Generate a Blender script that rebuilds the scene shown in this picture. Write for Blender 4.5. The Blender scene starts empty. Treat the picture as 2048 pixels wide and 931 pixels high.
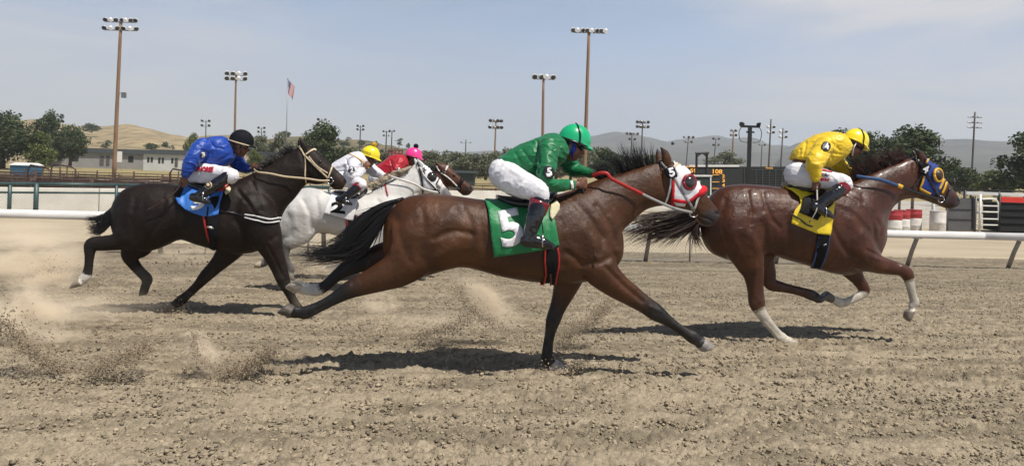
import bpy, bmesh, math, random
import numpy as np
from mathutils import Vector, Matrix
from mathutils.bvhtree import BVHTree
from mathutils import geometry as mgeo

rng = np.random.default_rng(11)
random.seed(11)
sc = bpy.context.scene
COL = sc.collection

# ------------------------------------------------------------------ camera
EYE, FPX, CX, CY = 1.6, 1600.0, 1024.0, 337.0
YAW, ROLL = math.radians(7.0), math.radians(1.8)
Fv = Vector((math.sin(YAW), math.cos(YAW), 0))
R0 = Vector((math.cos(YAW), -math.sin(YAW), 0))
U0 = Vector((0, 0, 1))
Rr = R0 * math.cos(ROLL) + U0 * math.sin(ROLL)
Ur = U0 * math.cos(ROLL) - R0 * math.sin(ROLL)
CAM = Vector((0, 0, EYE))
cd = bpy.data.cameras.new('camera')
cam = bpy.data.objects.new('camera', cd)
COL.objects.link(cam)
cd.sensor_width = 36.0
cd.lens = FPX / 2048.0 * 36.0
cd.shift_y = (CY - 465.5) / 2048.0
cd.clip_start = 0.05
cd.clip_end = 30000
cam.matrix_world = Matrix(((Rr.x, Ur.x, -Fv.x, 0), (Rr.y, Ur.y, -Fv.y, 0), (Rr.z, Ur.z, -Fv.z, EYE), (0, 0, 0, 1)))
sc.camera = cam

# ------------------------------------------------------------------ sky, sun, exposure
SUNDIR = Vector((0.36, -0.42, 1.0)).normalized()          # from the ground towards the sun
world = bpy.data.worlds.new('World')
sc.world = world
world.use_nodes = True
wn = world.node_tree.nodes
wl = world.node_tree.links
bgn = wn['Background']
sky = wn.new('ShaderNodeTexSky')
sky.sky_type = 'NISHITA'
sky.sun_disc = False
sky.sun_elevation = math.asin(SUNDIR.z)
sky.sun_rotation = math.atan2(SUNDIR.x, SUNDIR.y)
sky.air_density = 1.0
sky.dust_density = 1.2
sky.ozone_density = 1.2
# thin smoke veils drifting over the blue
tc = wn.new('ShaderNodeTexCoord')
mp = wn.new('ShaderNodeMapping')
mp.inputs['Scale'].default_value = (1.0, 1.0, 4.0)
mp.inputs['Rotation'].default_value = (0.0, 0.12, 0.6)
nz = wn.new('ShaderNodeTexNoise')
nz.inputs['Scale'].default_value = 1.6
nz.inputs['Detail'].default_value = 6
nz.inputs['Roughness'].default_value = 0.55
rp = wn.new('ShaderNodeValToRGB')
rp.color_ramp.elements[0].position = 0.38
rp.color_ramp.elements[0].color = (0.62, 0.62, 0.62, 1)
rp.color_ramp.elements[1].position = 0.72
rp.color_ramp.elements[1].color = (0.95, 0.95, 0.95, 1)
mx = wn.new('ShaderNodeMix')
mx.data_type = 'RGBA'
nzb = wn.new('ShaderNodeTexNoise')                       # broad whitish smoke banks
nzb.inputs['Scale'].default_value = 1.9
nzb.inputs['Detail'].default_value = 7
nzb.inputs['Roughness'].default_value = 0.52
nzb.inputs['Distortion'].default_value = 0.6
mpb = wn.new('ShaderNodeMapping')
mpb.inputs['Location'].default_value = (0.9, 0.3, 0.2)
mpb.inputs['Rotation'].default_value = (0.10, -0.25, 0.2)
mpb.inputs['Scale'].default_value = (1.0, 1.0, 5.0)
wl.new(tc.outputs['Generated'], mpb.inputs['Vector'])
wl.new(mpb.outputs['Vector'], nzb.inputs['Vector'])
mrb = wn.new('ShaderNodeMapRange')
mrb.inputs['From Min'].default_value = 0.46
mrb.inputs['From Max'].default_value = 0.66
mrb.inputs['To Max'].default_value = 0.30
wl.new(nzb.outputs['Fac'], mrb.inputs['Value'])
wl.new(tc.outputs['Generated'], mp.inputs['Vector'])
wl.new(mp.outputs['Vector'], nz.inputs['Vector'])
wl.new(nz.outputs['Fac'], rp.inputs['Fac'])
sz = wn.new('ShaderNodeSeparateXYZ')
wl.new(tc.outputs['Generated'], sz.inputs[0])
mz = wn.new('ShaderNodeMapRange')                        # the smoke thins out overhead
mz.inputs['From Min'].default_value = 0.14
mz.inputs['From Max'].default_value = 0.40
mz.inputs['To Min'].default_value = 1.0
mz.inputs['To Max'].default_value = 0.0
wl.new(sz.outputs['Z'], mz.inputs['Value'])
mm = wn.new('ShaderNodeMath')
mm.operation = 'MULTIPLY'
wl.new(rp.outputs['Color'], mm.inputs[0])
wl.new(mz.outputs['Result'], mm.inputs[1])
wl.new(mm.outputs[0], mx.inputs[0])
wl.new(sky.outputs['Color'], mx.inputs[6])
mx.inputs[7].default_value = (5.9, 8.7, 13.6, 1)
sx = wn.new('ShaderNodeSeparateXYZ')                     # paler, smokier air low over the horizon
wl.new(tc.outputs['Generated'], sx.inputs[0])
mrz = wn.new('ShaderNodeMapRange')
mrz.inputs['From Min'].default_value = 0.0
mrz.inputs['From Max'].default_value = 0.22
mrz.inputs['To Min'].default_value = 0.92
mrz.inputs['To Max'].default_value = 0.0
mx2 = wn.new('ShaderNodeMix')
mx2.data_type = 'RGBA'
wl.new(sx.outputs['Z'], mrz.inputs['Value'])
wl.new(mrz.outputs['Result'], mx2.inputs[0])
mxb = wn.new('ShaderNodeMix')
mxb.data_type = 'RGBA'
def bank(px, py, d0, d1, amt):                           # a smoke bank standing in one part of the sky
    dv = wn.new('ShaderNodeVectorMath'); dv.operation = 'DOT_PRODUCT'
    dr = (Fv + Rr * ((px - CX) / FPX) + Ur * ((CY - py) / FPX)).normalized()
    dv.inputs[1].default_value = dr
    wl.new(tc.outputs['Generated'], dv.inputs[0])
    r_ = wn.new('ShaderNodeMapRange'); r_.interpolation_type = 'SMOOTHSTEP'
    r_.inputs['From Min'].default_value = d0; r_.inputs['From Max'].default_value = d1; r_.inputs['To Max'].default_value = amt
    wl.new(dv.outputs['Value'], r_.inputs['Value'])
    n_ = wn.new('ShaderNodeMapRange'); n_.inputs['From Min'].default_value = 0.36; n_.inputs['From Max'].default_value = 0.60
    wl.new(nzb.outputs['Fac'], n_.inputs['Value'])
    q_ = wn.new('ShaderNodeMath'); q_.operation = 'MULTIPLY'
    wl.new(r_.outputs['Result'], q_.inputs[0]); wl.new(n_.outputs['Result'], q_.inputs[1])
    return q_.outputs[0]
mbz = wn.new('ShaderNodeMath')
mbz.operation = 'MULTIPLY'
wl.new(mrb.outputs['Result'], mbz.inputs[0])
wl.new(mz.outputs['Result'], mbz.inputs[1])
s1 = wn.new('ShaderNodeMath'); s1.operation = 'ADD'
s2 = wn.new('ShaderNodeMath'); s2.operation = 'ADD'; s2.use_clamp = True
wl.new(mbz.outputs[0], s1.inputs[0]); wl.new(bank(2050, 190, 0.92, 0.99, 1.0), s1.inputs[1])
wl.new(s1.outputs[0], s2.inputs[0]); wl.new(bank(60, 60, 0.955, 0.998, 0.45), s2.inputs[1])
wl.new(s2.outputs[0], mxb.inputs[0])
wl.new(mx.outputs[2], mxb.inputs[6])
mxb.inputs[7].default_value = (11.6, 11.4, 12.0, 1)
wl.new(mxb.outputs[2], mx2.inputs[6])
mx2.inputs[7].default_value = (10.2, 10.2, 10.9, 1)
wl.new(mx2.outputs[2], bgn.inputs['Color'])
bgn.inputs['Strength'].default_value = 0.053
sl = bpy.data.lights.new('sun', 'SUN')
sl.energy = 5.0
sl.angle = math.radians(0.55)
sl.color = (1.0, 0.94, 0.86)
so = bpy.data.objects.new('sun', sl)
COL.objects.link(so)
so.rotation_euler = SUNDIR.to_track_quat('Z', 'Y').to_euler()
sc.view_settings.view_transform = 'Standard'
sc.view_settings.look = 'None'
sc.view_settings.gamma = 1
sc.view_settings.exposure = 0.16
sc.view_settings.use_curve_mapping = False
sc.render.engine = 'CYCLES'
sc.cycles.use_denoising = True
sc.cycles.max_bounces = 6
sc.cycles.diffuse_bounces = 3
sc.cycles.glossy_bounces = 2
sc.cycles.transparent_max_bounces = 12
sc.cycles.volume_bounces = 2

# ------------------------------------------------------------------ pixel <-> world helpers (2048 px photo grid)
def ray(px, py):
    return Fv + Rr * ((px - CX) / FPX) + Ur * ((CY - py) / FPX)
def P(px, py, Y):                       # point on the vertical plane y = Y (the running direction is +x)
    d = ray(px, py)
    return CAM + d * (Y / d.y)
def D(px, py, depth):
    return CAM + ray(px, py) * depth
def mpp(px, py, Y):                     # metres per pixel there
    return (P(px, py, Y) - CAM).dot(Fv) / FPX
def proj(V):                            # N x 3 -> px, py
    q = V - np.array(CAM)
    z = q @ np.array(Fv)
    return CX + FPX * (q @ np.array(Rr)) / z, CY - FPX * (q @ np.array(Ur)) / z
def gz(y):                              # banked track falling to the inside rail
    return -0.03 * min(max(y - 6.0, 0.0), 13.0)
def ground_at(px, depth):               # ground point in column px at depth
    p = D(px, CY + (px - CX) * math.tan(ROLL), depth)
    return Vector((p.x, p.y, gz(p.y)))
def solve_Y(px, py):                    # plane on which the ground shows at px, py
    lo, hi = 3.0, 30.0
    for _ in range(50):
        m = (lo + hi) / 2
        if P(px, py, m).z > gz(m): lo = m
        else: hi = m
    return lo

# ------------------------------------------------------------------ noise
def _h(i, j, k, s):
    n = (i * 374761393 + j * 668265263 + k * 2147483647 + s * 974634521) & 0xffffffff
    n = ((n ^ (n >> 13)) * 1274126177) & 0xffffffff
    return ((n ^ (n >> 16)) & 0xffff) / 65535.0
def vnoise(p, s=0):
    i = np.floor(p).astype(np.int64)
    f = p - i
    f = f * f * (3 - 2 * f)
    if p.shape[1] == 2:
        a = _h(i[:, 0], i[:, 1], 0, s); b = _h(i[:, 0] + 1, i[:, 1], 0, s)
        c = _h(i[:, 0], i[:, 1] + 1, 0, s); d = _h(i[:, 0] + 1, i[:, 1] + 1, 0, s)
        return (a * (1 - f[:, 0]) + b * f[:, 0]) * (1 - f[:, 1]) + (c * (1 - f[:, 0]) + d * f[:, 0]) * f[:, 1]
    r = 0
    for dx in (0, 1):
        for dy in (0, 1):
            for dz in (0, 1):
                w = (f[:, 0] if dx else 1 - f[:, 0]) * (f[:, 1] if dy else 1 - f[:, 1]) * (f[:, 2] if dz else 1 - f[:, 2])
                r = r + w * _h(i[:, 0] + dx, i[:, 1] + dy, i[:, 2] + dz, s)
    return r

# ------------------------------------------------------------------ materials
M = {}
def mat(name, col, rough=0.6, spec=0.5, vary=0.0, vscale=8.0, bump=0.0, bscale=60.0, attr=False, metal=0.0,
        coat=0.0, col2=None, emit=0.0, trans=0.0, sheen=0.0, stretch=None, bdist=0.01, bump2=0.0, b2scale=(300, 300, 300)):
    m = bpy.data.materials.new(name)
    m.use_nodes = True
    nt = m.node_tree
    b = nt.nodes['Principled BSDF']
    b.inputs['Roughness'].default_value = rough
    b.inputs['Specular IOR Level'].default_value = spec
    b.inputs['Metallic'].default_value = metal
    b.inputs['Coat Weight'].default_value = coat
    b.inputs['Coat Roughness'].default_value = 0.15
    b.inputs['Sheen Weight'].default_value = sheen
    b.inputs['Base Color'].default_value = (*col, 1)
    src = None
    t = nt.nodes.new('ShaderNodeTexCoord')
    vec = t.outputs['Object']
    if stretch:
        mpn = nt.nodes.new('ShaderNodeMapping')
        mpn.inputs['Scale'].default_value = stretch
        nt.links.new(vec, mpn.inputs['Vector'])
        vec = mpn.outputs['Vector']
    if attr:
        a = nt.nodes.new('ShaderNodeAttribute')
        a.attribute_name = 'Col'
        src = a.outputs['Color']
    if vary or col2:
        n = nt.nodes.new('ShaderNodeTexNoise')
        n.inputs['Scale'].default_value = vscale
        n.inputs['Detail'].default_value = 5
        n.inputs['Roughness'].default_value = 0.6
        nt.links.new(vec, n.inputs['Vector'])
        mix = nt.nodes.new('ShaderNodeMix')
        mix.data_type = 'RGBA'
        r = nt.nodes.new('ShaderNodeValToRGB')
        r.color_ramp.elements[0].position = 0.35
        r.color_ramp.elements[1].position = 0.68
        nt.links.new(n.outputs['Fac'], r.inputs['Fac'])
        nt.links.new(r.outputs['Color'], mix.inputs[0])
        if attr:
            mix.blend_type = 'MULTIPLY'
            nt.links.new(src, mix.inputs[6])
            mix.inputs[7].default_value = (1 - vary, 1 - vary, 1 - vary, 1)
        else:
            c2 = col2 or tuple(c * (1 - vary) for c in col)
            mix.inputs[6].default_value = (*col, 1)
            mix.inputs[7].default_value = (*c2, 1)
        src = mix.outputs[2]
    if src is not None:
        nt.links.new(src, b.inputs['Base Color'])
    if bump:
        n2 = nt.nodes.new('ShaderNodeTexNoise')
        n2.inputs['Scale'].default_value = bscale
        n2.inputs['Detail'].default_value = 6
        nt.links.new(vec, n2.inputs['Vector'])
        bp = nt.nodes.new('ShaderNodeBump')
        bp.inputs['Strength'].default_value = bump
        bp.inputs['Distance'].default_value = bdist
        nt.links.new(n2.outputs['Fac'], bp.inputs['Height'])
        if bump2:
            mp2 = nt.nodes.new('ShaderNodeMapping'); mp2.inputs['Scale'].default_value = b2scale
            nt.links.new(t.outputs['Object'], mp2.inputs['Vector'])
            n3 = nt.nodes.new('ShaderNodeTexNoise'); n3.inputs['Scale'].default_value = 1.0; n3.inputs['Detail'].default_value = 3
            nt.links.new(mp2.outputs['Vector'], n3.inputs['Vector'])
            bp2 = nt.nodes.new('ShaderNodeBump'); bp2.inputs['Strength'].default_value = bump2; bp2.inputs['Distance'].default_value = 0.004
            nt.links.new(n3.outputs['Fac'], bp2.inputs['Height']); nt.links.new(bp.outputs['Normal'], bp2.inputs['Normal'])
            nt.links.new(bp2.outputs['Normal'], b.inputs['Normal'])
        else:
            nt.links.new(bp.outputs['Normal'], b.inputs['Normal'])
    if emit:
        b.inputs['Emission Color'].default_value = (*col, 1)
        b.inputs['Emission Strength'].default_value = emit
    if trans:
        b.inputs['Transmission Weight'].default_value = trans
    return m

# ------------------------------------------------------------------ mesh builder
class MB:
    def __init__(s):
        s.v = []; s.f = []
    def add(s, vs, fs):
        o = len(s.v)
        s.v.extend([tuple(v) for v in vs])
        s.f.extend([tuple(i + o for i in f) for f in fs])
    def loft(s, rings, close=True):
        n = len(rings[0]); o = len(s.v)
        for r in rings: s.v.extend([tuple(p) for p in r])
        for k in range(len(rings) - 1):
            for i in range(n):
                j = (i + 1) % n
                s.f.append((o + k * n + i, o + k * n + j, o + (k + 1) * n + j, o + (k + 1) * n + i))
        if close:
            s.f.append(tuple(o + i for i in reversed(range(n))))
            s.f.append(tuple(o + (len(rings) - 1) * n + i for i in range(n)))
    def tube(s, pts, radii, seg=8, flat=1.0, close=True):
        pts = [Vector(p) for p in pts]
        if not hasattr(radii, '__len__'): radii = [radii] * len(pts)
        rings = []; up = None
        for i, p in enumerate(pts):
            t = (pts[min(i + 1, len(pts) - 1)] - pts[max(i - 1, 0)])
            t = t.normalized() if t.length > 1e-9 else Vector((0, 0, 1))
            if up is None:
                up = Vector((0, 0, 1)) if abs(t.z) < 0.9 else Vector((0, 1, 0))
            a = t.cross(up)
            if a.length < 1e-4: a = t.orthogonal()
            a.normalize(); b = a.cross(t).normalized(); up = b
            rings.append([p + (a * math.cos(q) * flat + b * math.sin(q)) * radii[i] for q in [2 * math.pi * k / seg for k in range(seg)]])
        s.loft(rings, close)
    def box(s, c, size, rot=None, bev=0.0):
        x, y, z = [k / 2 for k in size]
        vs = [Vector((a * x, b * y, d * z)) for a in (-1, 1) for b in (-1, 1) for d in (-1, 1)]
        if rot is not None: vs = [rot @ v for v in vs]
        vs = [v + Vector(c) for v in vs]
        s.add(vs, [(0, 1, 3, 2), (4, 6, 7, 5), (0, 4, 5, 1), (2, 3, 7, 6), (0, 2, 6, 4), (1, 5, 7, 3)])
    def ball(s, c, r, seg=12, rings=8, axes=None):
        r = (r, r, r) if not hasattr(r, '__len__') else r
        ax = axes or (Vector((1, 0, 0)), Vector((0, 1, 0)), Vector((0, 0, 1)))
        rr = []
        for i in range(1, rings):
            th = math.pi * i / rings
            rr.append([Vector(c) + ax[0] * (r[0] * math.sin(th) * math.cos(2 * math.pi * k / seg)) + ax[1] * (r[1] * math.sin(th) * math.sin(2 * math.pi * k / seg)) + ax[2] * (r[2] * math.cos(th)) for k in range(seg)])
        o = len(s.v); n = seg
        for r_ in rr: s.v.extend([tuple(p) for p in r_])
        for k in range(len(rr) - 1):
            for i in range(n):
                j = (i + 1) % n
                s.f.append((o + k * n + i, o + (k + 1) * n + i, o + (k + 1) * n + j, o + k * n + j))
        t = len(s.v); s.v.append(tuple(Vector(c) + ax[2] * r[2])); s.v.append(tuple(Vector(c) - ax[2] * r[2]))
        for i in range(n):
            j = (i + 1) % n
            s.f.append((t, o + i, o + j))
            s.f.append((t + 1, o + (len(rr) - 1) * n + j, o + (len(rr) - 1) * n + i))

def link(name, me, material, parent=None):
    o = bpy.data.objects.new(name, me)
    COL.objects.link(o)
    if material is not None:
        me.materials.append(material)
    if parent is not None: o.parent = parent
    return o
def mesh_np(name, V, faces, smooth=True):
    me = bpy.data.meshes.new(name)
    me.from_pydata(V.tolist() if isinstance(V, np.ndarray) else V, [], faces.tolist() if isinstance(faces, np.ndarray) else faces)
    if smooth: me.polygons.foreach_set('use_smooth', [True] * len(me.polygons))
    me.update()
    return me
def build(name, mb, material, parent=None, smooth=False, bevel=0.0):
    o = link(name, mesh_np(name, mb.v, mb.f, smooth), material, parent)
    if bevel:
        b = o.modifiers.new('bevel', 'BEVEL'); b.width = bevel; b.segments = 2; b.limit_method = 'ANGLE'
    return o
def setcol(me, C):
    a = me.color_attributes.new('Col', 'FLOAT_COLOR', 'POINT')
    C4 = np.ones((len(C), 4), np.float32); C4[:, :3] = C
    a.data.foreach_set('color', C4.ravel())
def tag(o, label, cat, group=None, kind=None):
    if label: o['label'] = label
    if cat: o['category'] = cat
    if group: o['group'] = group
    if kind: o['kind'] = kind
    return o
def empty(name, loc=(0, 0, 0), rz=0):
    o = bpy.data.objects.new(name, None)
    COL.objects.link(o)
    o.location = loc; o.rotation_euler = (0, 0, rz)
    return o
def kids(o):
    return [c for c in bpy.data.objects if c.parent == o]
KIDS = {}
def copy_tree(o, parent=None):
    c = o.copy()
    COL.objects.link(c)
    if parent is not None: c.parent = parent
    for ch in KIDS.setdefault(o.name, kids(o)): copy_tree(ch, c)
    return c
def rebase(root):                       # put a world-space thing's origin at its own base
    objs = [root]; i = 0
    while i < len(objs):
        objs += kids(objs[i]); i += 1
    lo = np.full(3, 1e9); hi = np.full(3, -1e9)
    for o in objs:
        if o.type == 'MESH' and len(o.data.vertices):
            a = np.empty(len(o.data.vertices) * 3); o.data.vertices.foreach_get('co', a); a = a.reshape(-1, 3)
            lo = np.minimum(lo, a.min(0)); hi = np.maximum(hi, a.max(0))
    O = Vector(((lo[0] + hi[0]) / 2, (lo[1] + hi[1]) / 2, lo[2]))
    for o in objs:
        if o.type == 'MESH': o.data.transform(Matrix.Translation(-O))
    root.location = O
    return root

def catmull(A, sub):
    A = np.array(A, float); n = len(A); out = []
    for i in range(n - 1):
        p0 = A[max(i - 1, 0)]; p1 = A[i]; p2 = A[i + 1]; p3 = A[min(i + 2, n - 1)]
        for k in range(sub):
            t = k / sub
            out.append(0.5 * ((2 * p1) + (-p0 + p2) * t + (2 * p0 - 5 * p1 + 4 * p2 - p3) * t * t + (-p0 + 3 * p1 - 3 * p2 + p3) * t ** 3))
    out.append(A[-1])
    return np.array(out)

def remesh(mb, voxel, iters=6, keep=None):
    me = mesh_np('tmp', mb.v, mb.f, False)
    o = bpy.data.objects.new('tmp', me)
    COL.objects.link(o)
    m = o.modifiers.new('r', 'REMESH')
    m.mode = 'VOXEL'; m.voxel_size = voxel
    dg = bpy.context.evaluated_depsgraph_get()
    dg.update()
    r = bpy.data.meshes.new_from_object(o.evaluated_get(dg))
    bpy.data.objects.remove(o); bpy.data.meshes.remove(me)
    n = len(r.vertices)
    V = np.empty(n * 3); r.vertices.foreach_get('co', V); V = V.reshape(-1, 3)
    E = np.empty(len(r.edges) * 2, np.int32); r.edges.foreach_get('vertices', E); E = E.reshape(-1, 2)
    Fc = np.empty(len(r.polygons) * 4, np.int32)
    lt = np.empty(len(r.polygons), np.int32); r.polygons.foreach_get('loop_total', lt)
    if (lt == 4).all():
        lv = np.empty(len(r.loops), np.int32); r.loops.foreach_get('vertex_index', lv); Fc = lv.reshape(-1, 4)
    else:
        Fc = [tuple(p.vertices) for p in r.polygons]
    bpy.data.meshes.remove(r)
    V = smoothV(V, E, iters)
    return V, Fc, E
def smoothV(V, E, iters, w=None, lam=0.55, mu=-0.57):
    n = len(V)
    deg = np.bincount(E[:, 0], minlength=n) + np.bincount(E[:, 1], minlength=n)
    deg = np.maximum(deg, 1)[:, None]
    for it in range(iters):
        for l in (lam, mu) if it % 2 == 0 else (lam, mu):
            S = np.empty_like(V)
            for c in range(3):
                S[:, c] = np.bincount(E[:, 0], V[E[:, 1], c], n) + np.bincount(E[:, 1], V[E[:, 0], c], n)
            d = S / deg - V
            V = V + d * l * (1 if w is None else w)
    return V
def lap(V, E, iters, w):                # plain smoothing with per-vertex weight
    n = len(V)
    deg = np.maximum(np.bincount(E[:, 0], minlength=n) + np.bincount(E[:, 1], minlength=n), 1)[:, None]
    for _ in range(iters):
        S = np.empty_like(V)
        for c in range(3):
            S[:, c] = np.bincount(E[:, 0], V[E[:, 1], c], n) + np.bincount(E[:, 1], V[E[:, 0], c], n)
        V = V + (S / deg - V) * w[:, None]
    return V
def normals(V, Fc):
    Fc = np.asarray(Fc)
    a = V[Fc[:, 2]] - V[Fc[:, 0]]; b = V[Fc[:, 3]] - V[Fc[:, 1]]
    nf = np.cross(a, b)
    N = np.zeros_like(V)
    for k in range(4):
        for c in range(3): N[:, c] += np.bincount(Fc[:, k], nf[:, c], len(V))
    return N / np.maximum(np.linalg.norm(N, axis=1), 1e-12)[:, None]
def bvh_of(V, Fc):
    return BVHTree.FromPolygons([tuple(v) for v in V], [tuple(f) for f in np.asarray(Fc).tolist()])

def seg_dist(qx, qy, line):             # distance of 2D points to a polyline
    best = np.full(len(qx), 1e9)
    for (ax, ay), (bx, by) in zip(line[:-1], line[1:]):
        dx, dy = bx - ax, by - ay
        t = np.clip(((qx - ax) * dx + (qy - ay) * dy) / (dx * dx + dy * dy + 1e-9), 0, 1)
        best = np.minimum(best, np.hypot(qx - ax - t * dx, qy - ay - t * dy))
    return best

NR = 26
def ring(c, n, l, rn, rl, p=2.0, seg=NR):
    out = []
    for k in range(seg):
        q = 2 * math.pi * k / seg
        cs, sn = math.cos(q), math.sin(q)
        e = 2.0 / p
        out.append(c + n * (rn * math.copysign(abs(cs) ** e, cs)) + l * (rl * math.copysign(abs(sn) ** e, sn)))
    return out
LAT = Vector((0, 1, 0))
def pairs_loft(mb, pairs, Y, sub=4, p=2.0, cap=True):
    """pairs: (upper px, lower px, half width m[, dy])"""
    rows = []
    for pr in pairs:
        u, l, w = pr[0], pr[1], pr[2]
        dy = pr[3] if len(pr) > 3 else 0.0
        a, b = P(u[0], u[1], Y + dy), P(l[0], l[1], Y + dy)
        rows.append([*((a + b) / 2), *((a - b) / 2), w])
    A = catmull(rows, sub) if len(rows) > 2 else np.array(rows)
    rings = []
    for r in A:
        c, h = Vector(r[:3]), Vector(r[3:6])
        rings.append(ring(c, h.normalized(), LAT, max(h.length, 0.004), max(r[6], 0.004), p))
    mb.loft(rings)
def chain_pts(chain, Y):
    out = []
    for c in chain:
        px, py, r = c[:3]
        dy = c[3] if len(c) > 3 else 0.0
        out.append([*P(px, py, Y + dy), r * mpp(px, py, Y + dy)])
    return out
def chain_loft(mb, chain, Y, lat=0.8, sub=4, joints=True):
    K = chain_pts(chain, Y)
    A = catmull(K, sub)
    rings = []
    for i in range(len(A)):
        t = Vector(A[min(i + 1, len(A) - 1)][:3]) - Vector(A[max(i - 1, 0)][:3])
        t.normalize()
        n = LAT.cross(t)
        if n.length < 0.2: n = Vector((1, 0, 0)).cross(t)
        n.normalize()
        l = t.cross(n).normalized()
        rings.append(ring(Vector(A[i][:3]), n, l, max(A[i][3], 0.003), max(A[i][3] * lat, 0.003), seg=18))
    mb.loft(rings)
    if joints:
        for k in K:
            mb.ball(k[:3], (k[3] * 0.97, k[3] * lat * 0.97, k[3] * 0.97), 12, 8)

# ------------------------------------------------------------------ things laid on a surface
def surf_pt(px, py, bvh, Y):
    d = ray(px, py).normalized()
    h = bvh.ray_cast(CAM, d)
    if h[0] is not None: return h[0], h[1]
    q = P(px, py, Y)
    h = bvh.find_nearest(q)
    return h[0], h[1]
def drape(uvpx, bvh, Y, off):
    out = []
    for (px, py) in uvpx:
        p, n = surf_pt(px, py, bvh, Y)
        if n.dot(CAM - p) < 0: n = -n
        n = (n + Vector((0, -0.6, 0))).normalized()
        out.append(p + n * off)
    return out
def in_poly(x, y, poly):
    c = False; n = len(poly)
    for i in range(n):
        (x1, y1), (x2, y2) = poly[i], poly[i - 1]
        if (y1 > y) != (y2 > y) and x < (x2 - x1) * (y - y1) / (y2 - y1) + x1: c = not c
    return c
def poly_tris(poly, step):
    b = []
    for i in range(len(poly)):
        p, q = Vector(poly[i]), Vector(poly[(i + 1) % len(poly)])
        n = max(1, int((q - p).length / step))
        b += [tuple(p.lerp(q, k / n)) for k in range(n)]
    pts = [Vector(p) for p in b]
    xs = [p[0] for p in b]; ys = [p[1] for p in b]
    y = min(ys) + step * 0.5; row = 0
    while y < max(ys):
        x = min(xs) + step * (0.5 + 0.5 * (row % 2))
        while x < max(xs):
            if in_poly(x, y, b) and min((Vector((x, y)) - Vector(q)).length for q in b) > step * 0.45: pts.append(Vector((x, y)))
            x += step
        y += step * 0.87; row += 1
    v, e, f, *_ = mgeo.delaunay_2d_cdt(pts, [], [list(range(len(b)))], 1, 1e-4)
    return [tuple(q) for q in v], [tuple(q) for q in f]
def decal(name, poly, bvh, Y, material, parent, off=0.010, thick=0.004, step=4.0, wrinkle=0.0, lift=0.0):
    v, f = poly_tris(poly, step)
    W = drape(v, bvh, Y, off)
    if wrinkle:
        A = np.array(v)
        nn = vnoise(np.stack([A[:, 0] / 9.0, A[:, 1] / 26.0], 1), 5) + 0.5 * vnoise(np.stack([A[:, 0] / 5.0 + A[:, 1] / 9.0, A[:, 1] / 14.0], 1), 6)
        W = [w + Vector((0, -1, 0.1)) * float(k * wrinkle) for w, k in zip(W, nn)]
    o = link(name, mesh_np(name, [tuple(w) for w in W], f), material, parent)
    bm = bmesh.new(); bm.from_mesh(o.data); bmesh.ops.recalc_face_normals(bm, faces=bm.faces)
    bm.faces.ensure_lookup_table()
    if bm.faces and bm.faces[0].normal.dot(Vector((0, -1, 0))) < 0: bmesh.ops.reverse_faces(bm, faces=bm.faces)
    bm.to_mesh(o.data); bm.free()
    if thick:
        m = o.modifiers.new('solid', 'SOLIDIFY'); m.thickness = thick; m.offset = -0.6
    return o
def strap_poly(line, w):
    L = [Vector(p) for p in line]; a = []; b = []
    for i, p in enumerate(L):
        t = (L[min(i + 1, len(L) - 1)] - L[max(i - 1, 0)]).normalized()
        n = Vector((-t.y, t.x)) * w / 2
        a.append(tuple(p + n)); b.append(tuple(p - n))
    return a + b[::-1]
def strap(name, line, w, bvh, Y, material, parent, off=0.006, thick=0.004):
    return decal(name, strap_poly(catmull(line, 4) if len(line) > 2 else line, w), bvh, Y, material, parent, off, thick, step=max(2.0, w * 0.8))
def text_mesh(txt, bold=0.0, shear=0.0):
    c = bpy.data.curves.new('t', 'FONT')
    c.body = txt; c.size = 1.0; c.offset = bold; c.shear = shear; c.resolution_u = 4
    o = bpy.data.objects.new('t', c); COL.objects.link(o)
    dg = bpy.context.evaluated_depsgraph_get(); dg.update()
    me = bpy.data.meshes.new_from_object(o.evaluated_get(dg))
    bpy.data.objects.remove(o); bpy.data.curves.remove(c)
    return me
def text_bm(txt, bold, cuts, shear=0.0):
    me = text_mesh(txt, bold, shear)
    bm = bmesh.new(); bm.from_mesh(me); bpy.data.meshes.remove(me)
    bmesh.ops.remove_doubles(bm, verts=bm.verts, dist=1e-5)
    bmesh.ops.triangulate(bm, faces=bm.faces)
    for _ in range(cuts):
        es = [e for e in bm.edges if e.calc_length() > 0.12]
        if not es: break
        bmesh.ops.subdivide_edges(bm, edges=es, cuts=1)
        bmesh.ops.triangulate(bm, faces=bm.faces)
    xs = [v.co.x for v in bm.verts]; ys = [v.co.y for v in bm.verts]
    x0, x1, y0, y1 = min(xs), max(xs), min(ys), max(ys)
    for v in bm.verts: v.co = Vector(((v.co.x - x0) / (x1 - x0), (v.co.y - y0) / (y1 - y0), 0))
    return bm
def text_decal(name, txt, quad, bvh, Y, material, parent, off=0.016, bold=0.03, cuts=4):
    """quad: px of top-left, top-right, bottom-right, bottom-left"""
    bm = text_bm(txt, bold, cuts)
    tl, tr, br, bl = [Vector(q) for q in quad]
    px = []
    for v in bm.verts:
        t = tl.lerp(tr, v.co.x); b = bl.lerp(br, v.co.x)
        px.append(tuple(b.lerp(t, v.co.y)))
    W = drape(px, bvh, Y, off)
    for v, w in zip(bm.verts, W): v.co = w
    bmesh.ops.recalc_face_normals(bm, faces=bm.faces)
    me = bpy.data.meshes.new(name); bm.to_mesh(me); bm.free()
    o = link(name, me, material, parent)
    m = o.modifiers.new('solid', 'SOLIDIFY'); m.thickness = 0.002; m.offset = 0
    return o
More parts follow.
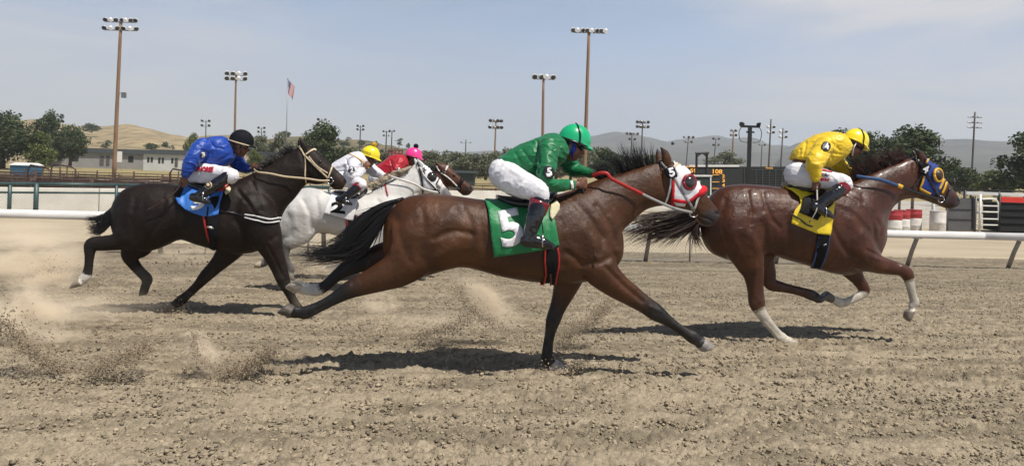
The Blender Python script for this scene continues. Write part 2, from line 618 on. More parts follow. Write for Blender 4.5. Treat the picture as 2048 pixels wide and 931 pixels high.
def text_flat(name, txt, org, right, up, w, h, material, parent, bold=0.0):
    bm = text_bm(txt, bold, 0)
    for v in bm.verts: v.co = Vector(org) + right * (v.co.x * w) + up * (v.co.y * h)
    me = bpy.data.meshes.new(name); bm.to_mesh(me); bm.free()
    return link(name, me, material, parent)

# ------------------------------------------------------------------ hair
def hair(name, guides, n, Y, material, parent, r=0.004, spread=0.02, jit=4.0, lmin=0.55, ywid=0.06, clump=9, seg=9, tipspread=2.5):
    """guides: list of px polylines of equal length (root first); strands are blended between them"""
    G = [catmull(g, 6) for g in guides]
    mb = MB()
    cl = [(random.random() * (len(G) - 1), random.gauss(0, 1), random.gauss(0, 1), random.gauss(0, 1)) for _ in range(max(3, n // clump))]
    for i in range(n):
        c = cl[i % len(cl)]
        u = min(max(c[0] + random.gauss(0, 0.10), 0), len(G) - 1 - 1e-6)
        k = int(u); t = u - k
        L = lmin + (1 - lmin) * random.random()
        g = G[k] * (1 - t) + G[k + 1] * t
        ox, oy, oz = random.gauss(0, 1), random.gauss(0, 1), random.gauss(0, 1)
        wv, ph = random.uniform(0.5, 1.6), random.uniform(0, 6.3)
        pts = []; rad = []
        for s in range(seg):
            f = s / (seg - 1)
            q = f * L * (len(g) - 1); a = int(min(q, len(g) - 2)); b = q - a
            x, y = g[a] * (1 - b) + g[a + 1] * b
            e = 0.25 + f * f * tipspread
            x += (c[1] * 0.8 + ox * 0.45) * jit * e + math.sin(ph + f * 5) * wv * jit * 0.35 * f
            y += (c[2] * 0.8 + oy * 0.45) * jit * e + math.cos(ph + f * 6) * wv * jit * 0.35 * f
            pts.append(P(x, y, Y + (c[3] * 0.7 + oz * 0.5) * ywid * (0.5 + 0.5 * f)))
            rad.append(r * (1.0 - 0.85 * f ** 1.5))
        mb.tube(pts, rad, 4)
    return build(name, mb, material, parent, True)

# ================================================================== SETTING
HOR = lambda px: CY + (px - CX) * math.tan(ROLL)
LOWZ = -1.4
# ---- the dirt track: one sheet, dense near the camera, clods and harrow lines as real relief
M['track_dirt'] = mat('track_dirt', (0.40, 0.315, 0.22), 0.95, spec=0.15, bump=0.8, bscale=70, attr=True, vary=0.3, vscale=45, bdist=0.02)
def track():
    ys = [1.6]
    while ys[-1] < 19.4: ys.append(ys[-1] * 1.0040)
    ys = np.array(ys); nc = 900
    us = np.linspace(-1, 1, nc)
    yy = np.repeat(ys, nc); hw = np.maximum(3.4, 0.86 * yy + 1.6)
    xx = np.tile(us, len(ys)) * hw + 0.12 * yy
    p = np.stack([xx, yy], 1)
    z = -0.03 * np.clip(yy - 6, 0, 13)
    n1 = vnoise(p * [1.2, 2.2], 21) - 0.5
    n2 = vnoise(p * [3.5, 7.5], 22) - 0.5
    n3 = vnoise(p * 17, 23); n4 = vnoise(p * 38, 24); n5 = vnoise(p * 85, 25)
    n6 = vnoise(p * 170, 27)
    clod = np.clip(n3 - 0.50, 0, 1) * 0.065 + np.clip(n4 - 0.48, 0, 1) * 0.060 + np.clip(n5 - .5, 0, 1) * 0.014
    patchy = np.clip(vnoise(p * [0.8, 1.8], 26) * 1.5 - 0.05, 0.45, 1)
    fade = np.clip(1.25 - yy / 26, 0.4, 1)
    z = z + n1 * 0.016 + n2 * 0.016 + clod * patchy * fade
    # hoof scuffs
    for _ in range(320):
        cx, cy = rng.uniform(-9, 12), rng.uniform(2.2, 14)
        r = rng.uniform(0.07, 0.15)
        m = (np.abs(xx - cx) < 0.5) & (np.abs(yy - cy) < 0.5)
        d = np.hypot((xx[m] - cx) / 1.5, yy[m] - cy) / r
        z[m] += -0.040 * np.exp(-d ** 2) + 0.016 * np.exp(-((d - 1.5) / 0.5) ** 2)
    m = np.arange(len(ys) - 1)[:, None] * nc + np.arange(nc - 1)[None, :]
    m = m.ravel()
    F = np.stack([m, m + 1, m + nc + 1, m + nc], 1)
    me = bpy.data.meshes.new('dirt_track')
    me.vertices.add(len(z)); me.vertices.foreach_set('co', np.stack([xx, yy, z], 1).ravel())
    me.loops.add(F.size); me.loops.foreach_set('vertex_index', F.ravel().astype(np.int32))
    me.polygons.add(len(F)); me.polygons.foreach_set('loop_start', np.arange(0, F.size, 4, dtype=np.int32))
    me.polygons.foreach_set('use_smooth', np.ones(len(F), bool))
    me.update(); me.validate()
    # damp clods and dry crust, harrow bands along the track
    w = vnoise(p * [0.5, 3.6], 31) * 0.3 + vnoise(p * [2.4, 12.0], 32) * 0.4 + n3 * 0.3
    t = np.clip((w + .22 * (vnoise(p * [7, 14], 35) - .5) - 0.40) * 3.4, 0, 1)[:, None]
    C = np.array([0.225, 0.186, 0.130]) * t + np.array([0.365, 0.304, 0.215]) * (1 - t)
    C = C * (0.76 + 0.48 * vnoise(p * 95, 33))[:, None]
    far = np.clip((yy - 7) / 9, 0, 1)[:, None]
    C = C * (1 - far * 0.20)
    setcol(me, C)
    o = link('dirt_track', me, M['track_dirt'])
    return tag(o, None, None, kind='structure')
track()
# loose clods and pebbles on the track
def lumps(n, xf, yf, smin, smax, seedo=0):
    base = np.array([(1, 0, 0), (-1, 0, 0), (0, 1, 0), (0, -1, 0), (0, 0, 1), (0, 0, -1), (.6, .6, .6), (-.6, .6, .6), (.6, -.6, .6), (-.6, -.6, .6)], float)
    fc = np.array([(4, 6, 8), (4, 7, 6), (4, 9, 7), (4, 8, 9), (0, 8, 6), (2, 6, 7), (1, 7, 9), (3, 9, 8), (0, 6, 2), (2, 7, 1), (1, 9, 3), (3, 8, 0), (5, 0, 2), (5, 2, 1), (5, 1, 3), (5, 3, 0)])
    y = yf(n); x = xf(y, n); s = smin + (smax - smin) * rng.random(n) ** 5
    q = base[None] * (1 + rng.uniform(-.3, .3, (n, 10, 1))) * s[:, None, None] * rng.uniform(.7, 1.3, (n, 1, 3)) * np.array([1.1, 1.1, .75])
    zz = -0.03 * np.clip(y - 6, 0, 13) + s * 0.2 + 0.008
    V = (q + np.stack([x, y, zz], 1)[:, None, :]).reshape(-1, 3)
    F = (fc[None] + (np.arange(n) * 10)[:, None, None]).reshape(-1, 3)
    C = np.repeat(np.array([.385, .318, .222])[None] * rng.uniform(.55, 1.3, (n, 1)), 10, 0)
    me = bpy.data.meshes.new('loose_clods')
    me.vertices.add(len(V)); me.vertices.foreach_set('co', V.ravel())
    me.loops.add(F.size); me.loops.foreach_set('vertex_index', F.ravel().astype(np.int32))
    me.polygons.add(len(F)); me.polygons.foreach_set('loop_start', np.arange(0, F.size, 3, dtype=np.int32))
    me.polygons.foreach_set('use_smooth', np.ones(len(F), bool))
    me.update(); me.validate()
    setcol(me, C)
    o = link('loose_clods', me, M['track_dirt'])
    return tag(o, 'loose dry clods of dirt scattered over the raked track', 'dirt clods', kind='stuff')
lumps(130000, lambda y, n: rng.uniform(-0.8, 0.95, n) * y + rng.uniform(-.5, .6, n), lambda n: 2.5 + 12.5 * rng.random(n) ** 1.6, .0035, .017)

M['sand'] = mat('pale_sand', (0.43, 0.365, 0.26), 0.95, spec=0.15, col2=(0.34, 0.285, 0.20), vscale=0.9, bump=0.5, bscale=14, stretch=(0.35, 1, 1), bdist=0.05)
M['dry_grass'] = mat('dry_grass_field', (0.33, 0.255, 0.13), 0.95, spec=0.1, col2=(0.22, 0.20, 0.10), vscale=0.06, bump=0.4, bscale=2.0)
me = mesh_np('infield_sand', [(-60, 19.3, -.394), (80, 19.3, -.394), (90, 34, -.41), (-70, 34, -.41), (-120, 40, LOWZ), (140, 40, LOWZ), (-400, 110, LOWZ), (400, 110, LOWZ)], [(0, 1, 2, 3), (3, 2, 5, 4), (4, 5, 7, 6)], False)
tag(link('infield_sand', me, M['sand']), None, None, kind='structure')
me = mesh_np('ground_plain', [(-9000, 110, LOWZ), (9000, 110, LOWZ), (9000, 9000, LOWZ), (-9000, 9000, LOWZ), (-9000, -300, LOWZ - .05), (-60, -300, LOWZ - .05), (-120, 40, LOWZ - .05), (-400, 110, LOWZ - .05)], [(0, 1, 2, 3)], False)
tag(link('ground_plain', me, M['dry_grass']), None, None, kind='structure')

# ---- inside running rail on goosenecked posts, wire mesh under it in the middle
M['rail_white'] = mat('white_rail', (0.76, 0.75, 0.72), 0.4, vary=0.22, vscale=4, stretch=(.4, 2, 2))
M['galv'] = mat('galvanised_post', (0.34, 0.30, 0.255), 0.6, metal=0.1, vary=0.3, vscale=6)
M['wire'] = mat('chain_link_wire', (0.42, 0.42, 0.41), 0.4, metal=0.7)
YR = (solve_Y(1813, 531) + solve_Y(648, 513)) / 2
ZR = gz(YR)
zt = P(1900, 470, YR - 0.38).z
rail = empty('running_rail', (0, YR, ZR)); 
tag(rail, 'low white running rail on leaning posts along the inside of the track', 'rail')
def railpart(name, mb, m, parent=rail, smooth=True):
    mb.v = [(v[0], v[1] - YR, v[2] - ZR) for v in mb.v]
    return build(name, mb, m, parent, smooth)
xl, xr = P(-260, 500, YR).x, P(2350, 500, YR).x
x = xl; seglen = 6.1; x0 = P(1968, 470, YR - .38).x - seglen * 8
for k in range(-1, 11):
    a, b = x0 + k * seglen, x0 + (k + 1) * seglen
    if a > xr or b < xl: continue
    mb = MB(); rows = []
    for xx in (a + .012, b - .012):
        rows.append([Vector((xx, YR - .38 + .065 * math.cos(q), zt + .085 * math.sin(q))) for q in np.linspace(0, 2 * math.pi, 17)[:-1]])
    mb.loft(rows); railpart('rail_beam', mb, M['rail_white'])
xs_post = [P(px, 520, YR).x for px in (322, 648, 1290, 1813, 2015)]
step = (xs_post[4] - xs_post[3])
posts = list(xs_post)
for extra in (P(-40, 500, YR).x, P(965, 518, YR).x, P(1550, 527, YR).x, xs_post[4] + step, xs_post[4] + 2 * step): posts.append(extra)
for xp in posts:
    mb = MB(); mb.tube([(xp, YR, ZR - .05), (xp, YR - .19, ZR + .38), (xp, YR - .37, zt - .05)], [.05, .047, .045], 8)
    o = railpart('post', mb, M['galv'])
    mb = MB(); mb.box((xp, YR - .36, zt - .085), (.16, .12, .02)); railpart('bracket', mb, M['galv'], o, False)
mesh_f = empty('mesh_fence', (0, YR, ZR))
tag(mesh_f, 'low chain link mesh tied under the running rail beside the track', 'fence')
def chainlink(xa, xb, y, z0, z1, w, r, parent, org):
    mb = MB(); h = z1 - z0
    n = int((xb - xa + h) / w)
    for i in range(n):
        for sgn in (1, -1):
            a = xa - h + i * w + (h if sgn < 0 else 0); b = a + h if sgn > 0 else a - h
            pa, pb = Vector((a, y, z0)), Vector((b, y, z1))
            if sgn < 0: pa, pb = Vector((a, y + .004, z0)), Vector((b, y + .004, z1))
            # clip to [xa, xb]
            t0, t1 = 0.0, 1.0; dx = pb.x - pa.x
            ts = sorted(((xa - pa.x) / dx, (xb - pa.x) / dx)); t0, t1 = max(t0, ts[0]), min(t1, ts[1])
            if t1 - t0 < 0.02: continue
            mb.tube([pa.lerp(pb, t0) - org, pa.lerp(pb, t1) - org], r, 4, 1, False)
    return build('wire_mesh', mb, M['wire'], parent)
org = Vector((0, YR, ZR))
xa, xb = P(470, 500, YR + .1).x, P(1640, 500, YR + .1).x
chainlink(xa, xb, YR + .1, ZR + .02, ZR + .62, .085, .0022, mesh_f, org)
for zz in (.03, .62):
    mb = MB(); mb.tube([Vector((xa, YR + .1, ZR + zz)) - org, Vector((xb, YR + .1, ZR + zz)) - org], .006, 6); build('tension_wire', mb, M['wire'], mesh_f, True)
for k in range(7):
    xp = P(1380, 500, YR + .1).x - 2.05 * k if k else P(1380, 500, YR + .1).x
    mb = MB(); mb.tube([Vector((xp, YR + .1, ZR - .05)) - org, Vector((xp, YR + .1, ZR + .66)) - org], .02, 8); build('post', mb, M['galv'], mesh_f, True)
xp = P(1505, 500, YR + .1).x
# ---- white concrete wall and the green pipe fence before it
M['white_wall'] = mat('whitewashed_concrete', (0.66, 0.64, 0.58), 0.85, col2=(0.52, 0.50, 0.44), vscale=1.2, bump=0.3, bscale=8)
M['teal_pipe'] = mat('teal_painted_pipe', (0.045, 0.085, 0.085), 0.45, vary=0.3, vscale=5)
def flat(px, depth, z): q = D(px, HOR(px), depth); return Vector((q.x, q.y, z))
wl_pts = [(-300, 25), (200, 28.5), (640, 34), (1000, 41), (1500, 44), (1790, 44)]
wtop = EYE - (375 - HOR(100)) / FPX * 27.8
for i in range(len(wl_pts) - 1):
    a, b = flat(*wl_pts[i], -.42), flat(*wl_pts[i + 1], -.42)
    t = (b - a).normalized(); n = Vector((-t.y, t.x, 0)) * .1
    mb = MB()
    e = (b - a) * .0005
    za, zb = wtop, wtop
    vs = [a + n + e, b + n - e, b - n - e, a - n + e]
    mb.add([*vs, *[Vector((v.x, v.y, wtop)) for v in vs]], [(3, 2, 1, 0), (4, 5, 6, 7), (0, 1, 5, 4), (1, 2, 6, 5), (2, 3, 7, 6), (3, 0, 4, 7)])
    o = build('concrete_wall', mb, M['white_wall'], None, False, .015)
    tag(o, ['whitewashed wall section at the far left behind the pipe fence', 'whitewashed wall section behind the dark horse', 'whitewashed wall section behind the white grey horse',
            'whitewashed wall section behind the green jockey', 'whitewashed wall section under the scoreboard'][i], 'wall', 'whitewashed infield wall sections')
    rebase(o)
fen = empty('pipe_fence', flat(60, 25, -.4))
tag(fen, 'teal pipe fence with chain link before the white wall', 'fence')
FO = fen.location.copy()
fp = [(-260, 22.6), (75, 25), (235, 26.4), (420, 28.2), (660, 31)]
ftop = EYE - (368 - HOR(100)) / FPX * 25.2; fmid = EYE - (385 - HOR(100)) / FPX * 25.2
for i in range(len(fp) - 1):
    for zz, r in ((ftop, .055), (fmid, .035)):
        a, b = flat(*fp[i], zz), flat(*fp[i + 1], zz)
        mb = MB(); mb.tube([a - FO, b - FO], r, 10); build('pipe', mb, M['teal_pipe'], fen, True)
    a, b = flat(*fp[i], -.4), flat(*fp[i + 1], -.4)
    t = (b - a); L = t.length; t.normalize(); mb = MB(); h = fmid + .4; w = .10
    for k in range(int((L + h) / w)):
        for sg in (1, -1):
            s0 = k * w - h if sg > 0 else k * w; s1 = s0 + h * sg
            ts = sorted(((0 - s0) / (s1 - s0), (L - s0) / (s1 - s0))); t0, t1 = max(0, ts[0]), min(1, ts[1])
            if t1 - t0 < .02: continue
            q = lambda f: a + t * (s0 + (s1 - s0) * f) + Vector((0, .004 * sg, h * f)) - FO
            mb.tube([q(t0), q(t1)], .0028, 4, 1, False)
    build('wire_mesh', mb, M['wire'], fen)
for px, dd, r in ((-200, 23.0, .05), (22, 24.6, .06), (75, 25.0, .075), (235, 26.4, .05), (420, 28.2, .05), (540, 29.6, .05), (660, 31, .05)):
    a = flat(px, dd, -.45); mb = MB(); mb.tube([a - FO, flat(px, dd, ftop + .02) - FO], r, 10); build('post', mb, M['teal_pipe'], fen, True)

# ---- cattle pens of rusty pipe panels
M['rust_pipe'] = mat('rusty_pipe', (0.075, 0.040, 0.028), 0.75, vary=0.5, vscale=3)
def pen_panel():
    t = empty('cattle_panel')
    mb = MB()
    for z in (.18, .42, .66, .9, 1.14, 1.36): mb.tube([(-1.75, 0, z), (1.75, 0, z)], .042, 6)
    build('rails', mb, M['rust_pipe'], t, True)
    for x in (-1.77, 1.77):
        mb = MB(); mb.tube([(x, 0, -.1), (x, 0, 1.55)], .05, 8); build('post', mb, M['rust_pipe'], t, True)
    for x in (-.6, .6):
        mb = MB(); mb.tube([(x, -.03, .15), (x, -.03, 1.38)], .025, 6); build('upright', mb, M['rust_pipe'], t, True)
    return t
pan = pen_panel(); first = True
for row, (dep, pxs) in enumerate(((48, range(-110, 460, 118)), (52, range(-90, 460, 109)), (57, range(-120, 440, 99)), (61, range(-80, 460, 93)), (66, range(-60, 480, 86)), (78, range(-60, 500, 73)), (60, range(900, 1010, 46)), (72, range(660, 1010, 80)), (54, range(930, 1010, 52)))):
    for i, px in enumerate(pxs):
        o = pan if first else copy_tree(pan); first = False
        q = flat(px, dep, LOWZ if dep > 50 else LOWZ)
        o.location = q; o.rotation_euler = (0, 0, -YAW + random.uniform(-.12, .12) + (0.9 if (i % 5 == 4 and row < 6) else 0))
        tag(o, 'rusty brown pipe cattle panel in the pens beyond the white wall', 'cattle panel', 'rusty cattle panels in the pens')
me = mesh_np('pen_ground', [tuple(flat(px, dd, LOWZ + .012)) for px, dd in ((-200, 46), (480, 46), (470, 84), (-120, 84))] + [tuple(flat(px, dd, LOWZ + .012)) for px, dd in ((640, 50), (1020, 50), (1020, 80), (640, 80))], [(0, 1, 2, 3), (4, 5, 6, 7)], False)
tag(link('pen_ground', me, mat('trampled_pen_earth', (0.115, 0.082, 0.058), 0.95, vary=.4, vscale=.6, bump=.6, bscale=3)), None, None, kind='structure')
def hoops(px, dep, w, label):
    q = flat(px, dep, LOWZ); mb = MB()
    pts = [q + R0 * (-w), q + R0 * (-w) + U0 * 2.0, q + R0 * (-w * .8) + U0 * 2.25, q + R0 * (w * .6) + U0 * 2.1, q + R0 * w + U0 * 1.9, q + R0 * w]
    mb.tube(pts, .06, 8)
    o = build('loading_hoop', mb, M['rust_pipe'], None, True); tag(o, label, 'pipe hoop', 'bent pipe hoops above the pens'); rebase(o)
    for f in (.35, .65):
        m2 = MB(); a = q + R0 * (w * (2 * f - 1)); m2.tube([a - o.location, a + U0 * 2.1 - o.location], .05, 8); build('brace', m2, M['rust_pipe'], o, True)
hoops(80, 52, .75, 'tall bent pipe hoop above the pens beside the blue bin')
hoops(128, 60, .9, 'bent pipe hoop above the pens left of the tall pole')
hoops(365, 55, .8, 'bent pipe hoop above the pens behind the blue jockey')

# ---- blue bin with a white lid
M['blue_plastic'] = mat('blue_plastic', (0.02, 0.12, 0.22), 0.5)
M['white_paint'] = mat('white_paint', (0.72, 0.71, 0.68), 0.6, vary=0.12, vscale=1.5)
bin_ = empty('storage_bin', flat(54, 108, LOWZ), -YAW); bin_.scale = (2.0, 2.0, 1.13)
tag(bin_, 'blue storage bin with a peaked white lid standing behind the pens', 'bin')
mb = MB(); mb.box((0, 0, .62), (1.45, 1.3, 1.2)); build('body', mb, M['blue_plastic'], bin_, False, .03)
mb = MB(); mb.add([(-.8, -.75, 1.23), (.8, -.75, 1.23), (.8, .75, 1.23), (-.8, .75, 1.23), (-.55, -.4, 1.52), (.55, -.4, 1.52), (.55, .4, 1.52), (-.55, .4, 1.52)], [(3, 2, 1, 0), (4, 5, 6, 7), (0, 1, 5, 4), (1, 2, 6, 5), (2, 3, 7, 6), (3, 0, 4, 7)])
build('lid', mb, M['white_paint'], bin_, False, .02)

# ---- light poles
M['pole_wood'] = mat('weathered_pole_wood', (0.26, 0.155, 0.08), 0.85, col2=(0.17, 0.11, 0.07), vscale=1.6, stretch=(3, 3, .4), bump=0.3, bscale=10)
M['pole_dark'] = mat('grey_pole_wood', (0.085, 0.075, 0.068), 0.85, vary=0.3, vscale=2)
M['lamp_white'] = mat('lamp_housing', (0.74, 0.74, 0.74), 0.35, vary=0.15, vscale=5)
M['lamp_grey'] = mat('grey_lamp_housing', (0.25, 0.25, 0.26), 0.4, metal=0.3)
M['lamp_glass'] = mat('lamp_glass', (0.03, 0.032, 0.035), 0.1, coat=0.6)
M['box_grey'] = mat('grey_metal_box', (0.16, 0.16, 0.165), 0.5, metal=0.3)
def flood(parent, c, aim, r, m):
    aim = aim.normalized(); a = aim.orthogonal().normalized(); b = aim.cross(a)
    mb = MB(); rows = []
    for f, q in ((-.9, .25), (-.7, .55), (-.2, .85), (.45, 1.0), (.5, 1.06), (.56, 1.0)):
        rows.append([c + aim * (f * r) + (a * math.cos(t) + b * math.sin(t)) * (q * r) for t in np.linspace(0, 2 * math.pi, 13)[:-1]])
    mb.loft(rows)
    l = build('floodlight', mb, m, parent, True)
    mb = MB(); rows = [[c + aim * (f * r) + (a * math.cos(t) + b * math.sin(t)) * (q * r) for t in np.linspace(0, 2 * math.pi, 13)[:-1]] for f, q in ((.565, .9), (.62, .55), (.64, .05))]
    mb.loft(rows); build('lens', mb, M['lamp_glass'], l, True)
def pole(label, top, bot_px, z_h, rows, lamp_r, m_pole, m_lamp, width, box=None, aimx=0.2, detail=True, halfw=1.6, group='floodlight poles around the fairground'):
    px, py = top
    dep = z_h * FPX / (HOR(px) - py)
    base = flat(bot_px, dep, LOWZ)
    topP = D(px, py, dep)
    t = empty('light_pole', base); tag(t, label, 'light pole', group)
    T = topP - base
    mb = MB(); n = 8
    pts = [T * (k / n) for k in range(n + 1)]
    mb.tube(pts, list(np.linspace(width * .55, width * .38, n + 1)), 10); build('pole', mb, m_pole, t, True)
    for (dz, nl, hw) in rows:
        c = T - Vector((0, 0, dz)); a = R0 * hw
        mb = MB(); mb.box(c, (0.1, 0.1, 0.12)); mb.tube([c - a - Fv * .05, c + a - Fv * .05], .07, 6)
        arm = build('crossarm', mb, M['box_grey'], t, True)
        for i in range(nl):
            f = -1 + 2 * i / (nl - 1) if nl > 1 else 0
            if abs(f) < .1 and nl > 3: f += .13
            aim = Vector((0.5 * math.sin(i * 2.1 + px) + aimx, -1 if (i * 7 + int(px)) % 3 else 0.5, -0.55))
            flood(t, c + a * f - Fv * .12 + Vector((0, 0, lamp_r * .9)), aim, lamp_r, m_lamp)
    if box:
        f = (box - py) / ((HOR(px) + 3) - py); c = T * (1 - f * (HOR(px) - py) / (HOR(px) - py + 3.0 / z_h * 100)) if False else T + Vector((0, 0, -(box - py) / FPX * dep))
        mb = MB(); mb.box(c + R0 * (width * .5 + .35), (.45, .4, .6)); mb.box(c + R0 * (width * .4) + Vector((0, 0, .2)), (.5, .08, .08))
        build('transformer_box', mb, M['box_grey'], t, False, .03)
    return t
W, K = M['pole_wood'], M['pole_dark']
pole('tallest wooden light pole at left with two full white lamp crossarms and a grey box', (242, 40), 229, 15, [(0.25, 7, 1.65), (1.15, 6, 1.75)], .27, W, M['lamp_white'], .44, 190)
pole('wooden light pole behind the black cap with eight mixed lamps on two crossarms', (472, 148), 469, 15, [(0.25, 4, 1.6), (1.1, 4, 1.6)], .42, W, M['lamp_white'], .42)
pole('tall wooden light pole behind the green cap with one wide white lamp row', (1178, 62), 1169, 15, [(0.2, 8, 1.75)], .28, W, M['lamp_white'], .42, None)
pole('wooden light pole with four white lamps left of the green cap', (1087, 155), 1085, 15, [(0.3, 4, 1.5)], .48, W, M['lamp_white'], .50)
pole('thin brown light pole with two rows of dark lamps behind the green jockey', (992, 241), 988, 13, [(0.4, 4, 1.5), (2.2, 4, 1.6)], .5, W, M['lamp_grey'], .5)
pole('small light pole right of the flagpole above the dark tree', (644, 238), 643, 13, [(0.4, 2, 1.1), (1.6, 2, 1.1)], .42, K, M['lamp_grey'], .35)
pole('slim grey light pole just left of the yellow spotted cap', (721, 251), 719, 13, [(0.4, 2, .9), (1.6, 2, .9)], .42, K, M['lamp_grey'], .45)
pole('shorter of two close grey light poles between the yellow and pink caps', (773, 262), 771, 13, [(0.4, 3, 1.2), (2.0, 2, 1.0)], .40, K, M['lamp_grey'], .55)
pole('thinner right one of two close poles left of the pink cap', (784, 261), 782, 13, [(0.4, 2, .8)], .40, K, M['lamp_grey'], .5)
pole('small light pole on the tan hill left of the black cap', (412, 241), 411, 13, [(0.4, 2, 1.2), (2.0, 2, 1.2)], .48, K, M['lamp_grey'], .4)
pole('tiny light pole on the hill right of the black cap', (523, 255), 522, 13, [(0.4, 2, 1.2), (2.0, 2, 1.2)], .48, K, M['lamp_grey'], .4)
pole('lone utility pole standing over the grey green trees right of the pink cap', (932, 279), 930, 13, [(1.6, 2, 2.3)], .36, K, M['lamp_grey'], .6)
pole('light pole above the bay horse mane with two lamp rows on a bare shaft', (1285, 244), 1282, 13, [(0.3, 4, 1.4), (1.5, 4, 1.4)], .42, K, M['lamp_grey'], .40)
pole('lower light pole just left of the two row pole above the bay mane', (1264, 267), 1260, 13, [(0.4, 4, 1.8), (2.2, 2, .9)], .5, K, M['lamp_grey'], .42)
pole('light pole over the left end of the scoreboard', (1377, 274), 1370, 13, [(0.4, 3, 1.6), (2.0, 2, 1.0)], .5, K, M['lamp_grey'], .42)
pole('light pole between the scoreboard gantry and the black mast', (1432, 277), 1424, 13, [(0.4, 2, 1.0), (2.6, 2, .9)], .5, K, M['lamp_grey'], .42)
pole('thick brown light pole over the middle of the scoreboard', (1467, 261), 1463, 13, [(0.3, 2, .6), (1.6, 2, .7)], .42, W, M['lamp_grey'], .52)
pole('tallest bare dark pole right of the black mast', (1542, 238), 1536, 13, [(2.0, 2, .7), (3.2, 2, .6)], .34, K, M['lamp_white'], .40)
pole('dark light pole just left of the yellow jockey', (1566, 256), 1560, 13, [(1.2, 2, .8), (2.6, 2, .8)], .42, K, M['lamp_white'], .40)
pole('small far pole low beside the black mast', (1524, 289), 1521, 13, [(0.4, 2, 1.0)], .5, K, M['lamp_grey'], .5)
pole('short far pole seen just above the scoreboard near its right end', (1455, 300), 1453, 13, [(0.4, 2, 1.0)], .5, K, M['lamp_grey'], .5)
pole('tall utility pole at right with three insulator crossarms', (1950, 224), 1942, 13, [(1.0, 4, 1.25), (2.0, 4, 1.3), (2.9, 4, 1.25)], .16, K, M['lamp_white'], .36)
pole('small utility pole over the blue hood of the leading chestnut', (1879, 277), 1877, 13, [(1.2, 4, 1.4), (2.2, 2, .9)], .25, K, M['lamp_grey'], .4)

# flagpole
M['flag_red'] = mat('flag_red', (0.42, 0.02, 0.03), 0.7); M['flag_white'] = mat('flag_white', (0.68, 0.68, 0.68), 0.7); M['flag_blue'] = mat('flag_blue', (0.02, 0.03, 0.14), 0.7)
dep = 150; base = flat(572, dep, LOWZ); top = D(575.5, 158, dep)
fpole = empty('flagpole', base); tag(fpole, 'tall thin flagpole with a limp striped american flag', 'flagpole')
mb = MB(); mb.tube([(0, 0, 0), top - base], [.11, .06], 8); mb.ball(top - base, .14, 8, 6); build('pole', mb, M['lamp_grey'], fpole, True)
fl = None
def flag_pt(u, v):                       # u along the fly, v down the hoist, hanging limp
    w = 1.7 * u
    return (top - base) + R0 * (0.08 + w * (0.72 - .10 * v)) + Vector((0, 0, -.25 - 2.45 * v - 1.25 * u ** 1.3)) + Fv * (.22 * math.sin(u * 9 + v * 2))
nu, nv = 20, 26
for nm, mt, sel in (('red_stripes', 'flag_red', lambda i, j: (j // 2) % 2 == 0 and not (i < 9 and j < 14)), ('white_stripes', 'flag_white', lambda i, j: (j // 2) % 2 == 1 and not (i < 9 and j < 14) or (i < 9 and j < 14 and i % 2 == 1 and j % 2 == 1)), ('star_field', 'flag_blue', lambda i, j: i < 9 and j < 14 and not (i % 2 == 1 and j % 2 == 1))):
    mb = MB()
    for i in range(nu):
        for j in range(nv):
            if sel(i, j):
                q = [flag_pt((i + a) / nu, (j + b) / nv) for a, b in ((0, 0), (0, 1), (1, 1), (1, 0))]
                mb.add(q, [(0, 1, 2, 3)])
    o = build(nm if fl else 'flag', mb, M[mt], fl or fpole, True)
    if fl is None: fl = o
# black mast with cables before the scoreboard
M['black_steel'] = mat('black_steel', (0.012, 0.013, 0.014), 0.5, metal=0.2)
dep = 50; base = flat(1496, dep, LOWZ); top = D(1501, 253, dep) - base
mast = empty('speaker_mast', base); tag(mast, 'black steel mast with two lamp heads and dangling cable loops before the scoreboard', 'mast')
mb = MB(); mb.box(top * .5 + Vector((0, 0, 0)), (.20, .20, top.z)); build('pole', mb, M['black_steel'], mast)
mb = MB(); mb.box(top + Vector((0, 0, .0)), (1.15, .12, .14), Matrix.Rotation(-YAW, 3, 'Z')); mb.box(top + Vector((0, 0, -.35)), (.5, .12, .1)); build('crossbar', mb, M['black_steel'], mast)
for sx in (-.52, .52):
    flood(mast, top + R0 * sx + Vector((0, 0, .12)), Vector((sx * 2, -.4, -.3)), .17, M['black_steel'])
    mb = MB(); c0 = top + R0 * sx; mb.tube(catmull([c0, c0 + R0 * (sx * .35) + U0 * -.35, c0 + R0 * (sx * .15) + U0 * -.9, top + R0 * (sx * .3) + U0 * -1.0], 5), .022, 6); build('cable', mb, M['black_steel'], mast, True)

# ---- scoreboard
M['board'] = mat('scoreboard_black_green', (0.018, 0.022, 0.021), 0.6, vary=0.3, vscale=2)
M['slat'] = mat('scoreboard_slat', (0.045, 0.050, 0.046), 0.6)
M['amber'] = mat('amber_bulbs', (0.9, 0.42, 0.06), 0.5, emit=0.35)
dep = 60; bw0, bw1 = 1328, 1600
sb = empty('scoreboard', flat(1460, dep, LOWZ), 0); SO = sb.location.copy()
tag(sb, 'wide dark tote scoreboard with amber numerals beyond the inside rail', 'scoreboard')
def sbp(px, py, off=0.0): return D(px, py, dep) - Fv * off - SO
def sbrect(name, x0, y0, x1, y1, off, m, th=.05):
    mb = MB(); q = [sbp(x0, y0, off), sbp(x1, y0, off), sbp(x1, y1, off), sbp(x0, y1, off)]
    mb.add([*q, *[v + Fv * th for v in q]], [(3, 2, 1, 0), (4, 5, 6, 7), (0, 1, 5, 4), (1, 2, 6, 5), (2, 3, 7, 6), (3, 0, 4, 7)])
    return build(name, mb, m, sb)
sl_ = math.tan(ROLL)
def tilt(x0, y, x1): return y + (x1 - x0) * 0
sbrect('panel', bw0, 333, bw1, 402, 0, M['board'], .4)
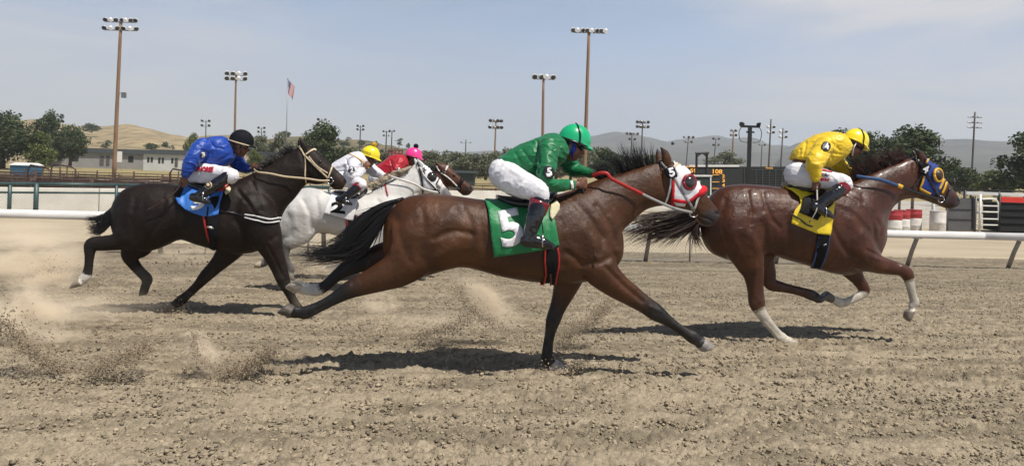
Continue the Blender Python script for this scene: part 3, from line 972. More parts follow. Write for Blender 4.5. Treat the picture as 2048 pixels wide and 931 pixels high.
sbrect('top_trim', 1378, 329.5, 1478, 333.5, .06, M['white_paint'], .5)
for py in range(339, 398, 5): sbrect('slat', 1492, py, 1596, py + 1.4, .06, M['slat'])
for px in range(1498, 1600, 13): sbrect('mullion', px, 338, px + 1.5, 398, .075, M['slat'])
for px in (1415, 1488): sbrect('divider', px, 336, px + 1.2, 398, .05, M['slat'])
def sbtext(t, x0, y0, x1, y1):
    o = sbp(x0, y1, .09); text_flat('numeral', t, o, R0, Ur, (x1 - x0) / FPX * dep, (y1 - y0) / FPX * dep, M['amber'], sb, .02)
sbtext('59', 1380, 337, 1393, 345); sbtext('108', 1425, 338, 1444, 347)
sbtext('2', 1443.5, 348.5, 1449, 355); sbtext('3', 1443.5, 357.5, 1449, 364); sbtext('4', 1443.5, 366.5, 1449, 373)
sbtext('NUMBER 1 FIRST', 1366, 331.5, 1392, 334.2); sbtext('PLACE', 1531, 334, 1545, 337); sbtext('x1', 1387, 347, 1392, 350)
for py in (349, 363, 376): sbrect('amber_line', 1424, py, 1438, py + 1, .08, M['amber'], .03)
# gantry frame on the board
gt = empty('gantry', D(1405, 333, 58)); tag(gt, 'black steel gantry frame standing above the scoreboard', 'gantry'); GO = gt.location.copy()
for px in (1393.5, 1414):
    mb = MB(); a = D(px, 304, 58) - GO; b = flat(px, 58, LOWZ) - GO; mb.tube([a, b], .09, 6); build('leg', mb, M['black_steel'], gt)
mb = MB(); mb.tube([D(1391, 306, 58) - GO, D(1418, 305, 58) - GO], .11, 6); mb.tube([D(1396, 312, 58) - GO, D(1402, 306, 58) - GO], .05, 6); mb.tube([D(1412, 312, 58) - GO, D(1406, 306, 58) - GO], .05, 6); build('beam', mb, M['black_steel'], gt)
# green booth with a white frame in front of the board
M['booth_green'] = mat('dark_green_booth', (0.020, 0.040, 0.028), 0.6, vary=0.25, vscale=3)
bt = empty('judges_booth', flat(1400, 48, LOWZ)); BO = bt.location.copy(); tag(bt, 'dark green booth with white edge trim before the scoreboard', 'booth')
def bx(name, x0, y0, x1, y1, dd, th, m, off=0):
    mb = MB(); q = [D(x0, y0, dd) - Fv * off, D(x1, y0, dd) - Fv * off, D(x1, y1, dd) - Fv * off, D(x0, y1, dd) - Fv * off]; q = [v - BO for v in q]
    mb.add([*q, *[v + Fv * th for v in q]], [(3, 2, 1, 0), (4, 5, 6, 7), (0, 1, 5, 4), (1, 2, 6, 5), (2, 3, 7, 6), (3, 0, 4, 7)]); return build(name, mb, m, bt)
bx('wall', 1340, 353, 1421, 438, 48, 1.5, M['booth_green']); bx('roof_trim', 1338, 350, 1424, 353, 48, 1.6, M['rail_white'], .06); bx('corner_trim', 1420, 353.5, 1422.5, 438, 48, .2, M['rail_white'], .04)
bx('notice', 1402, 372, 1411, 385, 48, .03, M['white_paint'], .05); bx('notice', 1394, 361, 1400, 371, 48, .03, M['white_paint'], .05)

# ---- chutes, gates and barrels at the right, just inside the rail
M['barrel_white'] = mat('barrel_white', (0.70, 0.68, 0.64), 0.5, col2=(0.5, .47, .42), vscale=5); M['barrel_red'] = mat('barrel_red', (0.40, 0.035, 0.04), 0.5, vary=0.25, vscale=6)
def barrel(px, dep, label, red, grp='drums by the inside rail'):
    q = flat(px, dep, -.405); t = empty('barrel', q); tag(t, label, 'barrel', grp)
    def body(z0, z1, m, nm):
        mb = MB(); rows = []
        for z, r in ((z0, .285), (z0 + .02, .29), ((z0 + z1) / 2 - .02, .29), ((z0 + z1) / 2, .30), ((z0 + z1) / 2 + .02, .29), (z1 - .02, .29), (z1, .285)):
            rows.append([(r * math.cos(a), r * math.sin(a), z) for a in np.linspace(0, 2 * math.pi, 25)[:-1]])
        mb.loft(rows); build(nm, mb, m, t, True)
    if red: body(0, .56, M['barrel_white'], 'lower_half'); body(.56, .88, M['barrel_red'], 'red_band')
    else: body(0, .88, M['barrel_white'], 'drum')
    mb = MB(); mb.tube([(.285 * math.cos(a), .285 * math.sin(a), .885) for a in np.linspace(0, 2 * math.pi, 25)], .014, 6); build('rim', mb, M['barrel_red' if red else 'barrel_white'], t, True)
barrel(1790, 29.5, 'leftmost red topped white drum beside the chestnut horse', True)
barrel(1806, 30.5, 'middle red topped white drum of the three by the rail', True)
barrel(1830, 31.5, 'rightmost red topped white drum of the three by the rail', True)
barrel(1878, 31.0, 'plain white drum standing right of the red topped drums', False)
M['board_white'] = mat('white_boards', (0.70, 0.69, 0.66), 0.6, vary=0.15, vscale=2)
def chute(name, label, cat, x0, x1, dep, items, posts):
    t = empty(name, flat((x0 + x1) / 2, dep, -.405)); O = t.location.copy(); tag(t, label, cat)
    def quad(nm, a0, a1, b0, b1, m, off, th=.05, par=None):
        q = [D(a0, b0 + (a0 - a0) * sl_, dep) - Fv * off, D(a1, b0 + (a1 - a0) * sl_, dep) - Fv * off, D(a1, b1 + (a1 - a0) * sl_, dep) - Fv * off, D(a0, b1, dep) - Fv * off]
        q = [v - O for v in q]; mb = MB()
        mb.add([*q, *[v + Fv * th for v in q]], [(3, 2, 1, 0), (4, 5, 6, 7), (0, 1, 5, 4), (1, 2, 6, 5), (2, 3, 7, 6), (3, 0, 4, 7)]); return build(nm, mb, m, par or t, False, .006)
    for it in items: quad(*it)
    for px, y0, r, m in posts:
        mb = MB(); a = D(px, y0, dep) - O; b = flat(px, dep, -.45) - O; mb.tube([a, b], r, 8); build('post', mb, m, t, True)
    return t
bw = M['board_white']
chute('holding_chute', 'white boarded chute behind the red topped drums', 'chute', 1755, 1870, 35,
      [('plank', 1756, 1880, y, y + 7.6, bw, 0) for y in (400, 409.5, 419, 428.5, 438, 447.5, 457)] + [('plank', 1790, 1880, y, y + 3, bw, 0) for y in (385,)],
      [(1762, 398, .05, bw), (1800, 384, .05, M['rust_pipe']), (1826, 384, .06, M['rust_pipe']), (1868, 386, .06, bw)])
M['gate_grey'] = mat('grey_sheet_gate', (0.13, 0.13, 0.13), 0.5, metal=0.3, vary=0.25, vscale=2)
chute('sheet_gate', 'grey sheet metal gate right of the plain white drum', 'gate', 1895, 1950, 33,
      [('sheet', 1896, 1951, 396, 460, M['gate_grey'], 0), ('strap', 1896, 1951, 417, 418.5, M['black_steel'], .03), ('strap', 1896, 1951, 437, 438.5, M['black_steel'], .03), ('brace', 1944, 1947, 392, 458, M['black_steel'], .04)], [(1895, 392, .05, M['gate_grey']), (1952, 392, .05, M['gate_grey'])])
t = empty('pipe_gate', flat(1975, 33, -.405)); O = t.location.copy(); tag(t, 'white rounded pipe gate beside the dark covered chute', 'gate')
def pt(px, py): return D(px, py, 33) - O
mb = MB(); mb.tube(catmull([pt(1963, 398), pt(1985, 397.5), pt(1994, 402), pt(1997, 414), pt(1997, 460)], 5), .035, 8); mb.tube([pt(1961, 388), pt(1959, 464)], .05, 8); build('frame', mb, M['rail_white'], t, True)
mb = MB()
for y in (411, 423, 437, 449): mb.tube([pt(1952, y), pt(1996, y + 1)], .028, 8)
build('rails', mb, M['rail_white'], t, True)
M['dark_cover'] = mat('black_shade_cloth', (0.008, 0.009, 0.010), 0.8); M['red_banner'] = mat('red_banner', (0.62, 0.035, 0.025), 0.5, vary=0.1, vscale=3)
chute('covered_chute', 'black covered bucking chute with a red banner at the right edge', 'chute', 2000, 2120, 33,
      [('cover', 2000, 2130, 404.5, 462, M['dark_cover'], 0, 1.2), ('banner', 2001, 2130, 393, 404, M['red_banner'], .05)] + [('rail', 2000, 2130, y, y + 1.5, M['black_steel'], .05) for y in (416, 430, 444)], [(2000, 388, .05, M['black_steel'])])
chute('chute_roof', 'long white and dark beams roofing the gates at the right', 'roof frame', 1890, 2120, 36,
      [('fascia', 1928, 2140, 382.5, 389, bw, .04, .3), ('dark_beam', 1880, 2140, 376, 379, M['black_steel'], 0, .3), ('fascia', 1928, 1990, 396, 401, M['black_steel'], -.2, .1)], [(1930, 380, .06, M['black_steel']), (1998, 382, .06, M['black_steel']), (2090, 384, .06, M['black_steel'])])

# ---- buildings
M['bld_white'] = mat('pale_siding', (0.58, 0.58, 0.56), 0.8, vary=0.1, vscale=.6); M['bld_grey'] = mat('grey_siding', (0.30, 0.295, 0.285), 0.8, vary=0.15, vscale=.6)
M['roof_dark'] = mat('dark_green_roof', (0.020, 0.025, 0.022), 0.8, vary=0.2, vscale=.7); M['pane'] = mat('dark_window', (0.02, 0.022, 0.025), 0.15); M['door_grey'] = mat('grey_door', (0.10, 0.09, 0.085), 0.6)
def barn(label, x0, x1, ytop, yeave, ybot, dep, wall, wins, doors, deep=10, over=.5):
    a = D(x0, HOR(x0), dep); a.z = LOWZ; b = D(x1, HOR(x1), dep); b.z = LOWZ
    t = empty('long_building', (a + b) / 2); O = t.location.copy(); tag(t, label, 'building', 'low buildings across the infield')
    L = (b - a).length; ex = (b - a).normalized(); ey = Vector((-ex.y, ex.x, 0))
    xm = (x0 + x1) / 2
    he = EYE + (HOR(xm) - yeave) / FPX * dep - LOWZ; hr = EYE + (HOR(xm) - ytop) / FPX * dep - LOWZ
    rot = Matrix((ex, ey, U0)).transposed()
    mb = MB(); mb.box(ey * (deep / 2) + U0 * (he / 2 - .4), (L, deep, he + .8), rot); build('wall', mb, wall, t)
    mb = MB(); q = [(-L / 2 - over, -over, he + .02), (L / 2 + over, -over, he + .02), (L / 2 + over, deep + over, he + .02), (-L / 2 - over, deep + over, he + .02), (-L / 2 - over, deep / 2, hr), (L / 2 + over, deep / 2, hr)]
    mb.add([rot @ Vector(v) for v in q], [(0, 1, 5, 4), (2, 3, 4, 5), (0, 4, 3), (1, 2, 5), (3, 2, 1, 0)]); build('roof', mb, M['roof_dark'], t)
    for (px, w, y0, y1) in wins + doors:
        f = (px - x0) / (x1 - x0) - .5
        zt_ = EYE + (HOR(px) - y0) / FPX * dep - LOWZ; zb = EYE + (HOR(px) - y1) / FPX * dep - LOWZ
        mb = MB(); mb.box(ex * (f * L) + U0 * ((zt_ + zb) / 2) - ey * .02, (w / FPX * dep, .1, abs(zt_ - zb)), rot)
        build('window' if (px, w, y0, y1) in wins else 'door', mb, M['pane'] if (px, w, y0, y1) in wins else M['door_grey'], t)
barn('long dark roofed barn with grey open bays behind the tall left pole', 98, 286, 296, 306, 337, 190, M['bld_grey'], [(150, 14, 312, 322), (262, 10, 312, 324), (118, 10, 312, 322)], [(204, 8, 311, 331), (216, 7, 311, 331), (232, 6, 310, 332)])
barn('long white sided building with small windows behind the blue jockey', 287, 396, 299, 309, 338, 180, M['bld_white'], [(297, 4, 314, 324), (304, 4, 314, 324), (319, 4, 315, 326), (326, 4, 315, 326), (345, 4, 316, 326), (370, 4, 316, 326), (384, 4, 317, 327)], [(353, 6, 316, 334)])
barn('small grey shed with a dark roof behind the blue jockey glove', 503, 546, 303, 314, 345, 150, M['bld_grey'], [(512, 5, 318, 326)], [(536, 5, 318, 340)], 7)
barn('low dark green building under the trees beside the far bay horse', 908, 948, 341, 346, 362, 130, M['booth_green'], [], [], 6)
# signboard and parked pale car by the barn
sg = empty('notice_sign', flat(239, 165, LOWZ)); tag(sg, 'upright white notice sign beside the tall wooden pole', 'sign')
mb = MB(); mb.box((0, 0, 2.9), (1.0, .12, 2.2)); build('board', mb, M['white_paint'], sg); mb = MB(); mb.box((-.4, 0, .9), (.12, .1, 1.8)); build('post', mb, M['galv'], sg); mb = MB(); mb.box((.4, 0, .9), (.12, .1, 1.8)); build('post', mb, M['galv'], sg)
# small red announcer stand beyond the pens
M['stand_red'] = mat('faded_red_steel', (0.16, 0.03, 0.03), 0.7)
st = empty('bleacher_frame', flat(791, 120, LOWZ)); SO2 = st.location.copy(); tag(st, 'small dark red steel viewing stand behind the red jockey', 'stand')
for py, h in ((300, 2), (306, 2), (312, 2)):
    mb = MB(); a, b = D(776, py, 120), D(806, py + .6, 120); mb.tube([a - SO2, b - SO2], .12, 6); build('rail', mb, M['stand_red'], st)
for px in (777, 784, 791, 798, 805):
    mb = MB(); mb.tube([D(px, 299, 120) - SO2, flat(px, 120, LOWZ) - SO2], .10, 6); build('post', mb, M['stand_red'], st)

# ---- hills and mountains
def ridge(name, prof, dep, front, mat_, zbase, n=220, rows=26, rough=3.0, seed=40, back=1.6, nscale=30.0):
    prof = np.array(prof, float); xs = np.linspace(prof[0, 0], prof[-1, 0], n); V = []; 
    for j in range(rows):
        f = j / (rows - 1)
        for px in xs:
            py = np.interp(px, prof[:, 0], prof[:, 1])
            if f <= .7:
                g = f / .7; dd = front + (dep - front) * g; sh = g ** 1.3 * (1.5 - .5 * g)
            else:
                g = (f - .7) / .3; dd = dep + (dep * (back - 1)) * g; sh = 1 - g * g
            zt_ = EYE + (HOR(px) - py) / FPX * dep
            q = D(px, HOR(px), dd); z = zbase + (zt_ - zbase) * sh
            V.append((q.x, q.y, z))
    V = np.array(V)
    e = (vnoise(V / [nscale, nscale, 1e9], seed) - .5) + .5 * (vnoise(V / [nscale * .37, nscale * .37, 1e9], seed + 1) - .5)
    fr = np.repeat(np.arange(rows) / (rows - 1), n)
    V[:, 2] += e * rough * np.clip(fr * 3, 0, 1) * np.clip((1 - np.abs(fr - .7)) , .5, 1)
    m = (np.arange(rows - 1)[:, None] * n + np.arange(n - 1)[None, :]).ravel()
    F = np.stack([m, m + 1, m + n + 1, m + n], 1)
    return tag(link(name, mesh_np(name, V, F), mat_), None, None, kind='structure')
M['hill_grass'] = mat('dry_hill_grass', (0.37, 0.285, 0.175), 0.95, spec=0.1, col2=(0.17, 0.145, 0.085), vscale=.10, bump=1.0, bscale=.3, bdist=1.0)
M['hill_scrub'] = mat('scrub_hill', (0.19, 0.155, 0.095), 0.95, spec=0.1, col2=(0.07, 0.07, 0.04), vscale=.14, bump=0.5, bscale=.3, bdist=1.0)
M['mountain'] = mat('mountain_scrub', (0.10, 0.088, 0.070), 0.95, spec=0.05, col2=(0.035, 0.038, 0.034), vscale=.008, bump=0.6, bscale=.01, bdist=20.0)
ridge('hill', [(-300, 238), (-100, 236), (0, 240), (60, 243), (110, 246), (150, 256), (185, 262), (215, 264), (255, 259), (300, 261), (345, 270), (380, 274), (420, 271), (470, 272), (520, 280), (560, 292), (620, 305)], 520, 210, M['hill_grass'], LOWZ, seed=40, rough=7, nscale=38)
ridge('scrub_hill', [(430, 300), (500, 284), (560, 276), (600, 275), (660, 279), (720, 286), (780, 292), (840, 300), (900, 312), (960, 325)], 460, 230, M['hill_scrub'], LOWZ, seed=44, rough=5, nscale=30)
ridge('mountains', [(900, 318), (980, 306), (1040, 298), (1100, 292), (1150, 283), (1185, 280), (1225, 273), (1262, 268), (1300, 271), (1335, 279), (1370, 279), (1420, 276), (1480, 275), (1540, 282), (1600, 290), (1660, 296), (1720, 298)], 3300, 1500, M['mountain'], LOWZ, n=300, rows=40, rough=55, seed=50, nscale=260)
ridge('far_mountains', [(1560, 300), (1620, 291), (1700, 286), (1780, 280), (1860, 276), (1930, 279), (1980, 285), (2048, 286), (2150, 284), (2300, 290), (2500, 310)], 2600, 1200, M['mountain'], LOWZ, n=240, rows=36, rough=50, seed=56, nscale=220)
M['bare_scar'] = mat('bare_rock_scar', (0.42, 0.33, 0.24), 0.95, vary=.2, vscale=.05)

# ---- trees
def leafmat(n, c, c2): return mat(n, c, 0.7, spec=0.25, attr=True, vary=0.35, vscale=1.2)
M['bark'] = mat('bark', (0.075, 0.055, 0.04), 0.9, vary=0.3, vscale=3)
M['leaf_dark'] = leafmat('dark_leaves', 0, 0) if False else mat('dark_leaves', (.03, .05, .02), 0.65, spec=0.25, attr=True)
def make_tree(name, blobs, n, ls, ca, cb, trunk_h, trunk_r, seed):
    """crown of many leaf sprays spread through several clumps round real limbs"""
    R = np.random.default_rng(seed)
    t = empty(name)
    mb = MB()
    mb.tube([(0, 0, -.2), (.05, 0, trunk_h * .5), (-.04, .03, trunk_h)], [trunk_r * 1.25, trunk_r, trunk_r * .75], 8)
    for (x, y, z, rx, ry, rz) in blobs:
        mb.tube([(0, 0, trunk_h * .75), (x * .45, y * .45, (trunk_h + z) * .5), (x, y, z)], [trunk_r * .55, trunk_r * .35, trunk_r * .1], 6)
    build('trunk', mb, M['bark'], t, True)
    B = np.array(blobs, float); w = B[:, 3] * B[:, 4] * B[:, 5]; w /= w.sum()
    k = R.choice(len(B), n, p=w)
    d = R.normal(size=(n, 3)); d /= np.linalg.norm(d, axis=1)[:, None]
    rad = R.random(n) ** (1 / 2.1)
    # lumpy outline with gaps
    lump = 0.72 + 0.5 * vnoise(d * 2.3 + B[k, :3] * 3.1, seed)
    c = B[k, :3] + d * (rad * lump)[:, None] * B[k, 3:6]
    gap = vnoise(c * 1.1, seed + 5)
    keep = gap > 0.30
    c = c[keep]; k = k[keep]; n = len(c)
    V = np.empty((n * 4, 3)); 
    u = R.normal(size=(n, 3)); u /= np.linalg.norm(u, axis=1)[:, None]
    q = R.normal(size=(n, 3)); q -= u * (q * u).sum(1)[:, None]; q /= np.linalg.norm(q, axis=1)[:, None]
    s = ls * R.uniform(.55, 1.3, n)[:, None]
    V[0::4] = c - u * s; V[1::4] = c + q * s * .55; V[2::4] = c + u * s; V[3::4] = c - q * s * .55
    F = np.arange(n * 4).reshape(-1, 4)
    me = mesh_np('crown', V, F, False)
    f = R.random(n)[:, None] * .7 + .3 * vnoise(c * .6, seed + 9)[:, None]
    C = np.array(ca) * (1 - f) + np.array(cb) * f
    setcol(me, np.repeat(C, 4, 0))
    link('crown', me, M['leaf_dark'], t)
    return t
def rblobs(seed, n, W_, H0, H1, r):
    R = random.Random(seed); out = []
    for i in range(n):
        a = R.uniform(0, 6.28); f = R.random()
        z = H0 + (H1 - H0) * (i + .5) / n
        s = math.sin(math.pi * min(max((z - H0) / (H1 - H0) * .8 + .15, 0), 1))
        q = W_ * s * R.uniform(.25, .8)
        rr = r * R.uniform(.75, 1.25)
        out.append((q * math.cos(a), q * math.sin(a), z, rr, rr, rr * .8))
    return out
DK = ((.030, .046, .018), (.075, .102, .040)); OL = ((.080, .092, .052), (.185, .195, .120)); LT = ((.065, .090, .020), (.14, .16, .045))
PROTO = {
    'dark': make_tree('broadleaf_tree', rblobs(1, 16, 3.4, 1.6, 7.2, 1.5), 7500, .20, *DK, 2.2, .28, 1),
    'dark2': make_tree('broadleaf_tree', rblobs(2, 20, 4.6, 1.4, 6.4, 1.45), 8500, .20, *DK, 2.0, .30, 2),
    'olive': make_tree('silvery_tree', rblobs(3, 15, 3.2, 1.0, 6.2, 1.35), 5500, .19, *OL, 1.5, .22, 3),
    'olive2': make_tree('silvery_tree', rblobs(4, 18, 4.2, .8, 5.4, 1.3), 6000, .19, *OL, 1.3, .22, 4),
    'light': make_tree('young_tree', rblobs(5, 13, 2.8, .8, 6.0, 1.3), 5500, .19, *LT, 1.4, .2, 5),
    'bush': make_tree('scrub_bush', rblobs(6, 7, 1.6, .4, 2.0, .8), 1300, .17, *DK, .5, .08, 6),
    'bare': make_tree('scrub_bush', rblobs(7, 8, 1.5, .8, 3.0, .55), 700, .15, *OL, 1.2, .08, 7),
}
PW = {}
for k_, o_ in PROTO.items():
    cr = [c for c in kids(o_) if c.name.startswith('crown')][0]
    A_ = np.empty(len(cr.data.vertices) * 3); cr.data.vertices.foreach_get('co', A_); A_ = A_.reshape(-1, 3)
    PW[k_] = (np.percentile(np.abs(A_[:, :2]), 95) * 2.0, np.percentile(A_[:, 2], 99.5))
used = set()
def tree(kind, x0, x1, ytop, ybase, dep, label, group):
    o = PROTO[kind]
    if kind in used: o = copy_tree(o)
    used.add(kind)
    px = (x0 + x1) / 2
    base = D(px, ybase, dep)
    W_, H_ = PW[kind]
    h = (ybase - ytop) / FPX * dep; w = (x1 - x0) / FPX * dep * .9
    o.location = base; o.scale = (w / W_, w / W_, h / H_); o.rotation_euler = (0, 0, random.uniform(0, 6.28))
    tag(o, label, 'tree' if kind not in ('bush', 'bare') else 'bush', group)
    return o
GT = 'trees round the fairground'
tree('dark2', -60, 66, 226, 338, 150, 'big dark tree at the left edge of the photo', GT)
tree('dark', 66, 128, 226, 338, 190, 'tall dark tree rising left of the tall pole above the barn', GT)
tree('dark2', 108, 172, 252, 330, 175, 'rounded dark tree beside the barn roof left of the tall pole', GT)
tree('light', 46, 108, 266, 338, 150, 'yellowish light green tree before the dark left trees', GT)
tree('dark', -140, -40, 240, 340, 150, 'dark tree just beyond the left edge', GT)
tree('bush', 166, 202, 247, 264, 430, 'dark round bush on the hill crest left of the tall pole', 'bushes on the hills')
for i, (a, b, c, d, e) in enumerate(((200, 222, 280, 300, 300), (290, 316, 286, 300, 300), (318, 338, 284, 300, 330), (340, 350, 290, 300, 300), (210, 216, 283, 296, 320), (560, 580, 262, 276, 400), (690, 702, 274, 284, 430), (716, 730, 280, 292, 420), (745, 756, 282, 294, 420), (790, 806, 276, 294, 420), (812, 820, 286, 297, 420))):
    tree('bush' if i % 3 else 'bare', a, b, c, d, e, 'small scrubby bush on the dry hillside', 'bushes on the hills')
for i in range(46):
    px = random.uniform(120, 900); top_ = np.interp(px, [120, 215, 300, 380, 480, 560, 700, 800, 900], [252, 266, 264, 276, 276, 282, 288, 298, 314])
    f = random.random() ** 1.5; yb = top_ + 2 + f * (308 - top_) if px < 620 else top_ + 2 + f * 16
    w = random.uniform(7, 20); tree('bush' if random.random() < .6 else 'bare', px - w / 2, px + w / 2, yb - w * random.uniform(.35, .55), yb + 1, 500 - 230 * f if px < 520 else 440 - 120 * f, 'small scrubby bush on the dry hillside', 'bushes on the hills')
tree('light', 372, 402, 268, 338, 190, 'narrow green tree behind the blue jockey back', GT)
for i, (k, a, b, c, d, e, l) in enumerate((('olive', 500, 548, 272, 340, 170, 'dusty olive tree above the small grey shed'), ('olive2', 528, 590, 268, 345, 160, 'wide dusty olive tree behind the dark horse mane'), ('olive', 572, 622, 284, 345, 150, 'dusty olive tree touching the dark tree above the dark horse head'),
        ('light', 492, 520, 302, 345, 130, 'low light green tree left of the small grey shed'), ('dark', 596, 684, 248, 352, 120, 'large dark round tree above the dark horse head'), ('olive2', 672, 740, 296, 350, 150, 'low olive tree behind the white jockey'),
        ('olive', 740, 800, 306, 350, 150, 'low olive tree between the yellow and pink caps'))):
    tree(k, a, b, c, d, e, l, GT)
xs = 836
for i in range(19):
    w = random.uniform(50, 74)
    tree(('olive', 'olive2')[i % 2], xs, xs + w, random.uniform(294, 310) + (6 if i > 13 else 0), 356 + random.uniform(-3, 3), random.uniform(128, 165), 'grey green tree in the hazy row between the pink and green caps', 'grey green trees in the middle row')
    xs += w * .40
tree('dark', 1180, 1240, 298, 362, 120, 'dark green bushy tree right of the green cap before the mountains', GT)
tree('olive', 1416, 1478, 304, 340, 190, 'pale green tree above the middle of the scoreboard', GT)
tree('olive2', 1230, 1330, 338, 366, 110, 'low olive thicket behind the bay horse mane', GT)
tree('dark2', 1700, 1800, 268, 378, 95, 'dark tree directly behind the yellow jockey shoulder', GT)
tree('dark', 1752, 1882, 256, 384, 88, 'biggest dark tree above the chestnut horse head', GT)
tree('dark2', 1640, 1740, 262, 378, 105, 'dark tree mostly hidden behind the yellow jockey', GT)
tree('dark2', 1866, 1950, 330, 392, 100, 'low grey green tree right of the blue hood', GT)
tree('dark', 1988, 2120, 268, 396, 80, 'dark tree at the right edge above the black covered chute', GT)
tree('light', 1950, 2030, 342, 392, 85, 'low yellowish bush above the white chute roof', GT)
tree('dark2', 2050, 2170, 300, 396, 90, 'dark tree beyond the right edge', GT)
tree('olive', 1906, 1960, 350, 390, 110, 'low dusty bush before the tall utility pole', GT)

# a bird crossing before the mountains
bd = MB(); c = D(1345, 288, 45)
bd.ball(c, (.09, .05, .055), 10, 8); bd.tube([c + Vector((.07, 0, .02)), c + Vector((.14, 0, .05))], [.03, .02], 8)
bird = build('bird', bd, M['black_cloth0'] if 'black_cloth0' in M else M['black_steel'], None, True); tag(bird, 'small dark bird in flight before the mountains', 'bird')
for sg_ in (-1, 1):
    mb = MB(); q = [c + Vector((-.04, 0, .03)), c + Vector((.05, 0, .03)), c + Vector((.0, sg_ * .12, .12)), c + Vector((-.05, sg_ * .12, .11))]
    mb.add([*q, *[v + Vector((0, 0, .012)) for v in q]], [(3, 2, 1, 0), (4, 5, 6, 7), (0, 1, 5, 4), (1, 2, 6, 5), (2, 3, 7, 6), (3, 0, 4, 7)]); build('wing', mb, M['black_steel'], bird)
rebase(bird)

# ---- summer haze: one closed box of thin air round everything
HZ = MB(); HZ.box((0, 2700, 150), (12000, 7200, 306))
hz = build('haze', HZ, None)
tag(hz, 'thin pale summer haze lying over the whole fairground', 'haze', kind='stuff')
m = bpy.data.materials.new('haze_air'); m.use_nodes = True
nt = m.node_tree; nt.nodes.clear()
out = nt.nodes.new('ShaderNodeOutputMaterial'); pv = nt.nodes.new('ShaderNodeVolumePrincipled')
pv.inputs['Color'].default_value = (0.80, 0.89, 1.0, 1); pv.inputs['Density'].default_value = 0.00023; pv.inputs['Anisotropy'].default_value = 0.2
nt.links.new(pv.outputs['Volume'], out.inputs['Volume'])
hz.data.materials.append(m)
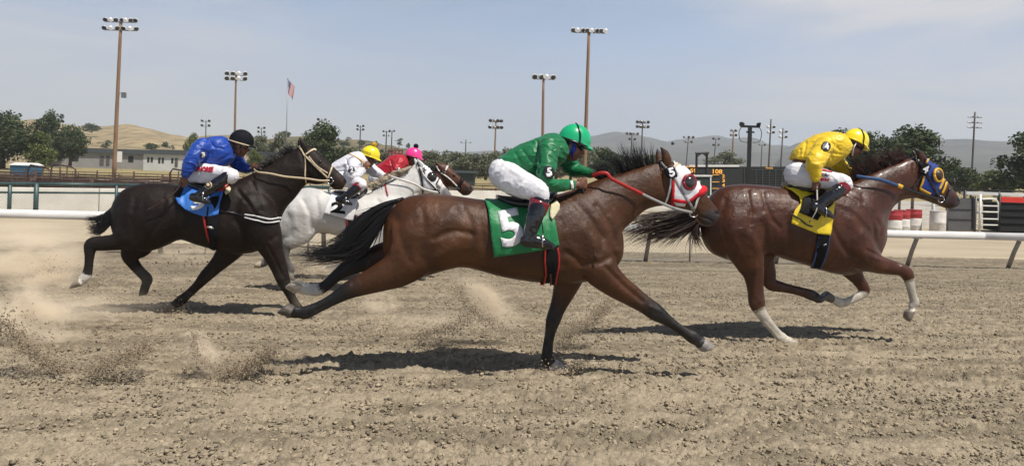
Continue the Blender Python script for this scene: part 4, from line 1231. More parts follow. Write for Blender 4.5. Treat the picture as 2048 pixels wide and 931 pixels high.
# ================================================================== HORSES
BLACK = (0.010, 0.009, 0.009)
HOOF = (0.22, 0.19, 0.15)
WHITE = (0.66, 0.62, 0.55)
def horse(name, label, Hd):
    Y = Hd['Y']
    mb = MB()
    # trunk from top line / belly line
    pairs_loft(mb, [((x, a), (x, b), w) for x, a, b, w in Hd['trunk']], Y, 4, 2.25)
    pairs_loft(mb, Hd['neck'], Y, 5, 2.1)
    pairs_loft(mb, Hd['head'], Y, 5, 2.3)
    legs = []
    for ch, lat in Hd['legs']:
        chain_loft(mb, ch, Y, lat, 5)
        legs.append(ch)
    for pr in Hd['hooves']:
        pairs_loft(mb, [(pr[0], pr[1], pr[4], pr[5]), (pr[2], pr[3], pr[4] * 1.18, pr[5])], Y, 1, 2.0)
    for ear in Hd['ears']:
        chain_loft(mb, ear, Y, 0.7, 4, False)
    for b in Hd.get('blobs', []):          # px, py, rx m, ry m, rz m, dy
        mb.ball(P(b[0], b[1], Y + b[5]), b[2:5], 18, 12)
    V, Fc, E = remesh(mb, Hd.get('voxel', 0.009), 4)
    px, py = proj(V)
    # soften where trunk, neck and upper legs run into each other, keep lower legs and head crisp
    A = []
    for ch in legs:
        C = np.array(catmull([[c[0], c[1], c[2]] for c in ch], 4)); A.append(C)
    low = np.full(len(V), 9.0)
    for C in A:
        k0 = 8
        d = seg_dist(px, py, [tuple(c[:2]) for c in C[k0:]])
        low = np.minimum(low, d / 22.0 / Hd['k'])
    hx, hy = Hd['poll']
    dh = seg_dist(px, py, [((hx + 14 * Hd['k']), hy + 30 * Hd['k']), Hd['muzzle']]) / (45 * Hd['k'])
    for ear in Hd['ears']:
        dh = np.minimum(dh, seg_dist(px, py, [tuple(c[:2]) for c in ear]) / (10 * Hd['k']))
    w = np.clip(np.minimum(low, dh) - 0.75, 0.06, 1.0)
    V = lap(V, E, 14, w * 0.6)
    # muscles: grooves (negative) and swellings (positive) along traced lines
    N = normals(V, Fc)
    side = np.clip(np.abs(N[:, 1]) * 1.3, 0, 1)
    disp = np.zeros(len(V))
    for ln, wd, dp in Hd['muscle']:
        d = seg_dist(px, py, ln)
        disp += dp * np.exp(-(d / (wd * Hd['k'])) ** 2)
    disp += (vnoise(V * 6.0, 3) - 0.5) * 0.012 * np.clip(low - 0.6, 0, 1)
    disp += (vnoise(V * 15.0, 4) - 0.5) * 0.004 * np.clip(low - 0.4, 0, 1)
    qv = V * np.array([5.0, 5.0, 8.0]) + (vnoise(V * 4.0, 14)[:, None] - .5) * 2.5
    vein = (1 - np.abs(vnoise(qv, 15) * 2 - 1)) ** 7
    disp += 0.0016 * vein * np.clip(vnoise(V * 1.7, 16) * 2 - .5, 0, 1)
    qs = V * np.array([14.0, 10.0, 5.0]) + (vnoise(V * 5.0, 17)[:, None] - .5) * 2.0
    disp -= 0.0013 * (1 - np.abs(vnoise(qs, 18) * 2 - 1)) ** 6 * np.clip(low - .5, 0, 1)
    V = V + N * (disp * side)[:, None]
    V = lap(V, E, 2, np.full(len(V), 0.3))
    # coat colours: points, socks, hooves, muzzle, some sun highlights painted in
    base = np.array(Hd['coat'])
    C = np.tile(base, (len(V), 1))
    mid = (vnoise(V * 3.0, 8))[:, None]
    C = C * (0.82 + 0.36 * mid)
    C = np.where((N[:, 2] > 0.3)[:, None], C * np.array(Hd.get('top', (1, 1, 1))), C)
    if 'dapple' in Hd:
        dd = np.clip(vnoise(V * 4.0, 9) * 1.6 - 0.55, 0, 1)[:, None]
        C = C * (1 - dd * Hd['dapple'])
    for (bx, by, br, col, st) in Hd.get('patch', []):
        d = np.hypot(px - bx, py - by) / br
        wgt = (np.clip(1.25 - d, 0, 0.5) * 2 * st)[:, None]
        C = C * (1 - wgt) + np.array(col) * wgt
    nz2 = (vnoise(V * 40.0, 12) - 0.5) * 0.25
    yy = V[:, 1] - Y
    for ch, stops in zip(legs, Hd['legcol']):
        K = np.array(catmull([[*P(c[0], c[1], Y + (c[3] if len(c) > 3 else 0)), c[2] * mpp(c[0], c[1], Y)] for c in ch], 4))
        d = np.full(len(V), 9.0); par = np.zeros(len(V))
        for i in range(len(K)):
            q = np.linalg.norm(V - K[i, :3], axis=1) / (K[i, 3] * 1.75 + 0.012)
            m = q < d
            d[m] = q[m]; par[m] = i / 4.0
        own = np.clip((1.2 - d) / 0.2, 0, 1)
        for (s0, s1, col) in stops:
            wgt = own * np.clip((par + nz2 - s0) / max(s1 - s0, 0.05), 0, 1)
            C = C * (1 - wgt[:, None]) + np.array(col) * wgt[:, None]
    for pr in Hd['hooves']:
        c0 = (P(*pr[0], Y + pr[5]) + P(*pr[1], Y + pr[5])) / 2; c1 = (P(*pr[2], Y + pr[5]) + P(*pr[3], Y + pr[5])) / 2
        ax = np.array(c1 - c0); L = np.linalg.norm(ax); ax /= L
        q = V - np.array(c0); t = q @ ax
        rad = np.linalg.norm(q - t[:, None] * ax, axis=1)
        wgt = ((t > 0.004) & (t < L + 0.03) & (rad < 0.095)).astype(float)[:, None]
        hc = np.array(pr[6])
        str_ = (0.8 + 0.4 * vnoise(np.stack([t * 120, rad * 10], 1), 2))[:, None]
        C = C * (1 - wgt) + hc * str_ * wgt
    gr = gz(Y)                                        # track dust clinging to the lower legs and belly
    ds = np.clip((0.62 - (V[:, 2] - gr)) / 0.62, 0, 1) * np.clip(vnoise(V * 22.0, 19) * 2.2 - .75, 0, 1) * .20
    C = C * (1 - ds[:, None]) + np.array([.30, .245, .165]) * ds[:, None]
    me = mesh_np(name, V, Fc)
    setcol(me, C)
    root = link(name, me, Hd['mat'])
    tag(root, label, 'horse', 'race horses galloping on the track')
    bv = bvh_of(V, Fc)
    return root, bv

coat = lambda n, r, ct=0.0, v=0.35: mat(n, (0.1, 0.05, 0.03), rough=r, spec=0.36, attr=True, vary=v, vscale=5.0, bump=0.45, bscale=22.0, coat=ct, bdist=0.014, bump2=0.55, b2scale=(110, 260, 420))

M['coat_gloss'] = coat('bay_coat', 0.41)
M['coat_wet'] = coat('sweaty_chestnut_coat', 0.32, 0.10, 0.45)
M['coat_dark'] = coat('dark_coat', 0.52)
M['coat_dark'].node_tree.nodes['Principled BSDF'].inputs['Specular IOR Level'].default_value = 0.24
M['coat_grey'] = coat('grey_coat', 0.6, 0.0, 0.12)
M['hair_black'] = mat('black_hair', (0.012, 0.011, 0.011), 0.38)
M['hair_brown'] = mat('brown_hair', (0.045, 0.022, 0.013), 0.42, vary=0.5, vscale=20)
M['hair_red'] = mat('chestnut_hair', (0.050, 0.018, 0.010), 0.45, vary=0.4, vscale=20)
M['hair_cream'] = mat('cream_hair', (0.50, 0.43, 0.31), 0.6, vary=0.35, vscale=30)
M['eye'] = mat('dark_eye', (0.008, 0.006, 0.005), 0.08, coat=0.6)
M['green_cloth'] = mat('green_nylon', (0.006, 0.19, 0.055), 0.5, vary=0.18, vscale=14, bump=0.4, bscale=45, sheen=0.1)
M['white_cloth'] = mat('white_nylon', (0.74, 0.73, 0.74), 0.6, vary=0.08, vscale=9, bump=0.3, bscale=40)
M['yellow_cloth'] = mat('yellow_nylon', (0.78, 0.58, 0.02), 0.5, vary=0.14, vscale=12, bump=0.4, bscale=40)
M['blue_cloth'] = mat('blue_nylon', (0.035, 0.17, 0.56), 0.5, vary=0.2, vscale=14, bump=0.4, bscale=40)
M['black_cloth'] = mat('black_fabric', (0.008, 0.008, 0.010), 0.75, spec=0.2, vary=0.3, vscale=20)
M['black_leather'] = mat('black_leather', (0.010, 0.010, 0.012), 0.22, coat=0.25, bump=0.25, bscale=70)
M['brown_leather'] = mat('brown_leather', (0.05, 0.025, 0.014), 0.45)
M['grey_strap'] = mat('grey_strap', (0.30, 0.29, 0.28), 0.5, vary=0.3, vscale=30)
M['cream_strap'] = mat('cream_strap', (0.62, 0.50, 0.32), 0.5, vary=0.2, vscale=30)
M['white_strap'] = mat('white_strap', (0.72, 0.70, 0.66), 0.5, vary=0.15, vscale=30)
M['red_strap'] = mat('red_rubber', (0.42, 0.020, 0.016), 0.5, vary=0.25, vscale=40)
M['red_fleece'] = mat('red_fleece', (0.66, 0.012, 0.020), 0.85, vary=0.25, vscale=60, bump=0.8, bscale=160)
M['maroon_cloth'] = mat('maroon_vinyl', (0.26, 0.012, 0.025), 0.35, vary=0.2, vscale=30)
M['royal_cloth'] = mat('royal_blue_cloth', (0.010, 0.038, 0.24), 0.6, vary=0.25, vscale=18, bump=0.3, bscale=50)
M['navy_strap'] = mat('navy_strap', (0.025, 0.075, 0.20), 0.5, vary=0.25, vscale=30)
M['gold_trim'] = mat('gold_trim', (0.72, 0.40, 0.02), 0.5, vary=0.15, vscale=30)
M['pale_foam'] = mat('pale_foam', (0.60, 0.55, 0.36), 0.75, vary=0.2, vscale=20)
M['white_fleece'] = mat('white_fleece', (0.70, 0.69, 0.66), 0.9, bump=0.8, bscale=140)
M['steel'] = mat('steel', (0.55, 0.55, 0.55), 0.25, metal=1.0)
M['smoke_cup'] = mat('tinted_cup', (0.03, 0.026, 0.026), 0.15, coat=0.5)

def hoof(cf, cb, toe, heel, w, dy, col=HOOF): return (cf, cb, toe, heel, w, dy, col)

# ---- bay horse, number five
Y5 = solve_Y(1108, 741) - 0.13
bayleg = lambda: (0.012, 0.010, 0.010)
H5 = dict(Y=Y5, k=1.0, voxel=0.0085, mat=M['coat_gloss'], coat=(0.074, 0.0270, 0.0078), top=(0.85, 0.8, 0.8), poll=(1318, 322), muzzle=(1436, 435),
    trunk=[(766, 455, 500, .05), (776, 424, 530, .13), (792, 405, 548, .19), (818, 392, 556, .245), (850, 388, 552, .275), (890, 389, 540, .285), (925, 393, 534, .285),
           (960, 398, 541, .29), (1000, 401, 552, .30), (1050, 401, 561, .305), (1100, 392, 566, .295), (1150, 379, 566, .265), (1185, 373, 560, .235), (1212, 385, 548, .20), (1232, 420, 532, .15), (1243, 465, 515, .08)],
    neck=[((1130, 386), (1222, 545), .215), ((1165, 371), (1244, 500), .185), ((1200, 357), (1242, 467), .145), ((1232, 348), (1266, 442), .118), ((1262, 339), (1288, 422), .102), ((1290, 331), (1309, 414), .095), ((1312, 324), (1326, 412), .088)],
    head=[((1310, 324), (1324, 408), .07), ((1326, 321), (1336, 414), .088), ((1345, 322), (1350, 419), .10), ((1360, 329), (1364, 420), .105), ((1377, 343), (1374, 419), .10), ((1394, 364), (1382, 424), .084), ((1410, 387), (1388, 432), .070), ((1424, 404), (1396, 443), .064), ((1434, 417), (1407, 452), .062), ((1440, 430), (1422, 451), .045)],
    legs=[([(1165, 470, 44, -.14), (1196, 532, 38, -.16), (1226, 565, 28, -.16), (1262, 590, 22, -.15), (1290, 609, 18, -.15), (1313, 625, 17.5, -.15), (1336, 641, 11.5, -.15), (1362, 659, 9.8, -.15), (1384, 673, 13, -.15), (1395, 680, 11.5, -.15), (1403, 685, 12.5, -.15)], .72),
          ([(1150, 500, 40, .12), (1140, 545, 33, .13), (1126, 588, 22, .13), (1115, 616, 16.5, .13), (1107, 638, 15.5, .13), (1101, 662, 11.3, .13), (1096, 690, 10.5, .13), (1095, 713, 13, .13), (1102, 724, 11.5, .13), (1110, 730, 12, .13)], .72),
          ([(842, 470, 66, -.12), (822, 512, 50, -.14), (796, 538, 38, -.14), (760, 555, 29, -.14), (727, 568, 22.5, -.13), (697, 580, 18, -.13), (668, 597, 13, -.13), (640, 612, 11.5, -.13), (612, 624, 13.5, -.13), (598, 624, 12, -.13), (588, 624, 12.5, -.13)], .62),
          ([(842, 470, 60, .12), (800, 505, 38, .14), (760, 512, 26, .14), (726, 524, 19.5, .13), (697, 535, 17, .13), (672, 552, 12.5, .13), (652, 570, 11.3, .13), (634, 579, 13, .13), (615, 578, 11.5, .13), (603, 575, 12, .13)], .62)],
    legcol=[[(2.6, 4.6, BLACK)], [(1.6, 3.5, BLACK), (8.2, 8.6, WHITE)], [(3.6, 5.2, BLACK)], [(1.5, 3.0, BLACK), (6.55, 6.85, WHITE)]],
    hooves=[hoof((1411, 676), (1391, 692), (1431, 690), (1402, 703), .058, -.15, (.26, .24, .22)), hoof((1121, 722), (1098, 738), (1138, 736), (1108, 752), .06, .13, (.42, .38, .32)),
            hoof((581, 634), (592, 613), (551, 626), (577, 605), .055, -.13, (.10, .085, .07)), hoof((591, 588), (608, 565), (567, 574), (595, 556), .055, .13, (.40, .35, .27))],
    ears=[[(1333, 330, 10, -.045), (1333, 318, 10.5, -.05), (1330, 307, 8, -.055), (1325, 299, 4.5, -.06), (1321, 293, 1.5, -.062)], [(1320, 330, 9, .045), (1319, 318, 8.5, .05), (1317, 307, 6.5, .055), (1315, 300, 3.5, .06), (1313, 295, 1.3, .062)]],
    muscle=[([(868, 478), (890, 466), (915, 461), (945, 468)], 7, -.014), ([(925, 415), (942, 445), (940, 500), (920, 525)], 10, -.016), ([(790, 430), (800, 480), (820, 520)], 9, -.010),
            ([(845, 420), (850, 470), (838, 510)], 8, -.008), ([(900, 425), (880, 450), (868, 478)], 14, .012), ([(905, 490), (880, 515), (850, 535)], 12, .012),
            ([(1140, 395), (1175, 430), (1205, 475), (1200, 505)], 8, -.013), ([(1195, 410), (1222, 450), (1236, 490)], 6, -.012), ([(1135, 505), (1165, 528), (1200, 525), (1225, 512)], 7, -.014),
            ([(1170, 460), (1190, 490)], 16, .014), ([(1212, 535), (1245, 568), (1285, 602)], 5, -.012), ([(1240, 548), (1268, 575)], 8, .006), ([(1328, 408), (1290, 410), (1255, 440), (1232, 480)], 7, -.010),
            ([(1326, 335), (1331, 370), (1342, 408), (1362, 414)], 4, -.010), ([(1348, 395), (1356, 400)], 12, .008), ([(1384, 372), (1404, 402)], 4, .006), ([(1435, 426), (1439, 424)], 3.5, -.014), ([(1397, 432), (1412, 436), (1424, 442)], 2.2, -.008),
            ([(1005, 470), (1000, 540)], 6, -.004), ([(1030, 470), (1026, 550)], 6, -.004), ([(1056, 480), (1054, 556)], 6, -.004), ([(960, 440), (975, 520)], 8, -.007), ([(1120, 440), (1125, 530)], 9, -.008),
            ([(1300, 612), (1320, 622)], 3, .006), ([(1330, 645), (1380, 678)], 2.5, -.006), ([(660, 606), (615, 630)], 2.5, -.006), ([(700, 572), (690, 590)], 5, .005)],
    patch=[(1424, 441, 22, (.026, .022, .021), .9), (1438, 425, 4.5, (.003, .003, .003), 1), (1438, 424, 5, (.004, .003, .003), 1), (1318, 298, 9, BLACK, .8), (1330, 298, 9, (.03, .014, .008), .6), (925, 505, 45, (.13, .052, .018), .6), (775, 468, 32, (.15, .055, .016), .65), (880, 405, 30, (.13, .06, .028), .5), (950, 440, 24, (.13, .055, .022), .5)])  # the warm patches paint sunlit highlights, mainly on the rump, into the coat
h5, b5 = horse('race_horse', 'bay horse with green number 5 saddle cloth and white blinker hood, nearest the camera', H5)

# ---- chestnut leader, number four
Y4 = solve_Y(1582, 686) + 0.13
SOCK = (0.60, 0.55, 0.46)
H4 = dict(Y=Y4, k=0.8, voxel=0.0095, mat=M['coat_wet'], coat=(0.076, 0.0235, 0.0080), poll=(1824, 315), muzzle=(1917, 405),
    trunk=[(1404, 436, 470, .05), (1411, 412, 490, .12), (1422, 392, 505, .18), (1440, 376, 514, .225), (1466, 369, 522, .262), (1500, 368, 516, .28), (1535, 371, 509, .282), (1570, 374, 519, .29),
           (1610, 376, 530, .30), (1650, 374, 543, .29), (1690, 371, 550, .265), (1722, 378, 543, .235), (1746, 398, 522, .19), (1761, 430, 498, .12), (1768, 460, 482, .06)],
    neck=[((1676, 373), (1758, 505), .21), ((1706, 361), (1769, 468), .165), ((1738, 346), (1772, 441), .132), ((1770, 333), (1786, 415), .112), ((1800, 322), (1806, 400), .10), ((1822, 315), (1830, 397), .09)],
    head=[((1818, 316), (1826, 394), .07), ((1834, 314), (1840, 398), .09), ((1850, 316), (1851, 401), .102), ((1866, 327), (1862, 405), .102), ((1880, 346), (1870, 408), .09), ((1892, 362), (1878, 411), .076), ((1905, 379), (1888, 415), .066), ((1915, 392), (1898, 418), .062), ((1920, 402), (1910, 414), .045)],
    legs=[([(1480, 455, 60, -.12), (1490, 492, 44, -.14), (1499, 522, 32, -.14), (1507, 548, 22, -.13), (1511, 580, 17, -.13), (1514, 604, 17.5, -.13), (1523, 626, 12.2, -.13), (1539, 648, 9.8, -.13), (1555, 667, 9.8, -.13), (1563, 675, 11.5, -.13), (1571, 679, 9.5, -.13)], .62),
          ([(1500, 470, 50, .12), (1520, 515, 32, .13), (1536, 545, 17, .13), (1541, 566, 14, .13), (1570, 575, 9.8, .13), (1600, 582, 9.2, .13), (1622, 589, 11, .13), (1632, 593, 9.5, .13)], .62),
          ([(1700, 470, 42, -.14), (1722, 505, 36, -.16), (1752, 526, 21, -.16), (1780, 534, 15.5, -.15), (1802, 539, 13, -.15), (1815, 549, 13.5, -.15), (1820, 568, 9.6, -.15), (1825, 590, 8.4, -.15), (1829, 603, 10, -.15), (1824, 612, 8.2, -.15)], .72),
          ([(1690, 500, 38, .13), (1702, 535, 24, .14), (1715, 556, 14.5, .14), (1728, 576, 11.8, .14), (1727, 585, 10.5, .14), (1712, 595, 8.4, .14), (1696, 602, 8, .14), (1682, 605, 9.8, .14), (1671, 600, 8.5, .14)], .72)],
    legcol=[[(5.35, 5.6, SOCK)], [(5.4, 5.9, (.05, .035, .028))], [(5.3, 5.7, SOCK)], [(3.5, 3.9, SOCK)]],
    hooves=[hoof((1579, 672), (1564, 686), (1599, 684), (1572, 691), .052, -.13, (.5, .45, .37)), hoof((1634, 584), (1624, 600), (1652, 597), (1634, 606), .05, .13, (.06, .05, .045)),
            hoof((1831, 617), (1809, 621), (1818, 646), (1807, 632), .05, -.15, (.20, .16, .13)), hoof((1664, 606), (1668, 590), (1638, 597), (1655, 580), .05, .14, (.14, .125, .11))],
    ears=[[(1846, 324, 8, -.045), (1843, 314, 8.5, -.05), (1837, 305, 6, -.055), (1830, 297, 1.5, -.06)], [(1836, 324, 8, .045), (1832, 314, 6, .05), (1828, 306, 4.5, .055), (1824, 299, 1.3, .06)]],
    muscle=[([(1495, 380), (1502, 420), (1500, 455)], 6, -.010), ([(1525, 385), (1535, 420), (1545, 440), (1560, 455)], 6, -.012), ([(1530, 455), (1532, 500)], 8, -.016), ([(1450, 400), (1440, 450), (1460, 500)], 8, -.009), ([(1500, 470), (1515, 495)], 14, .012),
            ([(1510, 440), (1530, 430)], 10, .010), ([(1690, 385), (1725, 405), (1745, 440), (1752, 478)], 6, -.014), ([(1668, 400), (1710, 420), (1740, 455)], 7, .010), ([(1662, 450), (1690, 500), (1720, 520)], 7, -.012), ([(1700, 440), (1725, 470)], 14, .013),
            ([(1735, 500), (1760, 512), (1800, 528)], 4, -.010), ([(1745, 515), (1790, 524)], 5, .006), ([(1830, 396), (1800, 398), (1775, 430), (1760, 470)], 6, -.009), ([(1725, 390), (1760, 450)], 6, -.009), ([(1826, 330), (1832, 365), (1845, 396), (1862, 402)], 4, -.010),
            ([(1916, 400), (1918, 399)], 3, -.012), ([(1886, 412), (1904, 411)], 2, -.007), ([(1600, 455), (1605, 525)], 6, -.004), ([(1625, 455), (1630, 530)], 6, -.004), ([(1575, 440), (1580, 515)], 8, -.006), ([(1512, 530), (1508, 590)], 5, .006), ([(1530, 640), (1560, 672)], 2, -.006)],
    patch=[(1908, 408, 15, (.03, .018, .014), .8), (1917, 399, 4, (.004, .003, .003), 1), (1832, 300, 12, BLACK, .85), (1560, 470, 60, (.070, .024, .011), .5)])
h4, b4 = horse('race_horse', 'wet chestnut horse with white socks, yellow saddle cloth and blue hood, leading the race', H4)

# ---- dark brown horse, blue silks
Y3 = solve_Y(338, 627) - 0.13
H3 = dict(Y=Y3, k=0.72, voxel=0.010, mat=M['coat_dark'], coat=(0.0150, 0.0088, 0.0062), poll=(601, 293), muzzle=(688, 368),
    trunk=[(223, 420, 455, .05), (229, 402, 470, .11), (238, 388, 482, .165), (254, 375, 492, .222), (276, 368, 502, .26), (305, 365, 501, .28), (335, 367, 490, .28), (362, 370, 479, .282), (395, 372, 489, .29), (430, 371, 499, .30),
           (465, 364, 508, .28), (500, 357, 506, .25), (528, 360, 498, .212), (548, 385, 488, .155), (558, 420, 474, .09)],
    neck=[((472, 360), (552, 482), .21), ((503, 347), (561, 442), .16), ((530, 333), (573, 416), .13), ((556, 317), (590, 397), .112), ((580, 303), (606, 376), .10), ((598, 294), (616, 367), .092)],
    head=[((594, 295), (610, 362), .07), ((609, 291), (620, 367), .088), ((624, 295), (632, 369), .10), ((636, 303), (643, 368), .10), ((648, 316), (650, 365), .09), ((661, 328), (657, 367), .072), ((674, 340), (662, 374), .064), ((687, 352), (672, 379), .06), ((694, 363), (685, 378), .045)],
    legs=[([(285, 430, 52, -.12), (268, 465, 38, -.14), (236, 482, 19, -.14), (208, 486, 15.5, -.13), (183, 489, 14, -.13), (179, 512, 9.8, -.13), (177, 533, 8.8, -.13), (173, 550, 10.5, -.13), (163, 560, 9, -.13)], .62),
          ([(292, 440, 48, .12), (276, 485, 33, .14), (259, 506, 18, .13), (264, 522, 13, .13), (279, 541, 10.5, .13), (294, 557, 11, .13), (292, 567, 9.3, .13)], .62),
          ([(480, 450, 42, .12), (464, 490, 30, .13), (446, 516, 20, .13), (428, 535, 15, .13), (411, 552, 13, .13), (394, 571, 9.4, .13), (376, 588, 8.8, .13), (362, 600, 10.5, .13), (352, 607, 9, .13)], .72),
          ([(505, 420, 42, -.14), (530, 468, 34, -.16), (546, 505, 22, -.16), (557, 532, 17, -.15), (567, 561, 13.5, -.15), (577, 582, 9.8, -.15), (588, 603, 8.9, -.15), (596, 617, 10.5, -.15), (603, 625, 9, -.15)], .72)],
    legcol=[[(2.0, 4.0, (.014, .011, .009)), (6.75, 7.0, WHITE)], [(3.6, 4.0, (.085, .075, .065))], [(5.0, 6, (.012, .010, .009))], [(3.0, 4.0, (.013, .010, .008))]],
    hooves=[hoof((166, 571), (160, 554), (137, 579), (147, 562), .05, -.13, (.30, .26, .20)), hoof((282, 569), (301, 570), (276, 592), (295, 588), .05, .13, (.07, .06, .05)),
            hoof((353, 613), (342, 602), (334, 629), (332, 609), .05, .13, (.17, .15, .135)), hoof((613, 620), (599, 632), (630, 633), (606, 643), .05, -.15, (.10, .09, .08))],
    ears=[[(612, 301, 7.5, -.045), (608, 291, 7, -.05), (603, 283, 4.5, -.055), (598, 275, 1.3, -.06)], [(604, 300, 7, .045), (601, 291, 6, .05), (599, 284, 4, .055), (596, 278, 1.2, .06)]],
    muscle=[([(330, 400), (322, 440), (300, 470), (290, 490)], 6, -.013), ([(345, 395), (352, 440), (345, 470)], 9, -.012), ([(270, 400), (262, 440), (270, 480)], 8, -.008), ([(300, 420), (290, 450)], 14, .010), ([(475, 380), (500, 410), (520, 440)], 6, -.013), ([(486, 385), (500, 400), (512, 425)], 6, .010),
            ([(505, 365), (518, 395), (522, 420)], 5, -.012), ([(470, 440), (495, 480), (520, 490)], 7, -.010), ([(535, 490), (550, 520), (566, 552)], 4, -.010), ([(541, 480), (556, 470)], 8, -.010), ([(612, 365), (590, 385), (565, 425)], 6, -.008), ([(606, 305), (612, 335), (620, 360), (636, 366)], 4, -.010),
            ([(691, 362), (692, 360)], 3, -.012), ([(664, 369), (680, 372)], 2, -.007), ([(395, 420), (395, 485)], 6, -.004), ([(370, 400), (375, 470)], 8, -.006), ([(420, 505), (440, 512)], 6, .005)],
    patch=[(682, 362, 16, (.035, .02, .014), .8), (691, 361, 3.5, (.004, .003, .003), 1), (655, 335, 14, (.03, .017, .011), .6)])
h3, b3 = horse('race_horse', 'dark brown horse with blue saddle cloth and cream bridle, at the rear of the pack', H3)

# ---- grey horse, number two
Y2 = solve_Y(770, 584)
GS = (0.10, 0.095, 0.09)
H2 = dict(Y=Y2, k=0.56, voxel=0.0125, mat=M['coat_grey'], coat=(0.66, 0.645, 0.615), dapple=0.28, poll=(833, 322), muzzle=(900, 388),
    trunk=[(550, 440, 468, .05), (556, 424, 478, .12), (566, 410, 486, .17), (584, 392, 490, .225), (606, 376, 486, .262), (630, 376, 468, .28), (655, 384, 466, .285), (690, 388, 477, .29), (720, 389, 484, .295), (750, 384, 488, .285), (780, 383, 486, .255), (805, 390, 477, .205), (822, 410, 462, .12)],
    neck=[((742, 380), (822, 462), .205), ((766, 368), (828, 432), .155), ((789, 356), (832, 409), .125), ((810, 344), (836, 394), .108), ((828, 331), (842, 388), .095)],
    head=[((825, 331), (838, 382), .07), ((836, 325), (844, 386), .088), ((848, 328), (851, 388), .10), ((858, 336), (859, 387), .10), ((868, 346), (864, 387), .087), ((878, 358), (870, 389), .072), ((889, 371), (877, 394), .063), ((898, 381), (886, 399), .06), ((904, 391), (896, 398), .045)],
    legs=[([(612, 425, 42, -.12), (604, 462, 27, -.14), (590, 478, 18, -.14), (573, 490, 13, -.13), (570, 508, 9, -.13), (575, 524, 7, -.13), (582, 537, 8, -.13), (579, 545, 7, -.13)], .62),
          ([(606, 440, 36, .12), (590, 474, 20, .13), (566, 494, 12, .13), (551, 503, 9.5, .13), (540, 514, 7.2, .13), (530, 524, 8, .13), (524, 528, 7, .13)], .62),
          ([(775, 430, 34, -.13), (760, 470, 20, -.14), (735, 500, 11, -.14), (715, 521, 9.5, -.14), (690, 530, 7, -.14), (668, 536, 6.6, -.14), (655, 538, 8, -.14), (650, 539, 7, -.14)], .72),
          ([(790, 440, 32, .13), (792, 480, 19, .13), (786, 515, 11, .13), (780, 535, 9.5, .13), (775, 553, 6.8, .13), (771, 566, 8, .13), (770, 573, 7, .13)], .72)],
    legcol=[[(1.8, 3.0, GS)], [(1.6, 3.0, GS)], [(2.0, 3.0, GS), (6, 6.5, WHITE)], [(2, 3.0, GS), (5, 5.4, WHITE)]],
    hooves=[hoof((588, 548), (573, 545), (590, 562), (575, 556), .05, -.13, (.18, .15, .12)), hoof((520, 536), (527, 521), (505, 535), (513, 523), .05, .13, (.38, .32, .24)),
            hoof((649, 546), (652, 532), (628, 543), (640, 532), .05, -.14, (.42, .36, .28)), hoof((778, 573), (763, 575), (786, 585), (765, 585), .05, .13, (.35, .3, .25))],
    ears=[[(845, 336, 6.5, -.045), (842, 329, 6, -.05), (838, 323, 4, -.055), (834, 316, 1.2, -.06)], [(838, 334, 5.5, .045), (834, 327, 5, .05), (831, 321, 3.5, .055), (828, 315, 1.2, .06)]],
    muscle=[([(606, 400), (620, 430), (622, 460)], 8, -.014), ([(632, 395), (638, 430), (632, 455)], 9, -.016), ([(585, 420), (590, 450)], 12, .010), ([(755, 400), (780, 425), (795, 450)], 7, -.012), ([(835, 385), (815, 400), (805, 430)], 6, -.010), ([(836, 335), (842, 360), (850, 380)], 4, -.008), ([(655, 440), (690, 455)], 7, -.006)],
    patch=[(896, 386, 14, (.07, .065, .065), .85), (868, 372, 8, (.3, .29, .28), .5), (622, 385, 20, (.40, .40, .39), .6), (645, 415, 22, (.45, .45, .44), .5)])
h2, b2 = horse('race_horse', 'white grey horse with black number 2 on a white saddle cloth', H2)

